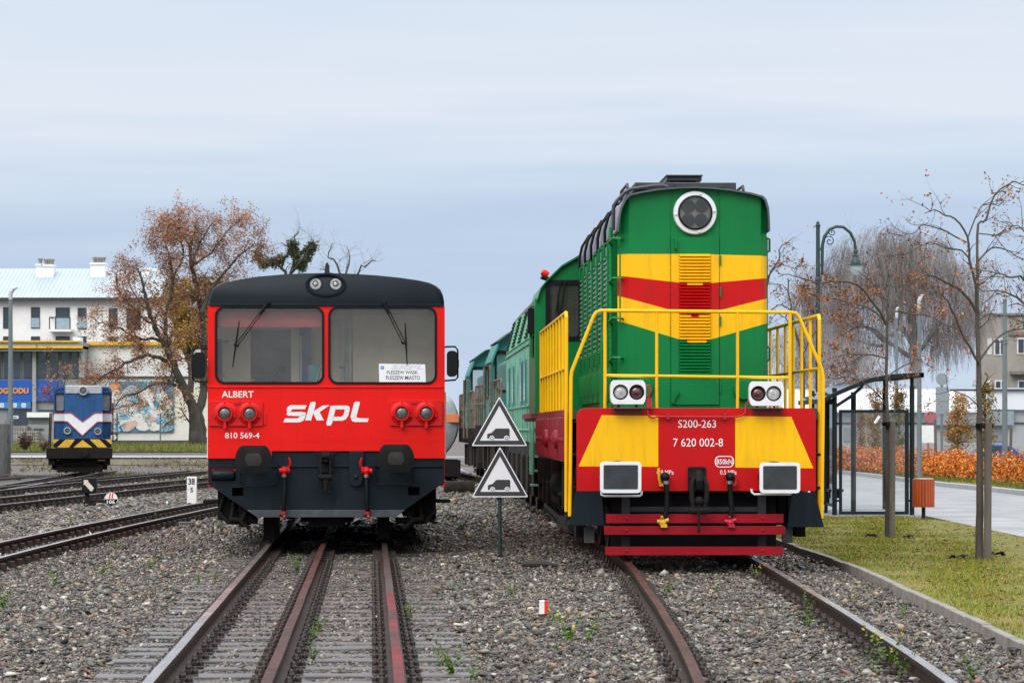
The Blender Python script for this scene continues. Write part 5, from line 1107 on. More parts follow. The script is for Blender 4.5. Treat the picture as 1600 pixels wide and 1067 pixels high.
# ================================================================ SIGNS AND SMALL THINGS BESIDE THE TRACKS
SIGNW = mat('sign_white', (.84, .84, .86), .5, var=.04, scale=3); SIGNB = mat('sign_dark', (.035, .037, .04), .5, var=.05)
POSTM = mat('post_dark_green', (.02, .035, .035), .45, var=.2)
post = thing('sign_post', 'slim dark steel post between the trains, carrying two triangular van signs', 'sign post', (-.157, 38.55, -.15)); 
b = MB(); b.tube([(0, 0, 0), (0, 0, 2.0)], .025, 12); b.ball((0, 0, 2.0), .026, 8); b.build('pole', POSTM, post)
def van_sign(label, ax, ay, bx0, bx1, by):
    s = 38.5; p0 = P(ax, ay, s); cx = (P(bx0, by, s)[0]+P(bx1, by, s)[0])/2; hw = (bx1-bx0)/2*s/F; zb = P(0, by, s)[2]; h = p0[2]-zb
    t = thing('warning_sign', label, 'sign', (cx, 38.5, zb))
    def tri(k, r=.02):
        c = (0, h*.36); pts = [(-hw, 0), (hw, 0), (0, h)]; q = [(c[0]+(x-c[0])*k, c[1]+(z-c[1])*k) for x, z in pts]; out = []
        for i in range(3):
            a, b_, c_ = Vector(q[i-1]), Vector(q[i]), Vector(q[(i+1) % 3]); d1 = (a-b_).normalized(); d2 = (c_-b_).normalized(); out += [tuple(b_+d1*r), tuple(b_+(d1+d2)*r*.3), tuple(b_+d2*r)]
        return out
    b = MB(); b.prism(tri(1), -.012, 0); pl = b.build('plate', SIGNW, t)
    b = MB(); b.prism(tri(.93, .012), -.0145, -.0122, holes=[tri(.70, .006)]); b.build('border', SIGNB, pl)
    k = s/F; u0 = -19*k; z0 = h-(h) + 11.5*k; S = 35*k/1.0
    b = MB(); van = [(0, 0), (0, .19), (.03, .22), (.2, .26), (.36, .43), (.42, .45), (.96, .45), (1, .41), (1, 0)]
    b.prism([(u0+x*S, z0+z*S) for x, z in van], -.0145, -.0122, holes=[circ(u0+.2*S, z0+.055*S, .105*S, 14, .05*S) if 0 else [(u0+.36*S, z0+.27*S), (u0+.37*S, z0+.27*S), (u0+.365*S, z0+.275*S)]]); 
    for q in (.21, .86): b.prism(circ(u0+q*S, z0+.02*S, .115*S, 18), -.0165, -.0147, 1); b.prism(circ(u0+q*S, z0+.02*S, .075*S, 18), -.0185, -.0167, 0); b.prism(circ(u0+q*S, z0+.02*S, .05*S, 18), -.0205, -.0187, 1)
    b.build('van_symbol', [SIGNB, SIGNW], pl)
    for z in (h*.9, .02): b = MB(); b.lathe((0, -.012, z), (0, -1, 0), [(.009, 0), (.009, .006)], 8); b.build('bolt', STEEL, t)
    return t
van_sign('upper of two white triangular van signs on the post between the trains', 780, 619, 736.5, 824, 696.5)
van_sign('lower of two white triangular van signs on the post between the trains', 781, 697.5, 737, 825.5, 776.5)
# red and white ballast marker
mk = thing('clearance_marker', 'small red and white marker block on the ballast between the two front tracks', 'marker', P(849, 960, 26.2))
k = 26.2/F; b = MB()
b.add([(x*k*.95, y, z*k) for (x, y, z) in ((-7.2, -.05, 2), (1.6, -.05, 2), (1.6, -.05, 22), (-6.5, -.05, 22), (-7.2, .05, 2), (1.6, .05, 2), (1.6, .05, 22), (-6.5, .05, 22))], [(0, 1, 2, 3), (4, 5, 6, 7), (0, 3, 7, 4), (3, 2, 6, 7), (0, 1, 5, 4)], 0)
b.add([(x*k*.95, y, z*k) for (x, y, z) in ((1.7, -.05, 2), (8, -.03, 2), (7.4, -.03, 22), (1.7, -.05, 22), (1.7, .05, 2), (8, .05, 2), (7.4, .05, 22), (1.7, .05, 22))], [(0, 1, 2, 3), (4, 5, 6, 7), (1, 2, 6, 5), (3, 2, 6, 7), (0, 1, 5, 4)], 1)
b.build('block', [mat('marker_white', (.8, .8, .78), .5, dirt=.2), mat('marker_red', (.75, .05, .02), .5)], mk)
b = MB(); b.box(-.01, .03, -.02, .02, -.1, .02); b.box(-.09, .02, -.03, .02, -.06, -.02); b.build('stake', RUST, mk)
# kilometre marker 38 / 5
km = thing('distance_marker', 'white marker stone lettered 38 over 5, left of the red railcar', 'marker', P(299.5, 780.5, 66))
k = 66/F; b = MB(); b.box(-7.5*k, 7.5*k, 0, .1, -.1, 36*k); b.build('stone', mat('marker_stone', (.78, .78, .77), .6, dirt=.3, dirtcol=(.3, .3, .28)), km, bevel=.008)
text('lettering', '38', -5.2*k, 5*k, 23.5*k, 33.5*k, -.001, INK, km, .03, .003); text('lettering', '5', -2*k, 2.2*k, 11.5*k, 19*k, -.001, INK, km, .03, .003); b = MB(); b.box(-6.5*k, -4.6*k, -.003, 0, 15.5*k, 16.3*k); b.build('dash', INK, km)
# point lantern with its lever weight
pt = thing('point_lantern', 'black point lantern showing a white diagonal bar beside the left tracks', 'point indicator', P(138, 788, 64))
k = 64/F; b = MB(); b.box(-9*k, 13*k, -.12, .14, 18*k, 41.5*k); b.build('lantern', BLACK, pt, bevel=.01)
b = MB(); b.prism([(-6*k, 38.5*k), (1*k, 38.5*k), (1*k, 36*k), (10*k, 26*k), (7*k, 21*k), (5*k, 21*k), (-4*k, 31*k), (-6*k, 31*k)], -.126, -.122); b.build('pointer', mat('pointer_white', (.66, .6, .52), .6, dirt=.4, dirtcol=(.5, .25, .12)), pt)
b = MB(); b.tube([(-2*k, 0, -.1), (-2*k, 0, 18*k)], .05, 10); b.box(-6*k, 5*k, -.1, .1, -.05, 5*k); b.tube([(0, 0, 5*k), (10*k, -.03, 6*k), (28*k, -.06, 5*k)], .035, 8); b.box(3*k, 12*k, -.12, .06, -.02, 3*k); b.build('lever', DARK, pt)
dk = thing('lever_disc', 'round red, white and black point lever weight lettered 106 near the black lantern', 'point weight', P(173.5, 779.5, 63.6))
k = 63.6/F; r = 10*k; b = MB(); b.lathe((0, 0, 0), (0, -1, 0), [(r, -.04), (r, .03)], 30, 0)
half = [(r*.985*math.cos(R(a)), r*.985*math.sin(R(a))) for a in range(180, 361, 10)]; b.prism([(x, min(z, -.0*r)) for x, z in half], -.034, -.0305, 1)
for x in (-.3, .12): b.prism([(x*r, .05*r), ((x+.2)*r, .05*r), ((x+.28)*r, .92*r), ((x+.08)*r, .92*r)], -.034, -.0305, 2)
dd = b.build('disc', [mat('marker_white', (.8, .8, .78)), BLACK, mat('marker_red', (.7, .02, .02))], dk)
text('lettering', '106', -.62*r, .62*r, -.72*r, -.12*r, -.035, LET, dk, .02, .003)
# loose things on the ballast between the trains
b = MB(); o = P(715, 765, 77); b.tube([(o[0]-.35, o[1], -.05), (o[0]+.42, o[1]+.1, -.05)], [.19, .2], 14); tag(b.build('old_pipe', RUSTF), 'short rusty drum lying on the ballast beside the railcar', 'drum')
b = MB(); o1, o2, o3 = P(701, 728, 128), P(722, 741, 106), P(734, 748, 97); b.tube([(p[0], p[1], -.04) for p in (o1, o2, o3)], .07, 8); tag(b.build('pipe', PAVE), 'pale pipe lying on the ballast far behind between the trains', 'pipe')
b = MB(); b.box(-3.6, -1.4, 124, 125.5, .12, .3); tag(b.build('concrete_slab', PAVE, bevel=.02), 'pale concrete slab at the end of the gap between the trains', 'slab')
b = MB(); o = P(842, 885, 35.5)
for q, w_, h_ in ((0, .55, .035), ):
    b.tube([(o[0]-.2, o[1], -.1), (o[0]+.0, o[1]+.02, -.09), (o[0]+.22, o[1]-.03, -.11)], [.03, .045, .02], 8)
tag(b.build('stick', mat('dead_wood', (.05, .042, .038), .8, bump=.5)), 'short dead stick lying on the ballast between the sign post and the locomotive', 'stick')
b = MB(); o = P(289, 820, 51); b.box(o[0]-.13, o[0]+.14, o[1], o[1]+.15, -.16, -.09); tag(b.build('wood_offcut', WOOD, bevel=.01), 'dark timber offcut on the ballast left of the red railcar', 'offcut')

# weeds
WEEDM = LEAFM
def weed(n, seed, flower=False):
    g_ = np.random.default_rng(seed); vs = []; ts = []
    st = g_.integers(5, 9)
    for s_ in range(st):
        a = g_.uniform(0, 6.28); hgt = g_.uniform(.08, .2); lean = g_.uniform(.2, .7)
        for i in range(n):
            t = (i+1)/n; p = np.array([math.cos(a)*lean*hgt*t, math.sin(a)*lean*hgt*t, hgt*t])
            d = g_.normal(0, 1, 3); d /= np.linalg.norm(d); e = np.cross(d, g_.normal(0, 1, 3)); e /= np.linalg.norm(e); L_ = g_.uniform(.015, .034)*(1.2-.5*t); W_ = L_*.32
            vs += [p, p+d*L_*.5+e*W_, p+d*L_, p+d*L_*.5-e*W_]; c = np.array((.09, .16, .02)) if not (flower and t > .8) else np.array((.5, .4, .03)); ts.append(c*g_.uniform(.6, 1.4))
    v = np.array(vs); me = npmesh('small_weed', v, np.arange(len(v)).reshape(-1, 4), np.clip(np.array(ts), 0, 1), WEEDM); return me
wp = [weed(16, 3), weed(12, 4), weed(18, 9, True), weed(9, 6)]; used = [False]*4
spots = [(465, 893, 0, 1.4), (800, 930, 0, .9), (712, 925, 1, .7), (890, 1000, 2, 1.5), (920, 1003, 1, 1), (860, 978, 3, .9), (1265, 955, 1, 1.3), (1262, 980, 0, 1.1), (1388, 1040, 2, 1.6), (1182, 905, 2, 1.1), (1045, 925, 0, .8), (930, 992, 3, 1), (640, 965, 1, 1), (492, 1000, 1, .9), (500, 985, 0, .8), (705, 1050, 0, 1.3), (740, 1062, 1, 1), (235, 888, 0, 1), (160, 897, 2, 1), (85, 915, 1, 1.2), (5, 950, 0, 1.3), (239, 812, 0, 1.3), (262, 806, 1, 1.2), (112, 818, 3, 1.5), (180, 857, 1, 1.1), (310, 912, 3, .8), (336, 910, 1, .8), (345, 830, 1, 1.2), (720, 828, 1, 1.5), (700, 815, 0, 1.3), (757, 825, 1, 1.2), (1335, 945, 3, 1), (1412, 962, 1, .9), (1365, 1050, 3, 1.2), (1410, 1058, 1, 1.2), (1520, 1060, 0, 1), (870, 1020, 3, .9), (1120, 925, 3, .8), (300, 765, 1, 2), (275, 766, 0, 1.8), (490, 1030, 0, .8), (690, 1040, 3, 1)]
for px, py, kk, sc in spots:
    Y = gy(py, -.15); o = wp[kk] if not used[kk] else wp[kk].copy()
    if used[kk]: COL.objects.link(o)
    used[kk] = True; o.location = ((px-800)*Y/F, Y, -.15); o.rotation_euler = (0, 0, rnd.uniform(0, 6.28)); o.scale = (sc*.95,)*3
    tag(o, 'weed with yellow flower heads growing in the grey ballast' if kk == 2 else 'small low green weed growing in the grey ballast', 'weed', 'yellow flowered weeds in the ballast' if kk == 2 else 'green weeds in the ballast')
# ================================================================ LEFT BACKGROUND
BL = mat('blue_loco_paint', (.007, .075, .22), .45, var=.2, scale=2, dirt=.6, dirtcol=(.02, .04, .09), streak=True)
SILV = mat('silver_paint', (.40, .42, .44), .45, var=.15, scale=4, dirt=.5, dirtcol=(.12, .1, .09))
nl = thing('narrow_gauge_locomotive', 'small blue narrow gauge locomotive with white chevron on the left', 'locomotive', P(124.5, 740, 97.5), .14)
k = 97.5/F
q = lambda px, py: ((px-124.5)*k, (740-py)*k)
def qp(*pts): return [q(*p) for p in pts]
b = MB(); b.prism(qp((101, 686), (160, 686), (160, 603), (101, 603)), 0, 6); hd = b.build('hood', BL, nl, bevel=.02)
b = MB(); b.prism(qp((102, 614.5), (159, 614.5), (158.5, 604), (156, 602), (104, 602), (102.5, 604)), -.04, 2.0); b.build('nose_cap', SILV, hd, bevel=.03)
b = MB(); b.prism(qp((114, 672), (147, 672), (147, 619.5), (114, 619.5)), -.02, 0); b.box(q(130, 0)[0]-.008, q(130, 0)[0]+.008, -.03, -.02, q(0, 660)[1], q(0, 622)[1]); b.build('hood_door', BL, hd, bevel=.006)
cp = qp((84, 686), (84, 611), (86, 606), (92, 604), (169, 604), (173, 607), (174.5, 613), (174.5, 686))
wl_, wr_ = [(x, z) for x, z in rrect(*[q(87, 0)[0], q(99.5, 0)[0]], q(0, 641.5)[1], q(0, 615)[1], .06)], [(x, z) for x, z in rrect(q(160.5, 0)[0], q(172, 0)[0], q(0, 641.5)[1], q(0, 615)[1], .06)]
b = MB(); b.prism(cp, .9, 1.0, holes=[wl_, wr_]); b.prism(cp, 3.4, 3.5); b.prism(qp((84, 611), (86, 606), (92, 603.6), (169, 603.6), (173, 607), (174.5, 613), (172, 613), (168, 607), (92, 607), (86, 612)), .86, 3.5, 0); b.build('cab', BL, nl)
for Wn in (wl_, wr_):
    b = MB(); b.prism(Wn, .93, .95); gw = b.build('window', glass('grey_window', (.5, .53, .55), .5, (.4, .42, .44)), nl)
    xs = [p[0] for p in Wn]; zs = [p[1] for p in Wn]; b = MB(); b.prism(rrect(min(xs)-.03, max(xs)+.03, min(zs)-.03, max(zs)+.03, .08), .87, .9, holes=[Wn]); b.build('window_seal', BLACK, gw)
def chev(dy0, dy1, w0):
    L_ = [(101, 645+dy0), (111.5, 645+dy0), (129, 660+dy0), (148, 645+dy0), (160, 645+dy0)]; M_ = [(101, 645+dy1), (105, 645+dy1), (128.5, 668+dy1-.5), (153, 645+dy1), (160, 645+dy1)]
    return L_, M_
b = MB(); up = [(101, 645), (111.5, 645), (128.8, 659), (148, 645), (160, 645)]; lo = [(101, 658.5), (105, 658.5), (128.6, 680.5), (152, 659), (160, 659)]
b.prism(qp(*(up + lo[::-1])), -.03, -.022); b.prism(qp((84, 645), (100.6, 645), (100.6, 658), (84, 658)), .86, .899); b.prism(qp((160.4, 645), (174.5, 645), (174.5, 659), (160.4, 659)), .86, .899)
split(b, 'white_chevron', WHITE, nl)
b = MB()
for ln in (up, lo): b.tube([(q(*p)[0], -.032, q(*p)[1]) for p in ln], .022, 4)
for a, c in (((84, 645), (100.6, 645)), ((84, 658), (100.6, 658)), ((160.4, 645), (174.5, 645)), ((160.4, 659), (174.5, 659))): b.tube([(q(*a)[0], .86, q(*a)[1]), (q(*c)[0], .86, q(*c)[1])], .022, 4)
split(b, 'red_edge', mat('dull_red', (.35, .03, .04), .5), nl)
def sp_lamp(px, py, r):
    c = q(px, py); l = MB(); l.lathe((c[0], .0, c[1]), (0, -1, 0), [(r, -.1), (r, .12), (r*.85, .16), (r*.7, .14), (r*.66, .08)], 24, 0); l.lathe((c[0], 0, c[1]), (0, -1, 0), [(r*.7, .08), (.001, .1)], 20, 1); l.build('headlight', [SILV, LENSD], nl)
sp_lamp(130, 610.5, .16); sp_lamp(105.5, 673, .12); sp_lamp(152.5, 674, .12)
b = MB(); b.prism(qp((84, 699), (174, 699), (174, 686), (84, 686)), -.05, .1)
o = len(b.v)
for quad in ([(84, 694), (84, 686.3), (93, 686.3)], [(90, 698.8), (103, 686.3), (117, 686.3), (108, 698.8)], [(115, 698.8), (129, 687.2), (144, 698.8)], [(140, 686.3), (155, 686.3), (167, 698.8), (153, 698.8)], [(164, 686.3), (174, 686.3), (174, 694.5)]):
    b.prism(qp(*quad), -.056, -.052, 1)
b.build('hazard_panel', [BLACK, mat('hazard_yellow', (.7, .4, .03), .5, dirt=.5, dirtcol=(.3, .12, .04))], nl)
b = MB(); b.prism(qp((73, 716), (175, 716), (175, 700), (73, 700)), -.25, .0); b.box(*[q(86, 0)[0], q(172, 0)[0]], -.06, 6, q(0, 718)[1], q(0, 700)[1]); b.prism(qp((96, 731), (154, 731), (152, 716), (98, 716)), .1, .6); b.lathe((q(132, 0)[0], -.25, q(0, 708)[1]), (0, -1, 0), [(.08, 0), (.08, .1), (.12, .11), (.12, .14)], 14); b.box(q(76, 0)[0], q(86, 0)[0], -.1, .2, q(0, 726)[1], q(0, 716)[1]); b.box(q(163, 0)[0], q(172, 0)[0], .1, .4, q(0, 727)[1], q(0, 716)[1])
for s_ in (-1, 1):
    for v in (1.2, 4.2): b.lathe((s_*.4, v, .36), (s_, 0, 0), [(.36, 0), (.36, .1)], 22); b.box(s_*.62-.09, s_*.62+.09, v-.5, v+.5, .12, .6)
b.box(-.9, .9, .25, 5.6, .13, .52); b.box(-.75, .75, .1, .3, .05, .3)
b.build('underframe', DARK, nl, bevel=.01)
b = MB(); b.box(q(152.5, 0)[0], q(164, 0)[0], -.02, .08, q(0, 720)[1], q(0, 716.2)[1]); b.box(q(89, 0)[0], q(93, 0)[0], -.02, .08, q(0, 719)[1], q(0, 716.2)[1]); split(b, 'yellow_mark', mat('hazard_yellow', (.7, .4, .03)), nl)
b = MB()
for px, a, c in ((79, 645, 700), (76.5, 645, 700), (176, 630, 690), (86, 666, 686), (170, 668, 686)): b.tube([(q(px, 0)[0], .1, q(0, c)[1]), (q(px+(2 if px < 80 else 0), 0)[0], .1, q(0, a)[1])], .02, 6)
split(b, 'handrail', RUSTF, nl)
b = MB(); c = q(177, 683); b.box(c[0]-.1, c[0]+.12, .3, .5, c[1]-.12, c[1]+.12); b.lathe((c[0], .3, c[1]), (0, -1, 0), [(.1, 0), (.1, .01)], 18, 1); b.build('side_lamp', [BLACK, WHITE], nl)

# white apartment house far left
Y = 190.0; k = Y/F; X = lambda px: (px-800)*k; Z = lambda py: CH + (HZ-py)*k
PLAST = mat('white_render', (.86, .85, .83), .85, var=.05, scale=1.2, dirt=.15, dirtcol=(.4, .4, .4)); FRAME = mat('anthracite_frame', (.03, .035, .04), .5)
PANE = mat('dark_pane_blue', (.03, .045, .06), .08, var=.3, scale=.3, spec=.8)
ap = thing('apartment_building', 'white three storey apartment house with pale blue metal roof on the far left', 'building', (X(110), Y, .6))
ox = X(110); a = lambda px: X(px)-ox; z = lambda py: Z(py)-.6
b = MB(); b.box(a(-40), a(250), 0, 12, -.6, z(467)); b.build('wall', PLAST, ap)
ROOFB = mat('pale_metal_roof', (.40, .47, .52), .4, metal=.2, var=.05, scale=.5)
b = MB(); zr = z(412); ze = z(466)
b.prism([(-.5, ze), (6, zr), (12.5, ze), (12.3, ze-.1), (-.3, ze-.1)], a(-41), a(251), plane='yz')
for i in range(46):
    u = a(-40)+i*(a(250)-a(-40))/45; b.tube([(u, -.5, ze+.01), (u, 6, zr+.01)], .018, 4)
b.build('roof', ROOFB, ap); b = MB(); b.box(a(-41), a(251), -.6, -.5, ze-.2, ze+.02); b.build('gutter', FRAME, ap)
wins = [(48.6, 62.4, 480, 513), (87, 109, 480.5, 515), (121.5, 135, 481, 514), (170, 183.6, 481.5, 514), (198, 220, 481.5, 515), (5, 18, 480, 513), (48.6, 62.4, 525.5, 560), (87, 109, 525.5, 560), (121.5, 135, 525.5, 560), (170, 183.6, 526, 560), (198, 220, 526, 560), (5, 18, 525.5, 560)]
for i, (x0, x1, y0, y1) in enumerate(wins):
    b = MB(); fr_ = [(a(x0), z(y1)), (a(x1), z(y1)), (a(x1), z(y0)), (a(x0), z(y0))]; m_ = .09
    ho = [(a(x0)+m_, z(y1)+m_), (a(x1)-m_, z(y1)+m_), (a(x1)-m_, z(y0)-m_), (a(x0)+m_, z(y0)-m_)]; b.prism(fr_, -.06, .0, holes=[ho]); w_ = b.build('window', FRAME, ap)
    b = MB(); b.prism(ho, -.03, -.005); b.build('pane', PANE, w_)
    if i in (0, 2, 6, 8): b = MB(); b.box(a(x0)+.02, a(x1)-.02, -.12, -.1, z(y1)+.05, z((y0+y1)/2)-.02); b.build('glass_guard', mat('frosted_glass', (.32, .42, .47), .2), w_)
b = MB(); b.box(a(80), a(115), -1.3, -.0, z(519), z(515.5)); bal = b.build('balcony', PLAST, ap)
b = MB(); b.box(a(92), a(114), -1.25, -1.22, z(515), z(498)); b.build('glass_guard', mat('frosted_glass', (.32, .42, .47), .2), bal)
b = MB()
for px in (82, 91.5, 114): b.tube([(a(px), -1.24, z(515.5)), (a(px), -1.24, z(497))], .04, 6)
b.tube([(a(82), -1.24, z(497)), (a(114), -1.24, z(497))], .04, 6); b.tube([(a(82), -1.24, z(497)), (a(82), 0, z(497))], .04, 6); b.build('railing', FRAME, bal)
for x0, x1, y0, y1, pipes in ((66.5, 84, 416, 431, (71, 75, 80.5)), (57, 66.5, 415, 421, (62,)), (142, 165, 413, 427, (147, 152, 156, 161)), (222, 235, 421, 433, ())):
    x0, x1 = 800-(800-x0)*1.022, 800-(800-x1)*1.022; y0 -= 5; y1 -= 5; pipes = [800-(800-p)*1.022 for p in pipes]; b = MB(); b.box(a(x0), a(x1), 4, 5, z(y1)-1.0, z(y0)); b.box(a(x0-1), a(x1+1), 3.9, 5.1, z(y0), z(y0)+.12); c_ = b.build('chimney', PLAST, ap)
    for p in pipes:
        b = MB(); b.lathe((a(p), 4.5, z(y0)), (0, 0, 1), [(.1, 0), (.1, .35), (.16, .37), (.16, .5), (.1, .54)], 10); b.build('vent_pipe', STEEL, c_)

# shop building in front of it
Y = 150.0; k = Y/F; ox = X2 = (60-800)*k; a = lambda px: (px-800)*k - ox; z = lambda py: CH + (HZ-py)*k - .6
sh = thing('shop_building', 'long flat roofed shop with yellow roof edge, blue fascia signs and seafood poster', 'building', (ox, Y, .6))
CLAD = mat('grey_cladding', (.24, .25, .27), .55, var=.08); YEDGE = mat('yellow_edge', (.75, .42, .02), .5); BFAS = mat('blue_fascia', (.01, .09, .45), .4, var=.06); SHW = mat('shop_white', (.74, .73, .71), .8, var=.06, scale=1); SHB = mat('shop_beige', (.66, .64, .59), .8, var=.06, scale=2)
b = MB(); b.box(a(-60), a(131), 0, 25, -.6, z(545)); b.build('wall', CLAD, sh)
b = MB(); b.box(a(131.2), a(327), 1.5, 25, -.6, z(538)); b.build('white_wall', SHW, sh)
b = MB(); b.box(a(97), a(327), .6, 1.45, -.6, z(590)); b.build('beige_wall', SHB, sh)
b = MB(); b.box(a(97), a(328), .5, 1.5, z(590.5), z(587.5)); b.box(a(132), a(328), .55, .59, -.6, z(688)); split(b, 'dark_ledge', FRAME, sh)
b = MB(); b.box(a(-62), a(134), -1.0, 24, z(541), z(535.5), 0); b.box(a(-62), a(134), -1.05, -1.0, z(545), z(541), 1); b.box(a(132), a(328), 1.2, 25, z(538), z(532.5), 1); b.box(a(-62), a(128), -1.1, 0, z(535.4), z(533), 1); b.box(a(-62), a(132), -.9, -.1, z(549.5), z(546), 0); b.build('roof_edge', [CLAD, YEDGE], sh)
for x0, x1 in ((-60, 4), (4.6, 18), (19, 34), (35, 51.5), (58.5, 75), (76, 94), (95, 110), (111, 124)):
    b = MB(); b.box(a(x0), a(x1), -.06, .0, z(591), z(550)); w_ = b.build('window', mat('window_grey', (.12, .13, .14), .5), sh); b = MB(); b.box(a(x0)+.08, a(x1)-.08, -.1, -.065, z(590), z(566)); b.box(a(x0)+.08, a(x1)-.08, -.1, -.065, z(565), z(551)); b.build('pane', PANE, w_)
b = MB(); b.box(a(52), a(57.6), -.3, .0, z(690), z(546)); b.box(a(125), a(131), -.3, 0, z(590), z(546)); b.tube([(a(127.5), -.35, z(546)), (a(128), -.35, z(556)), (a(131), -.35, z(562)), (a(131.5), -.35, z(590))], .07, 8); split(b, 'pillar', mat('pillar_grey', (.33, .34, .35), .6), sh)
f1 = MB(); f1.box(a(-60), a(51.4), -.15, 0, z(627.5), z(593.5)); f1 = f1.build('fascia', BFAS, sh); f2 = MB(); f2.box(a(57.8), a(97), -.15, 0, z(627), z(593.5)); f2 = f2.build('fascia', BFAS, sh)
text('lettering', 'OGRODU', a(-3.5), a(45.6), z(615), z(606), -.16, mat('sign_orange', (.8, .3, .03), .5), f1, .04, .05)
text('lettering', 'Al', a(66), a(78), z(615), z(605), -.16, mat('sign_red', (.55, .01, .05), .5), f2, .03, .05)
b = MB(); b.box(a(-60), a(49), -.2, 0, z(638), z(628)); st = b.build('pictogram_strip', mat('strip_blue', (.03, .2, .55), .5), sh)
b = MB()
for px in (4, 24, 38): 
    b.prism(rrect(a(px-3.2), a(px+3.2), z(636.5), z(629.8), .05, 3), -.215, -.202, holes=[rrect(a(px-1.8), a(px+1.8), z(635.2), z(631.2), .04, 3)]); b.prism(circ(a(px), z(633.2), .04, 10), -.215, -.202)
split(b, 'pictogram', LET, st)
b = MB(); b.box(a(12), a(50), -.02, 0, z(680), z(641)); b.box(a(60), a(96), -.02, .0, z(650), z(640)); split(b, 'shop_front', PANE, sh)
b = MB(); b.box(a(100), a(112), 3, 4, z(532), z(524)); b.tube([(a(104), 3, z(533)), (a(111), 3, z(528)), (a(113), 3, z(534))], .06, 6); b.build('roof_unit', WHITE, sh, bevel=.03)
# goods in front of the shop
PAL = mat('stacked_paving', (.3, .29, .27), .8, var=.2, scale=3)
for i, (x0, x1, y0, y1, lab) in enumerate(((20, 40, 664, 690, 'pallet of grey paving blocks under the blue shop fascia, nearest the lamp post'), (41, 58, 672, 690, 'low pallet of grey paving blocks in front of the shop, right of the higher one'))):
    Yp = 140; kk = Yp/F; b = MB(); n_ = 4
    for r_ in range(n_):
        za = CH+(HZ-y1)*kk + r_*((y1-y0)*kk/n_)
        for c_ in range(5):
            xa = (x0-800)*kk + c_*((x1-x0)*kk/5); b.box(xa, xa+(x1-x0)*kk/5-.02, Yp, Yp+1, za, za+(y1-y0)*kk/n_-.025)
    tag(b.build('paving_pallet', PAL), lab, 'pallet', 'paving pallets by the shop')
kk = 141/F; wx = lambda px: (px-800)*kk; wz = lambda py: CH+(HZ-py)*kk
db = thing('display_wall', 'grey sample wall lettered JONIEC with white panel on top, in front of the shop', 'display', (wx(61), 141, wz(690)))
b = MB(); b.box(wx(43)-wx(61), wx(79)-wx(61), 0, .4, 0, wz(663)-wz(690)); b.build('panel', mat('display_grey', (.27, .27, .27), .7), db); b = MB(); b.box(wx(43)-wx(61), wx(79)-wx(61), -.2, .6, wz(652)-wz(690), wz(644)-wz(690)); b.build('white_top', WHITE, db); b = MB(); b.box(wx(44)-wx(61), wx(78)-wx(61), .1, .4, wz(663)-wz(690), wz(652)-wz(690)); b.build('glazed_band', mat('band_grey', (.14, .15, .16), .3), db)
text('lettering', 'JONIEC', wx(52)-wx(61), wx(69)-wx(61), wz(673.5)-wz(690), wz(669)-wz(690), -.01, INK, db, .02, .02)
b = MB(); b.prism(circ(wx(46)-wx(61), wz(671)-wz(690), .1, 14), -.02, -.002, holes=[circ(wx(46.4)-wx(61), wz(671)-wz(690), .06, 12)]); b.build('emblem', mat('emblem_red', (.3, .05, .04), .6), db)
b = MB(); b.box((23-800)*kk, (36-800)*kk, 139.6, 139.7, wz(654), wz(649.5)); o = b.build('small_sign', WHITE); tag(o, 'small white sign above the paving pallets in front of the shop', 'sign'); text('lettering', 'JONIEC', (25-800)*kk, (34-800)*kk, wz(653), wz(651), 139.59, INK, o, .02, .01)
# seafood poster
pp = thing('wall_poster', 'large poster of fish and shellfish on the beige shop wall', 'poster', ((220-800)*150.5/F, 150.5, .6)); kk = 150.5/F
c0 = lambda px, py: ((px-220)*kk, CH+(HZ-py)*kk-.6)
b = MB(); b.box(c0(170, 0)[0], c0(271.5, 0)[0], 0, .08, c0(0, 675)[1], c0(0, 596)[1])
b.build('panel', mat('poster_blue', (.04, .16, .26), .5, scale=.45, col2=(.10, .28, .40)), pp)
SEA = [mat('shell_white', (.62, .6, .58), .5, var=.2, scale=2.5), mat('fish_grey', (.36, .42, .47), .5, var=.5, scale=1.6, stretch=(1, 1, 3)), mat('shrimp_pink', (.5, .36, .32), .5, var=.35, scale=3), mat('ice_blue', (.2, .44, .62), .5, var=.35, scale=1.5), mat('poster_orange', (.65, .26, .09), .5)]
r = random.Random(12); b = MB(); lay = -.004
def blob(cx, cy, rx, ry, ang, m_):
    global lay
    x0_, z0_ = c0(cx, cy); pts = []
    for i in range(22):
        t = 2*math.pi*i/22; f = 1+.09*math.sin(3*t+cx)+r.uniform(-.04, .04); x_, y_ = 1.18*rx*f*math.cos(t), 1.25*ry*f*math.sin(t); ca, sa = math.cos(R(ang)), math.sin(R(ang))
        px_ = min(max(cx + x_*ca-y_*sa, 170.6), 271); py_ = min(max(cy - (x_*sa+y_*ca), 596.5), 674.5); pts.append(c0(px_, py_))
    b.prism(pts, lay, lay+.003, m_); lay -= .0035
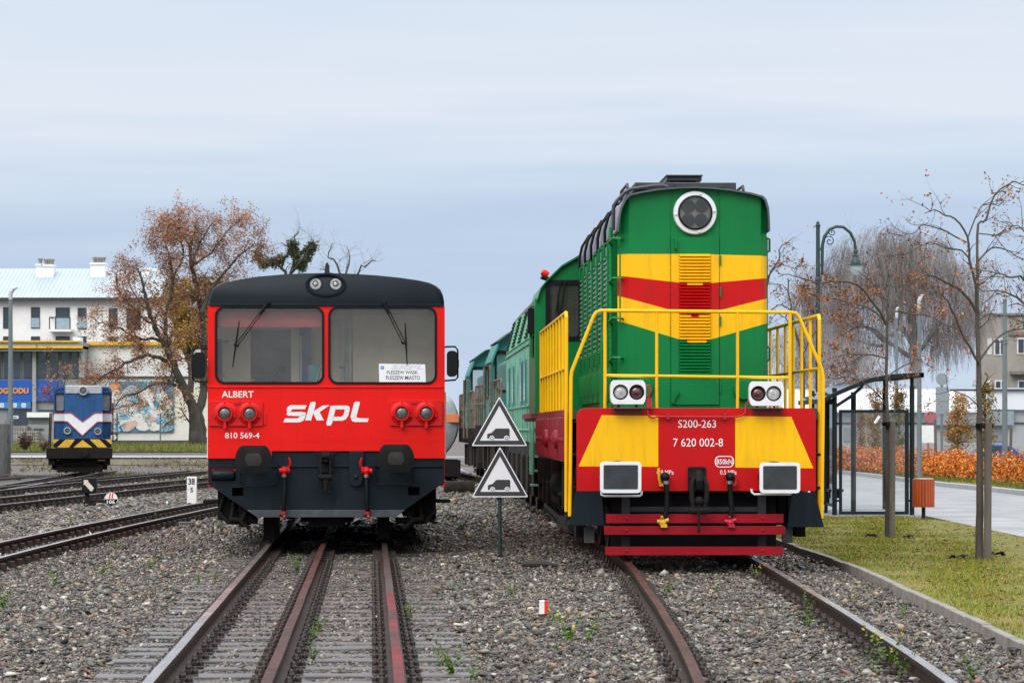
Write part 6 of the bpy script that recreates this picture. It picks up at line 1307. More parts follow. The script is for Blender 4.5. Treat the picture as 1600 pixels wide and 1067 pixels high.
for q_ in ((180, 605, 8, 5.5, 0, 4), (196, 618, 10, 8, 40, 1), (184, 622, 9, 10, 0, 0), (210, 613, 14, 7, -30, 1), (228, 617, 12, 9, 20, 0), (248, 612, 16, 6, -50, 1), (258, 622, 14, 5, -55, 0), (240, 604, 12, 4, -40, 3), (206, 643, 28, 8, 5, 1), (198, 640, 20, 3, 5, 0), (178, 655, 9, 6, 20, 2), (232, 646, 15, 10, 0, 3), (247, 645, 12, 7, 10, 0), (262, 648, 10, 9, 30, 1), (208, 655, 20, 7, 10, 0), (202, 665, 11, 6, 20, 2), (226, 663, 11, 7.5, 35, 0), (243, 665, 8, 7, 30, 0), (252, 657, 9, 5, 0, 3), (262, 669, 11, 4, 20, 3), (178, 670, 9, 4, -10, 3), (193, 650, 10, 4, 0, 3), (220, 634, 7, 4, 60, 2), (235, 629, 10, 3, -60, 0), (250, 628, 11, 3, -60, 1), (262, 632, 8, 4, -50, 0), (181, 634, 8, 3, 5, 3), (212, 624, 6, 4, 0, 3), (196, 629, 9, 3, -10, 0), (185, 646, 8, 2.5, 5, 0), (236, 655, 8, 3, 10, 2)): blob(*q_)
for i in range(22): blob(r.uniform(173, 269), r.uniform(612, 673), r.uniform(1.5, 5), r.uniform(.8, 2.2), r.uniform(-70, 70), r.choice((0, 1, 1, 2, 3)))
b.build('print', SEA, pp, smooth=0, merge=False)
# fence, lamp post, shrub and poles on the far left
def lampmast(name, label, px, Yp, ytop, ybase, w_, arm, colr):
    o = P(px, ybase, Yp); kk = Yp/F; H = (ybase-ytop)*kk; t = thing(name, label, 'street lamp', o)
    b = MB(); b.tube([(0, 0, 0), (0, 0, H*.3), (0, 0, H*.93)], [w_*.6, w_*.55, w_*.4], 12); b.build('pole', colr, t)
    b = MB(); b.tube([(0, 0, H*.93), (0, 0, H*.97), (arm*.35, 0, H*.992), (arm, 0, H)], [w_*.42, w_*.5, w_*.5, w_*.2], 10); b.build('lamp_head', mat('lamp_head_grey', (.5, .51, .52), .4), t); return t
GPOLE = mat('galvanised_grey', (.14, .17, .18), .5, var=.1)
lampmast('street_lamp', 'grey street lamp mast with pale curved head on the far left', 16.5, 118, 449, 715, .19, .28, GPOLE)
lampmast('street_lamp', 'grey street lamp mast in front of the weeping birch, right of the heritage lamp', 1436.5, 88, 461, 745, .13, .12, GPOLE)
lampmast('street_lamp', 'thin grey street lamp mast seen left of the first young tree, without visible head', 1401, 120, 480, 720, .13, .1, GPOLE)
lampmast('street_lamp', 'grey street lamp mast before the grey concrete building at the right edge', 1570, 92, 447, 735, .15, .1, GPOLE)
fc = thing('concrete_fence', 'grey concrete panel fence at the far left edge beside the sandy bank', 'fence', (-16.55, 95.2, -.1)); b = MB()
for i in range(4):
    for j in range(3): b.box(-.05, .05, -9+i*2.95+.1, -9+i*2.95+2.85, j*.58, j*.58+.57)
b.build('panel', mat('fence_concrete', (.2, .2, .18), .85, var=.3, scale=3, dirt=.4), fc); b = MB()
for i in range(5): b.box(-.09, .09, -9+i*2.95-.1, -9+i*2.95+.1, -.1, 1.85)
b.build('fence_post', mat('fence_concrete', (.2, .2, .18)), fc)
for px in (78, 183, 250.5):
    o = P(px, 693, 121); b = MB(); b.tube([(0, 0, 0), (0, 0, 1.25)], .03, 6); q_ = b.build('steel_rod', GPOLE); q_.location = o; tag(q_, {78: 'thin steel rod left of the blue locomotive', 183: 'thin steel rod on the verge right beside the blue locomotive', 250.5: 'thin steel rod on the verge before the right part of the seafood poster'}[px], 'rod')
b = MB(); o = P(45, 741, 95); b.box(o[0]-.5, o[0]+.9, o[1], o[1]+.25, -.1, .02); tag(b.build('old_sleeper', WOOD, bevel=.02), 'dark old sleeper lying left of the blue locomotive', 'sleeper')
b = MB(); o = P(10, 748, 88); b.tube([(o[0]-.5, o[1], 0), (o[0], o[1], .1), (o[0]+.4, o[1]+.1, .0)], .05, 6); b.tube([(o[0]-.2, o[1]-.3, 0), (o[0]+.6, o[1]-.2, .06)], .05, 6); tag(b.build('branch_pile', mat('dead_wood', (.05, .042, .038))), 'small heap of branches at the left edge of the yard', 'branches')
# ================================================================ TREES
BARK = mat('bark_dark', (.05, .042, .036), .85, var=.4, scale=5, bump=.6, bscale=25, dirt=.4, dirtcol=(.06, .07, .03), stretch=(1, 1, .3))
BARKY = mat('bark_young', (.075, .062, .052), .75, var=.35, scale=9, bump=.4, bscale=40, dirt=.4, dirtcol=(.1, .1, .07), stretch=(1, 1, .25))
TWIG = mat('twig', (.05, .04, .036), .8, var=.3)
def grow(mb, r, p, d, Ln, rad, lev, tips, up=.05, kids=(3, 5), wob=.2, n=5, sides=5, spread=.9, shrink=.55):
    pts = [p.copy()]; d = d.normalized(); step = Ln/n
    for i in range(n):
        d = (d + Vector((r.gauss(0, wob), r.gauss(0, wob), r.gauss(0, wob)+up))).normalized(); pts.append(pts[-1]+d*step)
    rs = [rad*(1-.72*i/n) for i in range(n+1)]
    mb.tube(pts, rs, sides, 0, caps=False)
    if lev <= 0:
        tips += [tuple(q) for q in pts[1:]]
        return
    tips += [tuple(pts[-1])]
    for c in range(r.randint(*kids)):
        i = r.randint(1, n); dd = (pts[i]-pts[i-1]).normalized()
        o = Vector((r.gauss(0, 1), r.gauss(0, 1), r.gauss(0, .8))); o = (o - dd*o.dot(dd)).normalized()
        grow(mb, r, pts[i], dd*.6 + o*spread*r.uniform(.6, 1.1), Ln*r.uniform(shrink*.75, shrink*1.2), rs[i]*.6, lev-1, tips, up, kids, wob, max(3, n-1), max(3, sides-1), spread, shrink)
def leaves(name, pts, n, spread, size, pal, seed, parent=None, droop=0.0):
    g_ = np.random.default_rng(seed); P_ = np.array(pts); i = g_.integers(0, len(P_), n); c = P_[i] + g_.normal(0, spread, (n, 3)); c[:, 2] -= droop*g_.random(n)
    d = g_.normal(0, 1, (n, 3)); d /= np.linalg.norm(d, axis=1)[:, None]; e = np.cross(d, g_.normal(0, 1, (n, 3))); e /= np.linalg.norm(e, axis=1)[:, None]
    S = size*g_.uniform(.5, 1.35, (n, 1)); v = np.stack([c-d*S*.5, c+e*S*.28, c+d*S*.5, c-e*S*.28], 1).reshape(-1, 3)
    clump = np.sin(P_[i]*2.3 + seed).sum(1)[:, None]*.12 + 1
    return npmesh(name, v, np.arange(n*4).reshape(-1, 4), np.clip(tones(g_, n, pal)*clump, .005, .9), LEAFM, parent)
def limb_pts(px, Y, r, dep=.0, o=None, k=3, amp=.02):
    """a traced limb: photo points at distance Y, drifting in depth by dep, smoothed"""
    pts = []; n = len(px)
    for i, (a, c) in enumerate(px): pts.append(Vector(P(a, c, Y + dep*i/max(n-1, 1))) - (o or Vector()))
    out = []
    for i in range(n-1):
        p0, p1, p2, p3 = pts[max(i-1, 0)], pts[i], pts[i+1], pts[min(i+2, n-1)]
        for j in range(k):
            t = j/k; q = .5*((2*p1) + (p2-p0)*t + (2*p0-5*p1+4*p2-p3)*t*t + (3*p1-p0-3*p2+p3)*t**3)
            out.append(q + Vector((r.gauss(0, amp), r.gauss(0, amp), r.gauss(0, amp))) if i+j else q)
    out.append(pts[-1]); return out
def traced_tree(name, label, cat, base, Y, limbs, seed, lev, Ln, nkid, leafspec, bark, group=None, wob=.2, up=.03, twr=.3, kids=(2, 4), spread=.9, sides=9, amp=.02, shrink=.55, lr=1.0):
    r = random.Random(seed); o = Vector(P(base[0], base[1], Y)); t = thing(name, label, cat, o, 0, group)
    tb = MB(); tw = MB(); tips = []
    for px, r0, r1, dep, dens in limbs:
        pts = limb_pts(px, Y, r, dep, o, amp=amp); m = len(pts); rs = [r0+(r1-r0)*i/(m-1) for i in range(m)]
        tb.tube(pts, [q*lr for q in rs], sides)
        if dens > 0:
            for c in range(int(dens)):
                i = min(m-1, int(m*r.uniform(.2, 1.0))); i = max(1, i); dd = (pts[i]-pts[i-1]).normalized()
                q = Vector((r.gauss(0, 1), r.gauss(0, 1.0), r.gauss(.1, .7))); q = (q-dd*q.dot(dd)).normalized()
                grow(tw, r, pts[i], dd*.7+q*spread, Ln*r.uniform(.6, 1.2), max(rs[i]*twr, r1*.5, .006), lev, tips, up, kids, wob, 5, 4, spread, shrink)
    tb.build('trunk', bark, t, smooth=60)
    if tw.v: tw.build('twigs', TWIG, t, smooth=60, raw=True)
    if leafspec and tips:
        n, sprd, sz, pal, droop = leafspec; leaves('foliage', tips, n, sprd, sz, pal, seed, t, droop)
    return t
BROWN = [(5, (.29, .135, .07)), (4, (.38, .18, .095)), (3, (.19, .09, .055)), (2, (.44, .24, .12))]
big = [([(313, 703), (311, 690), (309, 670), (307, 650), (303, 636)], .50, .33, 0, 0),
       ([(304, 645), (295, 622), (287, 607), (276, 582), (268, 560), (256, 535), (248, 520), (239, 503), (232, 485), (227, 465), (224, 448), (215, 420)], .27, .05, -1.5, 9),
       ([(306, 650), (314, 632), (319, 610), (319, 575), (317, 530), (315, 489), (308, 450), (299, 420), (297, 395), (300, 368), (308, 345)], .27, .05, 1.5, 14),
       ([(300, 418), (309, 390), (318, 370), (332, 350)], .09, .03, 1, 8), ([(315, 489), (330, 455), (350, 425), (372, 400), (398, 380)], .12, .03, 1, 10), ([(317, 540), (338, 500), (360, 470), (385, 455)], .10, .03, 2, 8), ([(319, 600), (335, 560), (352, 535), (372, 520)], .09, .03, 2, 5),
       ([(276, 585), (262, 566), (243, 557), (224, 556), (205, 563), (189, 572), (170, 583), (150, 596), (140, 606)], .13, .03, -2, 13),
       ([(256, 535), (238, 528), (222, 530), (200, 520), (175, 508), (155, 505)], .09, .03, -1, 10),
       ([(240, 505), (228, 500), (205, 478), (185, 455), (182, 430)], .08, .03, -1, 8),
       ([(268, 560), (258, 520), (262, 480), (270, 440), (265, 408), (258, 380), (252, 360)], .13, .03, 1, 14), ([(270, 440), (285, 400), (282, 370), (278, 352)], .07, .02, -1, 9),
       ([(296, 385), (282, 362), (266, 350)], .06, .02, -1, 6), ([(290, 612), (268, 600), (245, 600), (215, 612), (190, 622), (175, 640)], .09, .025, -2, 9), ([(232, 485), (215, 470), (200, 440), (195, 420)], .06, .02, .5, 7), ([(299, 418), (330, 395), (352, 365), (370, 348)], .07, .02, -1, 9)]
traced_tree('tree', 'tall spreading tree with dead brown leaves and dark forked trunk left of the red railcar', 'tree', (313, 703), 121, [(p, a, c, d, e*2.1) for p, a, c, d, e in big], 4, 2, .85, 0, (54000, .11, .075, BROWN, .18), BARK, wob=.24, up=-.02, amp=.025, lr=.75)
o = Vector(P(268, 400, 122)); b = MB()
# ochre tree behind it
och = [([(300, 703), (299, 640), (297, 570), (295, 530)], .2, .1, 0, 4), ([(297, 570), (280, 530), (270, 500)], .1, .03, 1, 8), ([(297, 560), (318, 520), (325, 490)], .1, .03, -1, 8), ([(295, 530), (297, 500), (290, 470)], .08, .02, 0, 8)]
traced_tree('tree', 'ochre yellow autumn tree mostly hidden behind the tall brown one', 'tree', (300, 703), 133, och, 8, 2, 1.3, 0, (16000, .16, .12, [(4, (.3, .16, .03)), (3, (.22, .12, .03)), (2, (.35, .22, .05))], .1), BARK, amp=.05)
# bare trees with mistletoe far behind the railcar
mist = [([(440, 700), (442, 600), (446, 500), (452, 440)], .3, .16, 0, 4), ([(452, 440), (440, 418), (425, 405), (410, 400)], .13, .04, 0, 8), ([(452, 440), (462, 405), (458, 375), (465, 362)], .13, .03, 2, 8), ([(456, 425), (478, 400), (490, 375)], .12, .03, -2, 8), ([(462, 405), (480, 385), (500, 376)], .08, .02, 1, 6), ([(440, 418), (452, 390), (440, 380)], .08, .02, 1, 5)]
mt = traced_tree('tree', 'bare tree with dark green mistletoe clumps behind the railcar roof, left of the antenna', 'tree', (440, 700), 200, mist, 15, 2, 1.7, 0, None, BARK, amp=.08, wob=.25)
g_ = np.random.default_rng(3); pts = []; oo = Vector(P(440, 700, 200))
for px, py, rr in ((427, 410, 8), (437, 406, 5), (455, 393, 8), (458, 383, 7), (465, 412, 7), (471, 416, 8), (482, 393, 8), (487, 386, 6), (463, 398, 6), (478, 405, 6), (412, 412, 6), (404, 400, 5)):
    c = np.array(Vector(P(px, py, 200))-oo); pts += [c + g_.normal(0, 1, 3)*rr*200/F*.42 for _ in range(24)]
leaves('mistletoe', pts, 5200, .13, .17, [(3, (.06, .08, .025)), (2, (.04, .055, .02)), (1, (.1, .115, .04))], 5, mt)
bare = [([(540, 700), (540, 560), (538, 470), (535, 440)], .25, .1, 0, 2), ([(536, 440), (525, 415), (515, 395), (520, 380)], .09, .02, 0, 7), ([(536, 440), (545, 410), (542, 385)], .09, .02, 1, 7), ([(538, 450), (560, 425), (575, 410), (588, 408)], .09, .02, -1, 8), ([(536, 445), (510, 425), (500, 420)], .07, .02, -1, 5)]
traced_tree('tree', 'bare leafless tree behind the railcar roof, right of its antenna', 'tree', (540, 700), 205, bare, 16, 2, 1.6, 0, None, BARK, amp=.06, wob=.25)
# small bare sapling by the blue locomotive and brown shrub
sap = [([(93, 700), (92, 660), (89, 620), (90, 590), (88, 555)], .07, .02, 0, 9), ([(90, 620), (100, 600), (104, 585)], .03, .012, 0, 5), ([(91, 640), (80, 620), (73, 600)], .03, .012, 0, 5)]
traced_tree('sapling', 'thin bare sapling behind the blue locomotive, before the blue fascia', 'sapling', (93, 695), 128, sap, 19, 1, .9, 0, (500, .1, .1, BROWN, .05), BARK, amp=.02)
def bush(name, label, cat, px0, px1, py0, py1, Y, n, size, pal, seed, group=None, stems=14, mt='foliage'):
    g_ = np.random.default_rng(seed); o = Vector(P((px0+px1)/2, py1, Y)); k = Y/F; W = (px1-px0)/2*k; H = (py1-py0)*k; t = thing(name, label, cat, o, 0, group); r = random.Random(seed); b = MB(); tips = []
    for i in range(stems):
        a = r.uniform(0, 6.28); f = r.uniform(.2, 1); d = Vector((math.cos(a)*f*W, math.sin(a)*f*W*.7, H*r.uniform(.65, 1)))
        grow(b, r, Vector((d.x*.15, d.y*.15, 0)), d, d.length*.75, .02, 1, tips, .02, (2, 4), .15, 4, 3)
    b.build('stems', TWIG, t, raw=True); tp = [q for q in tips if abs(q[0]) < W*1.15 and 0 < q[2] < H*1.1]
    leaves('foliage', tp, n, W*.1, size, pal, seed, t); return t
bush('shrub', 'low dark brown leafless shrub at the foot of the left lamp mast', 'shrub', 22, 56, 677, 702, 110, 900, .07, [(1, (.07, .03, .02)), (1, (.11, .05, .035))], 31, stems=22)
bush('shrub', 'small brown shrub on the verge just right of the blue locomotive', 'shrub', 57, 78, 684, 704, 112, 350, .07, [(1, (.1, .05, .03)), (1, (.16, .1, .05))], 32)

# young street trees on the right
ORG = [(4, (.30, .10, .03)), (3, (.22, .08, .03)), (2, (.36, .15, .045))]
def stake(tree, px, ytop, ybase, Y, o):
    b = MB(); p0, p1 = Vector(P(px, ybase, Y-.1))-o, Vector(P(px+1, ytop, Y-.1))-o; b.tube([p0-Vector((0, 0, .1)), p1], .048, 10); b.build('stake', mat('stake_wood', (.12, .1, .085), .8, var=.3, scale=6, stretch=(1, 1, .2)), tree)
    b = MB(); b.lathe((p1.x-.03, p1.y+.08, p1.z-.04), (0, 0, 1), [(.11, -.03), (.115, 0), (.11, .03)], 14); b.build('tie', BLACK, tree)
t1 = [([(1386.5, 842), (1387, 760), (1387, 700), (1386, 620), (1385.5, 560), (1386, 500), (1386, 461)], .052, .016, 0, 3),
      ([(1384.5, 506), (1375, 487), (1353, 457.5), (1338, 445), (1323, 440), (1299, 440), (1280, 442), (1255, 436), (1231, 429), (1216, 433)], .028, .006, -.8, 11), ([(1384.5, 504), (1367, 487), (1345, 476.5), (1320, 471), (1299, 466), (1272, 460)], .022, .006, .7, 9),
      ([(1386, 505), (1397, 487), (1424, 490.6), (1451, 493), (1475, 506), (1501, 517)], .022, .006, .4, 8), ([(1386, 560), (1364, 555), (1342, 553), (1320, 554), (1301, 559)], .018, .006, -.5, 7), ([(1386, 590), (1405, 575), (1425, 566), (1440, 560)], .016, .005, .5, 4),
      ([(1386, 500), (1395, 470), (1408, 450), (1425, 440)], .018, .005, .8, 5), ([(1385, 530), (1368, 515), (1350, 510), (1335, 512), (1315, 525)], .016, .005, 1.0, 6), ([(1386, 640), (1372, 615), (1350, 598), (1330, 590), (1305, 592)], .014, .004, -.4, 6), ([(1386, 660), (1400, 640), (1420, 632)], .012, .004, .3, 3)]
tr = traced_tree('young_tree', 'young staked tree with sparse orange leaves before the bus shelter', 'tree', (1386.5, 840), 44, t1, 51, 1, .42, 0, (2300, .03, .048, ORG, .05), BARKY, 'young staked trees on the lawn', amp=.004, twr=.35, wob=.25, sides=10, lr=.8)
stake(tr, 1393.5, 658, 838, 44, Vector(P(1386.5, 840, 44)))
t2 = [([(1530, 878), (1531, 800), (1531, 720), (1530, 640), (1529, 560), (1527, 490), (1527, 401)], .062, .02, 0, 2),
      ([(1528, 495), (1526, 465), (1523, 438), (1515, 406), (1512, 370.5), (1491.6, 342), (1472.6, 335), (1459, 328), (1444, 334)], .026, .005, -.5, 8), ([(1527, 405), (1529, 351), (1540, 343), (1554, 305), (1581, 285), (1599, 289), (1625, 292)], .02, .005, .4, 9), ([(1512, 372), (1530, 327), (1545, 318), (1560, 322)], .012, .004, .4, 6),
      ([(1515, 406), (1502.5, 392), (1478, 388), (1453.6, 378.7), (1434.6, 387), (1413, 398)], .015, .004, .5, 8), ([(1510, 379), (1478, 362), (1442.7, 351.5), (1429, 364), (1402, 369)], .012, .004, -.6, 6), ([(1527, 410), (1548.7, 388), (1570, 389.6), (1595, 403), (1615, 410)], .015, .004, .5, 6), ([(1530, 365), (1554, 368), (1568, 387), (1581, 400)], .01, .004, -.4, 4),
      ([(1530, 570), (1523, 556), (1501, 516), (1489, 487), (1478, 466), (1462, 455)], .022, .005, -.7, 7), ([(1527, 490), (1513, 466), (1494, 448), (1478, 441), (1462, 433), (1447, 430), (1429, 438.5), (1418, 444), (1396, 447), (1369, 449)], .024, .004, -.9, 11), ([(1531, 562), (1546, 542), (1570, 520), (1598, 514), (1625, 512)], .02, .005, .5, 7), ([(1528, 500), (1546, 491), (1575, 494), (1600, 505)], .012, .004, .4, 5), ([(1532, 640), (1515, 622), (1495, 612), (1480, 610)], .01, .004, -.3, 3)]
tr = traced_tree('young_tree', 'tall young staked tree with two stems and few orange leaves, nearest on the lawn', 'tree', (1530, 876), 36.6, t2, 52, 1, .4, 0, (900, .02, .042, ORG, .04), BARKY, 'young staked trees on the lawn', amp=.004, twr=.35, wob=.25, sides=12, lr=.85)
stake(tr, 1543, 660, 872, 36.6, Vector(P(1530, 876, 36.6)))
t3 = [([(1646, 900), (1645, 700), (1640, 560), (1632, 440), (1630, 330)], .06, .015, 0, 2), ([(1638, 520), (1600, 471), (1570, 457), (1535, 455)], .02, .004, .3, 9), ([(1634, 470), (1600, 436), (1581, 434), (1565, 427.6), (1540, 423.5)], .018, .004, -.3, 9), ([(1632, 400), (1598, 357), (1581, 354)], .012, .004, 0, 6), ([(1640, 560), (1600, 480), (1575, 478)], .012, .004, .5, 6)]
traced_tree('young_tree', 'young tree outside the right edge with only its bare branch tips in view', 'tree', (1646, 905), 34, t3, 53, 1, .35, 0, (350, .04, .036, ORG, .04), BARKY, 'young staked trees on the lawn', amp=.01, twr=.35)
t4 = [([(1192, 800), (1191, 650), (1190, 520), (1195, 450)], .05, .02, 0, 2), ([(1193, 470), (1202, 431), (1217, 405), (1220, 387), (1232, 377), (1242, 370)], .02, .005, 0, 7), ([(1191, 500), (1215, 477), (1232, 482), (1248, 500)], .015, .004, .4, 6), ([(1195, 440), (1210, 418), (1228, 415), (1244, 420)], .012, .004, -.4, 5)]
traced_tree('young_tree', 'young bare tree mostly hidden behind the right side of the green and yellow locomotive', 'tree', (1192, 800), 57, t4, 54, 1, .5, 0, (150, .05, .05, ORG, .04), BARKY, 'young staked trees on the lawn', amp=.01, twr=.35)
t5 = [([(1258, 790), (1257, 680), (1256, 600), (1254, 555), (1244, 520), (1237, 490), (1233, 457), (1231, 435)], .045, .012, 0, 3), ([(1244, 520), (1228, 498), (1212, 490), (1203, 505)], .014, .004, 0, 5), ([(1237, 490), (1250, 470), (1262, 460), (1275, 462)], .014, .004, .5, 8), ([(1254, 555), (1272, 520), (1285, 500)], .014, .004, -.5, 6), ([(1233, 457), (1222, 445), (1214, 448)], .01, .004, 0, 5)]
traced_tree('young_tree', 'young tree with orange leaf tufts seen between the yellow side railing and the lamp post', 'tree', (1258, 790), 60, t5, 55, 1, .5, 0, (700, .07, .05, ORG, .05), BARKY, 'young staked trees on the lawn', amp=.012, twr=.35)
for px, py, w_ in ((1362, 839.5, 22), (1420, 841, 20), (1500, 873, 40), (1560, 868, 20)):
    Y = gy(py, ZG); b = MB(); o = P(px, py, Y); r = random.Random(px); k = Y/F; n = 9
    for i in range(n):
        for j in range(4): b.v.append((o[0]+(i/(n-1)-.5)*w_*k*1.0, Y+.06*j-.1+r.uniform(-.02, .02), ZG+.01+r.uniform(.0, .05)*(1 if 0 < i < n-1 else .2)))
    for i in range(n-1):
        for j in range(3): a = i*4+j; b.f.append((a, a+4, a+5, a+1)); b.m.append(0)
    ob = b.build('mulch_fabric', BLACK, smooth=0); md = ob.modifiers.new('thick', 'SOLIDIFY'); md.thickness = .006
    tag(ob, {1362: 'black ground fabric scrap left of the first young tree', 1420: 'black ground fabric scrap right of the first young tree', 1500: 'long black ground fabric scrap left of the nearest young tree', 1560: 'crumpled black ground fabric right of the nearest young tree'}[px], 'fabric scrap')

# weeping birches
def birch(label, base, Y, limbs, n, seed, droop, zlow):
    t = traced_tree('birch_tree', label, 'tree', base, Y, limbs, seed, 1, 1.6, 0, None, mat('birch_bark', (.3, .28, .27), .8, var=.4, scale=3), amp=.06, twr=.3, up=.04)
    r = random.Random(seed); o = Vector(P(base[0], base[1], Y)); src = []
    for px, r0, r1, dep, dens in limbs[1:]: src += limb_pts(px, Y, r, dep, o, amp=.3)[2:]
    vs = []; fs = []; off = 0
    for i in range(n):
        if i % 16 == 0: cc = r.choice(src) + Vector((r.gauss(0, .45), r.gauss(0, .9), r.gauss(-.1, .45))); ca = r.uniform(0, 6.28); cl = r.uniform(.25, 1.0)
        p = cc + Vector((r.gauss(0, .16), r.gauss(0, .16), r.gauss(0, .14))); a = ca + r.gauss(0, .5); h = Vector((math.cos(a), math.sin(a), 0))*r.uniform(.3, 1.0)*1.1; Ld = r.uniform(.5, 1)*cl*droop; w_ = r.uniform(.0035, .0085); pr_ = []
        for j in range(6):
            s = j/5; q = p + h*math.sin(s*1.4) + Vector((r.gauss(0, .05), r.gauss(0, .05), .35*math.sin(s*3.1)*.6 - Ld*s*s)); pr_.append(q)
        for q in pr_: vs += [(q.x-w_, q.y, q.z), (q.x+w_, q.y+w_, q.z)]
        for j in range(5): fs.append((off+2*j, off+2*j+1, off+2*j+3, off+2*j+2))
        off += 12
    g_ = np.random.default_rng(seed); nf = len(fs); npmesh('hanging_twigs', np.array(vs), np.array(fs), np.repeat(tones(g_, n, [(3, (.24, .215, .21)), (2, (.31, .28, .275)), (2, (.17, .15, .145)), (1, (.26, .19, .14))]), 5, 0), LEAFM, t); return t
bl_ = [([(1428, 735), (1430, 640), (1428, 560), (1424, 500)], .32, .16, 0, 2), ([(1424, 505), (1415, 450), (1405, 410), (1398, 385), (1395, 372)], .15, .03, 0, 6), ([(1426, 540), (1395, 480), (1365, 430), (1345, 405), (1330, 395)], .13, .03, -2, 6), ([(1425, 520), (1440, 460), (1455, 415), (1465, 390), (1470, 380)], .13, .03, 2, 6), ([(1428, 560), (1380, 530), (1340, 495), (1315, 470), (1300, 440), (1290, 425)], .13, .03, 2, 7), ([(1429, 560), (1465, 510), (1490, 470), (1505, 440), (1515, 425)], .12, .03, -2, 7), ([(1424, 500), (1430, 440), (1432, 400), (1428, 378)], .1, .03, -2, 5), ([(1395, 480), (1380, 430), (1372, 400), (1370, 378)], .09, .03, 1, 5), ([(1380, 540), (1335, 530), (1300, 505), (1278, 480), (1266, 460)], .09, .03, -2, 6), ([(1455, 520), (1490, 510), (1515, 490), (1530, 480)], .08, .03, 2, 6)]
birch('large weeping birch with fine drooping leafless twigs behind the heritage lamp', (1428, 735), 160, bl_, 10000, 61, 2.7, 0)
b2_ = [([(1290, 735), (1290, 660), (1288, 610)], .2, .12, 0, 2), ([(1288, 615), (1275, 570), (1262, 535), (1255, 515)], .09, .03, 0, 5), ([(1288, 615), (1305, 575), (1318, 545), (1325, 520)], .09, .03, 2, 5), ([(1288, 610), (1290, 560), (1288, 520), (1285, 495)], .08, .03, -1, 5), ([(1285, 620), (1250, 595), (1225, 570), (1212, 550)], .08, .03, 1, 6), ([(1290, 620), (1335, 590), (1355, 565), (1365, 540)], .08, .03, 1, 5)]
birch('smaller grey birch behind the yellow side railing, left of the large weeping birch', (1290, 735), 150, b2_, 2000, 62, 2.2, 0)

# ================================================================ RIGHT SIDE: LAMP, SHELTER, BIN, HEDGE
LGRN = mat('lamp_green', (.022, .045, .047), .45, var=.15)
Y = 60.0; k = Y/F; o = P(1278, 667, Y); hl_ = thing('heritage_lamp', 'dark green heritage lamp post with curled arm and bell lamp beside the locomotive', 'street lamp', (o[0], Y, ZG))
q = lambda px, py, d=0: ((px-1278)*k, d, CH-ZG+(HZ-py)*k)
b = MB(); H = q(0, 352)[2]; b.tube([(0, 0, 0), (0, 0, .5), (0, 0, .52), (0, 0, H)], [.09, .085, .055, .04], 14); b.lathe((0, 0, H), (0, 0, 1), [(.05, -.03), (.055, 0), (.03, .03), (.04, .05), (.001, .09)], 12); b.lathe((0, 0, q(0, 437)[2]), (0, 0, 1), [(.05, -.05), (.06, -.03), (.055, .03), (.045, .05)], 14); b.build('pole', LGRN, hl_)
b = MB(); arcq = [(1284.7, 426), (1284.7, 400), (1285, 384), (1288, 370), (1296, 358.5), (1307, 354), (1318, 355), (1329, 364), (1335.5, 378), (1337, 392)]
b.tube([q(*p) for p in arcq], [.03, .034, .034, .034, .033, .032, .032, .032, .03, .03], 10); b.lathe(q(1284.7, 427), (0, 0, 1), [(.02, -.03), (.035, 0), (.03, .03)], 10)
for py in (389, 414): b.tube([q(1278, py), q(1284.7, py)], .025, 8)
def spiral(cx, cy, r0, turns, a0, sgn=1): return [q(cx + r0*(1-t/40)*math.cos(a0+sgn*turns*6.283*t/40), cy + r0*(1-t/40)*math.sin(a0+sgn*turns*6.283*t/40)) for t in range(36)]
b.tube(spiral(1296, 377, 8.5, 1.6, 3.5), .011, 6); b.tube(spiral(1300.5, 363, 5.5, 1.4, 3.2, -1), .01, 6); b.build('arm', LGRN, hl_)
c = q(1337, 413); b = MB(); b.lathe(c, (0, 0, 1), [(.175, -.012), (.18, 0), (.15, .012), (.11, .02), (.105, .07), (.09, .09), (.075, .13), (.06, .16), (.075, .17), (.06, .19), (.04, .2), (.04, .25), (.052, .26), (.045, .28), (.028, .3)], 24); hd_ = b.build('lamp_head', LGRN, hl_)
b = MB(); b.lathe(c, (0, 0, 1), [(.12, -.012), (.12, -.09), (.105, -.16), (.07, -.21), (.001, -.225)], 20); b.build('lamp_glass', mat('opal_glass', (.45, .5, .55), .2, var=.1, spec=.7), hd_)

# bus shelter
Y = 54.6; k = Y/F; o = P(1364, 667, Y); bs = thing('bus_shelter', 'dark framed glass bus shelter with curved roof beside the locomotive', 'bus shelter', (o[0], Y, ZG))
q = lambda px, py, d=0: ((px-1364)*k, d, CH-ZG+(HZ-py)*k)
SHM = mat('shelter_dark', (.009, .015, .017), .4, var=.15, spec=.25)
for px, yt, d in ((1304, 606, 0), (1425, 603, 0), (1304, 606, 4), (1425, 603, 4)):
    b = MB(); b.tube([(q(px, 0)[0], d, -.02), (q(px, 0)[0], d, q(0, yt)[2])], .045, 12); b.build('post', SHM, bs)
b = MB(); x0_, x1_, z0_, z1_ = q(1311, 0)[0], q(1420, 0)[0], q(0, 803.5)[2], q(0, 640)[2]
fr_ = [(x0_, z0_), (x1_, z0_), (x1_, z1_), (x0_, z1_)]; m_ = .055; b.prism(fr_, -.02, .03, holes=[[(x0_+m_, z0_+m_), (x1_-m_*1.3, z0_+m_), (x1_-m_*1.3, z1_-m_), (x0_+m_, z1_-m_)]])
for z_ in (z0_+.25, z1_-.25): b.box(x0_-.09, x0_, 0, .02, z_-.02, z_+.02); b.box(x1_, x1_+.07, 0, .02, z_-.02, z_+.02)
ef = b.build('end_frame', SHM, bs, bevel=.004)
SGL = glass('shelter_glass', (.95, .97, .97), .02, (.4, .42, .42))
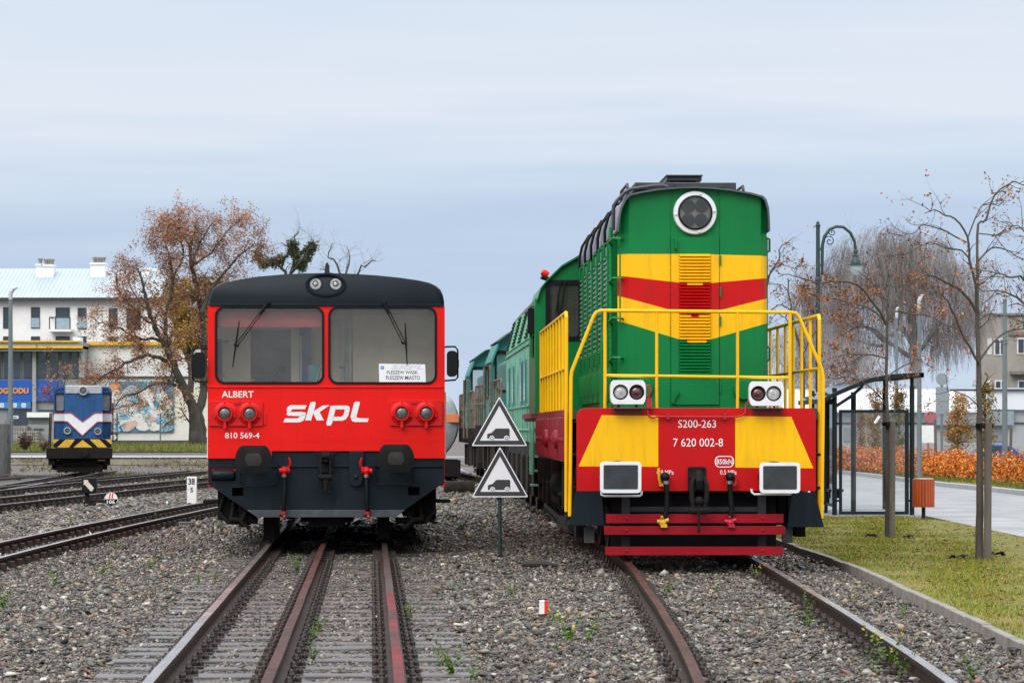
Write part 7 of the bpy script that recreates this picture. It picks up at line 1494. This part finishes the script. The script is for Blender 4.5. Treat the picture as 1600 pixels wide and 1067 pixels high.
b = MB(); b.box(x0_+m_, x1_-m_, .0, .008, z0_+m_, z1_-m_); b.build('glass_pane', SGL, ef)
b = MB(); b.box(q(1304, 0)[0]-.004, q(1304, 0)[0]+.004, .1, 3.9, .2, 2.1); b.build('back_glass', SGL, bs)
b = MB(); 
for d in (1.3, 2.6): b.tube([(q(1304, 0)[0]-.02, d, 0), (q(1304, 0)[0]-.02, d, 2.2)], .035, 8)
b.box(q(1304, 0)[0]-.03, q(1304, 0)[0]+.03, .05, 3.95, 2.08, 2.14); b.box(q(1304, 0)[0]-.03, q(1304, 0)[0]+.03, .05, 3.95, .16, .21); split(b, 'back_frame', SHM, bs)
b = MB(); px = 1353.6; b.tube([(q(px, 0)[0]*1.05, 2.0, -.02), (q(px, 0)[0]*1.05, 2.0, 2.28)], .05, 12); b.build('post', SHM, bs)
rc = [(1283, 624), (1295, 617), (1315, 608), (1335, 599.5), (1355, 592.5), (1375, 588), (1395, 585.4), (1418, 584), (1440, 583.3)]
rp_ = [(q(*p)[0], q(*p)[2]) for p in rc]
def ribbon(pts, th, y0, y1, mi, mb): mb.prism(pts + [(x, z-th) for x, z in pts[::-1]], y0, y1, mi)
b = MB()
for d in (-.25, 1.9, 4.1): ribbon(rp_, .075, d, d+.06, 0, b)
b.box(q(1440, 0)[0]-.05, q(1440, 0)[0]+.01, -.25, 4.2, q(0, 590)[2], q(0, 582.5)[2]); b.box(q(1283, 0)[0]-.02, q(1283, 0)[0]+.06, -.25, 4.2, q(0, 630)[2], q(0, 623)[2]); ra = b.build('roof_frame', SHM, bs)
b = MB()
for d in (0, 4.0): b.tube([q(1304, 636, d), q(1330, 619, d), q(1345, 606, d), q(1351, 594.5, d)], .03, 8); b.tube([q(1425, 606, d), q(1425, 585, d)], .035, 8)
split(b, 'roof_brace', SHM, bs)
b = MB(); ribbon([(x, z+.012) for x, z in rp_], .01, -.24, 4.15, 0, b); b.build('roof_panel', glass('roof_polycarbonate', (.8, .85, .88), .15, (.5, .55, .6)), ra)
b = MB(); b.box(q(1300, 0)[0]+.02, q(1325, 0)[0], .7, 3.6, .42, .47); b.box(q(1302, 0)[0], q(1322, 0)[0], .8, .86, .3, .42); b.box(q(1302, 0)[0], q(1322, 0)[0], 3.3, 3.36, .3, .42); b.build('bench', SHM, bs, bevel=.008)
b = MB(); pts_ = [q(1366, 661, -.03), q(1374, 650, -.03)]; b.tube(pts_, .035, 4); b.build('sticker', WHITE, bs)
# litter bin
Y = 52.6; k = Y/F; o = P(1443, 813, Y); lb = thing('litter_bin', 'round litter bin clad in orange wooden slats beside the shelter', 'litter bin', o)
b = MB(); z0_, z1_ = (813-792)*k, (813-748)*k; rr = 16.6*k
for i in range(22):
    a = 2*math.pi*i/22; ca, sa = math.cos(a), math.sin(a); w_ = rr*.118
    vs = [(ca*r_ - sa*t_, sa*r_ + ca*t_, z_) for z_ in (z0_, z1_) for r_ in (rr-.014, rr+.006) for t_ in (-w_, w_)]; b.add(vs, [(0, 1, 3, 2), (4, 5, 7, 6), (0, 1, 5, 4), (2, 3, 7, 6), (0, 2, 6, 4), (1, 3, 7, 5)])
b.build('slats', mat('orange_wood', (.36, .06, .012), .45, var=.3, scale=7, stretch=(1, 1, .15)), lb, bevel=.003)
b = MB(); b.lathe((0, 0, z0_), (0, 0, 1), [(rr-.03, .01), (rr-.02, z1_-z0_-.02)], 24); b.build('liner', BLACK, lb)
b = MB(); b.lathe((0, 0, z1_-.03), (0, 0, 1), [(rr-.02, 0), (rr+.0, .03), (rr-.03, .045), (rr-.05, .02)], 26); b.build('rim', STEEL, lb)
b = MB(); b.tube([(0, 0, -.02), (0, 0, z0_+.02)], .034, 12); b.build('pole', SHM, lb)
# beech hedge
ORH = [(4, (.62, .165, .018)), (4, (.50, .105, .015)), (3, (.66, .26, .03)), (2, (.25, .08, .025)), (1, (.4, .3, .05))]
hg = thing('hedge', 'low orange beech hedge along the cobbled road on the right', 'hedge', (13.4, 98, ZG)); g_ = np.random.default_rng(8); pts = []
HX = lambda Y: 14.3 - (Y-80)*.075
for i in range(700):
    Yq = g_.uniform(72, 116); 
    for j in range(5): pts.append((HX(Yq)+g_.normal(0, .22)-13.4, Yq-98, max(.02, (.12+.56*g_.random()**.8)*(1+.2*math.sin(Yq*1.9)+.1*math.sin(Yq*5.3)))))
leaves('foliage', pts, 36000, .1, .09, ORH, 8, hg)
b = MB(); r = random.Random(4)
for i in range(260):
    Yq = r.uniform(72, 116); x = HX(Yq)-13.4+r.gauss(0, .12); b.tube([(x, Yq-98, 0), (x+r.gauss(0, .08), Yq-98, .45), (x+r.gauss(0, .2), Yq-98, .72)], [.015, .01, .005], 4, caps=False)
b.build('stems', TWIG, hg, raw=True)
n = 9000; Yg = g_.uniform(60, 112, n); Xg = np.where(Yg < 85, 12.85, 12.35) + g_.random(n)*1.3
blades('roadside_grass', Xg, Yg, np.full(n, ZG+.03), g_.uniform(.05, .16, n), g_.uniform(.006, .014, n), g_, [(3, (.09, .14, .02)), (2, (.14, .17, .03)), (1, (.3, .15, .04))], LEAFM)
def columnar(label, px, w_, yt, yb, Y, pal, seed):
    r = random.Random(seed); o = Vector(P(px, yb, Y)); k = Y/F; H = (yb-yt)*k; W = w_/2*k; t = thing('columnar_tree', label, 'tree', o, 0, 'columnar autumn trees along the hedge'); b = MB(); tips = []; b.tube([(0, 0, 0), (r.uniform(-.03, .03), 0, H*.5), (0, 0, H*.95)], [.05, .035, .01], 8)
    b.build('trunk', BARKY, t); tw = MB()
    for i in range(46):
        z = H*r.uniform(.12, .9); a = r.uniform(0, 6.28); rad = W*(1-.55*abs(z/H-.45)*1.6); d = Vector((math.cos(a)*rad, math.sin(a)*rad, rad*1.3)); grow(tw, r, Vector((0, 0, z)), d, d.length*.7, .014, 1, tips, .08, (2, 3), .18, 4, 3)
    tw.build('twigs', TWIG, t, raw=True); leaves('foliage', tips, int(H*W*2600), .07, .075, pal, seed, t); return t
AUT = [(4, (.30, .12, .025)), (3, (.36, .19, .03)), (2, (.2, .13, .025)), (1, (.12, .13, .03))]; AUG = [(3, (.2, .15, .025)), (3, (.30, .17, .03)), (2, (.12, .12, .03))]
columnar('columnar orange tree before the road sign backs, left of the nearest young tree', 1497, 44, 620, 748, 97, AUT, 71); columnar('columnar yellow green tree just behind the nearest young tree trunk', 1540, 36, 588, 745, 94, AUG, 72); columnar('columnar orange tree seen through the shelter glass', 1368, 34, 606, 738, 112, AUT, 73); columnar('columnar yellowish tree seen at the right post of the shelter', 1404, 34, 610, 738, 108, AUG, 74); columnar('slim brownish columnar tree seen left in the shelter glass', 1345, 22, 640, 735, 118, AUT, 75)
# leaning stakes by the hedge
for px, yt, yb, lab in ((1463, 655, 748, 'slim bare stake at the hedge left of the orange columnar tree'), (1578, 668, 757, 'dark stake at the hedge right of the nearest young tree')):
    b = MB(); p0, p1 = P(px, yb, 95), P(px+(2 if px > 1500 else -2), yt, 95); b.tube([p0, p1], .045, 8); tag(b.build('stake', mat('stake_wood', (.12, .1, .085))), lab, 'stake')
# blue car behind the hedge
Y = 103; k = Y/F; o = P(1550, 735, Y); pc = thing('parked_car', 'blue car parked behind the orange hedge on the right', 'car', o)
q = lambda px, py: ((px-1550)*k, (735-py)*k)
sd = [(1503, 731), (1503, 716), (1509, 710), (1528, 706.5), (1542, 696.5), (1552, 693.6), (1572, 693.8), (1584, 699), (1594, 707), (1600, 711), (1602, 720), (1602, 731)]
b = MB(); b.prism([q(*p) for p in sd], 0, 1.65); b.build('body', mat('car_blue', (.012, .07, .32), .25, var=.05, coat=.6), pc, bevel=.06, seg=3)
for pl in ([(1545, 706.5), (1552, 697.5), (1563, 697), (1563, 707)], [(1565, 707), (1565, 697), (1573, 697.2), (1584, 707.2)]):
    b = MB(); b.prism([q(*p) for p in pl], -.006, .01); b.build('window', PANE, pc)
for px in (1519, 1587):
    c = q(px, 731); b = MB(); b.lathe((c[0], .05, c[1]), (0, -1, 0), [(.3, -.1), (.3, .06), (.22, .07), (.2, .05), (.001, .06)], 22); b.build('wheel', BLACK, pc)
# backs of road signs
Y = 100; k = Y/F; o = P(1471.5, 745, Y); rsn = thing('road_sign', 'grey backs of a round and a rectangular road sign on one pole behind the hedge', 'sign', o)
q = lambda px, py: ((px-1471.5)*k, (745-py)*k); b = MB(); b.tube([(0, 0, 0), (0, 0, q(0, 583)[1])], .045, 10); b.build('pole', GPOLE, rsn)
SB = mat('sign_back', (.26, .3, .34), .5, metal=.2, var=.06)
b = MB(); b.prism(circ(0, q(0, 592.5)[1], 9.6*k, 28), -.07, -.05); b.build('round_plate', SB, rsn); b = MB(); b.prism(rrect(q(1461.5, 0)[0], q(1482.5, 0)[0], q(0, 647)[1], q(0, 604.5)[1], .05), -.07, -.05); b.box(q(1462, 0)[0], q(1482, 0)[0], -.085, -.07, q(0, 626.5)[1], q(0, 624.5)[1]); b.build('rectangular_plate', SB, rsn)
Y = 108; k = Y/F; o = P(1449, 735, Y); wb = thing('notice_board', 'blank white board on dark posts beside the shelter, behind the hedge', 'board', o); b = MB(); b.box(-14.5*k, 14*k, -.03, 0, (735-691.5)*k, (735-664.5)*k); b.build('panel', WHITE, wb); b = MB()
for px in (-13, 12): b.tube([(px*k, .03, 0), (px*k, .03, (735-664)*k)], .03, 8)
split(b, 'leg', SHM, wb)
# yellow concrete blocks at the car park edge
for i, px in enumerate((1300, 1312, 1324, 1338)):
    b = MB(); o = P(px, 722, 122); b.box(o[0]-.14, o[0]+.14, 122, 122.3, -.05, .32); tag(b.build('barrier_block', mat('barrier_yellow', (.75, .5, .03), .5), bevel=.03), 'small yellow barrier block seen low through the shelter glass', 'barrier', 'row of yellow barrier blocks')
# low white and grey halls, red car behind, concrete block
Y = 140; k = Y/F; o = P(1430, 722, Y); hall = thing('low_hall', 'long low grey hall with white snow-pale roof behind the hedge', 'building', o); q = lambda px, py: ((px-1430)*k, (722-py)*k)
HWALL = mat('hall_wall', (.34, .35, .35), .8, var=.1, scale=1, dirt=.3, dirtcol=(.15, .15, .14)); ROOFWH = mat('pale_roof', (.62, .64, .66), .6, var=.05, scale=.6)
b = MB(); b.box(q(1230, 0)[0], q(1640, 0)[0], 0, 10, -.3, q(0, 640)[1]); b.build('wall', HWALL, hall)
b = MB(); b.prism([(-.5, q(0, 641)[1]), (9, q(0, 604)[1]), (10.5, q(0, 604)[1]), (10.5, q(0, 641)[1]-.05), (-.5, q(0, 641)[1]-.1)], q(1225, 0)[0], q(1530, 0)[0], plane='yz'); b.build('roof', ROOFWH, hall)
b = MB(); b.box(q(1530.5, 0)[0], q(1642, 0)[0], -.3, 10.3, q(0, 640)[1], q(0, 606)[1]); b.build('white_band', ROOFWH, hall); b = MB(); b.box(q(1482, 0)[0], q(1642, 0)[0], -.45, -.3, q(0, 611)[1], q(0, 608)[1]); b.box(q(1225, 0)[0], q(1640, 0)[0], -.08, 0, q(0, 662)[1], q(0, 660)[1]); split(b, 'gutter', FRAME, hall)
for x0, x1 in ((1318, 1350), (1355, 1412), (1480, 1520), (1545, 1572)):
    b = MB(); b.box(q(x0, 0)[0], q(x1, 0)[0], -.05, 0, q(0, 690)[1], q(0, 668)[1]); b.build('shutter', mat('shutter_grey', (.2, .2, .2), .6, var=.1), hall)
b = MB(); b.box(q(1457, 0)[0], q(1582, 0)[0], -.4, -.1, q(0, 664)[1], q(0, 642)[1]); b.build('canopy', mat('canopy_grey', (.22, .25, .28), .6), hall)
b = MB(); b.lathe((P(1455, 652, 130)[0], 130, P(0, 652, 130)[2]), (0, 1, 0), [(.26, 0), (.26, .5)], 20); b.box(P(1451, 0, 130)[0]-.05, P(1451, 0, 130)[0]+.05, 130.1, 130.2, -.1, P(0, 652, 130)[2]); tag(b.build('round_red_sign', mat('faded_red', (.3, .09, .1), .6)), 'faded red round board beside the shelter post in front of the hall', 'sign')
Y = 175; k = Y/F; o = P(1570, 735, Y); cbk = thing('concrete_building', 'grey rendered three storey concrete building at the right edge', 'building', o); q = lambda px, py: ((px-1570)*k, (735-py)*k)
CONC = mat('dirty_render', (.33, .31, .27), .85, var=.15, scale=.7, dirt=.5, dirtcol=(.2, .18, .15), streak=True)
b = MB(); b.box(q(1535, 0)[0], q(1680, 0)[0], 0, 2.5, -.6, q(0, 492)[1]); b.build('wall', CONC, cbk); b = MB(); b.box(q(1534, 0)[0], q(1681, 0)[0], -.15, 2.6, q(0, 493)[1], q(0, 489.5)[1]); b.box(q(1578, 0)[0], q(1680, 0)[0], -.6, 0, q(0, 585)[1], q(0, 580)[1]); b.box(q(1575, 0)[0], q(1680, 0)[0], -.12, 0, q(0, 524)[1], q(0, 518)[1]); split(b, 'ledge', mat('old_concrete', (.2, .18, .16), .9, var=.3), cbk)
for x0, x1, y0, y1 in ((1543, 1549, 529, 554), (1553, 1572, 529, 555), (1589, 1612, 528, 553), (1554, 1574, 594, 612), (1590, 1612, 594, 612), (1543, 1549, 594, 612), (1553, 1572, 628, 650), (1589, 1612, 628, 650)):
    b = MB(); X0, X1, Z0, Z1 = q(x0, 0)[0], q(x1, 0)[0], q(0, y1)[1], q(0, y0)[1]; b.box(X0, X1, -.05, 0, Z0, Z1); xm = (X0+X1)/2; w_ = b.build('window', WHITE, cbk); b = MB()
    for a_, c_ in ((X0+.07, xm-.04), (xm+.04, X1-.07)): b.box(a_, c_, -.07, -.052, Z0+.07, Z1-.07)
    b.build('pane', PANE, w_)
print('OBJECTS', len(bpy.data.objects))
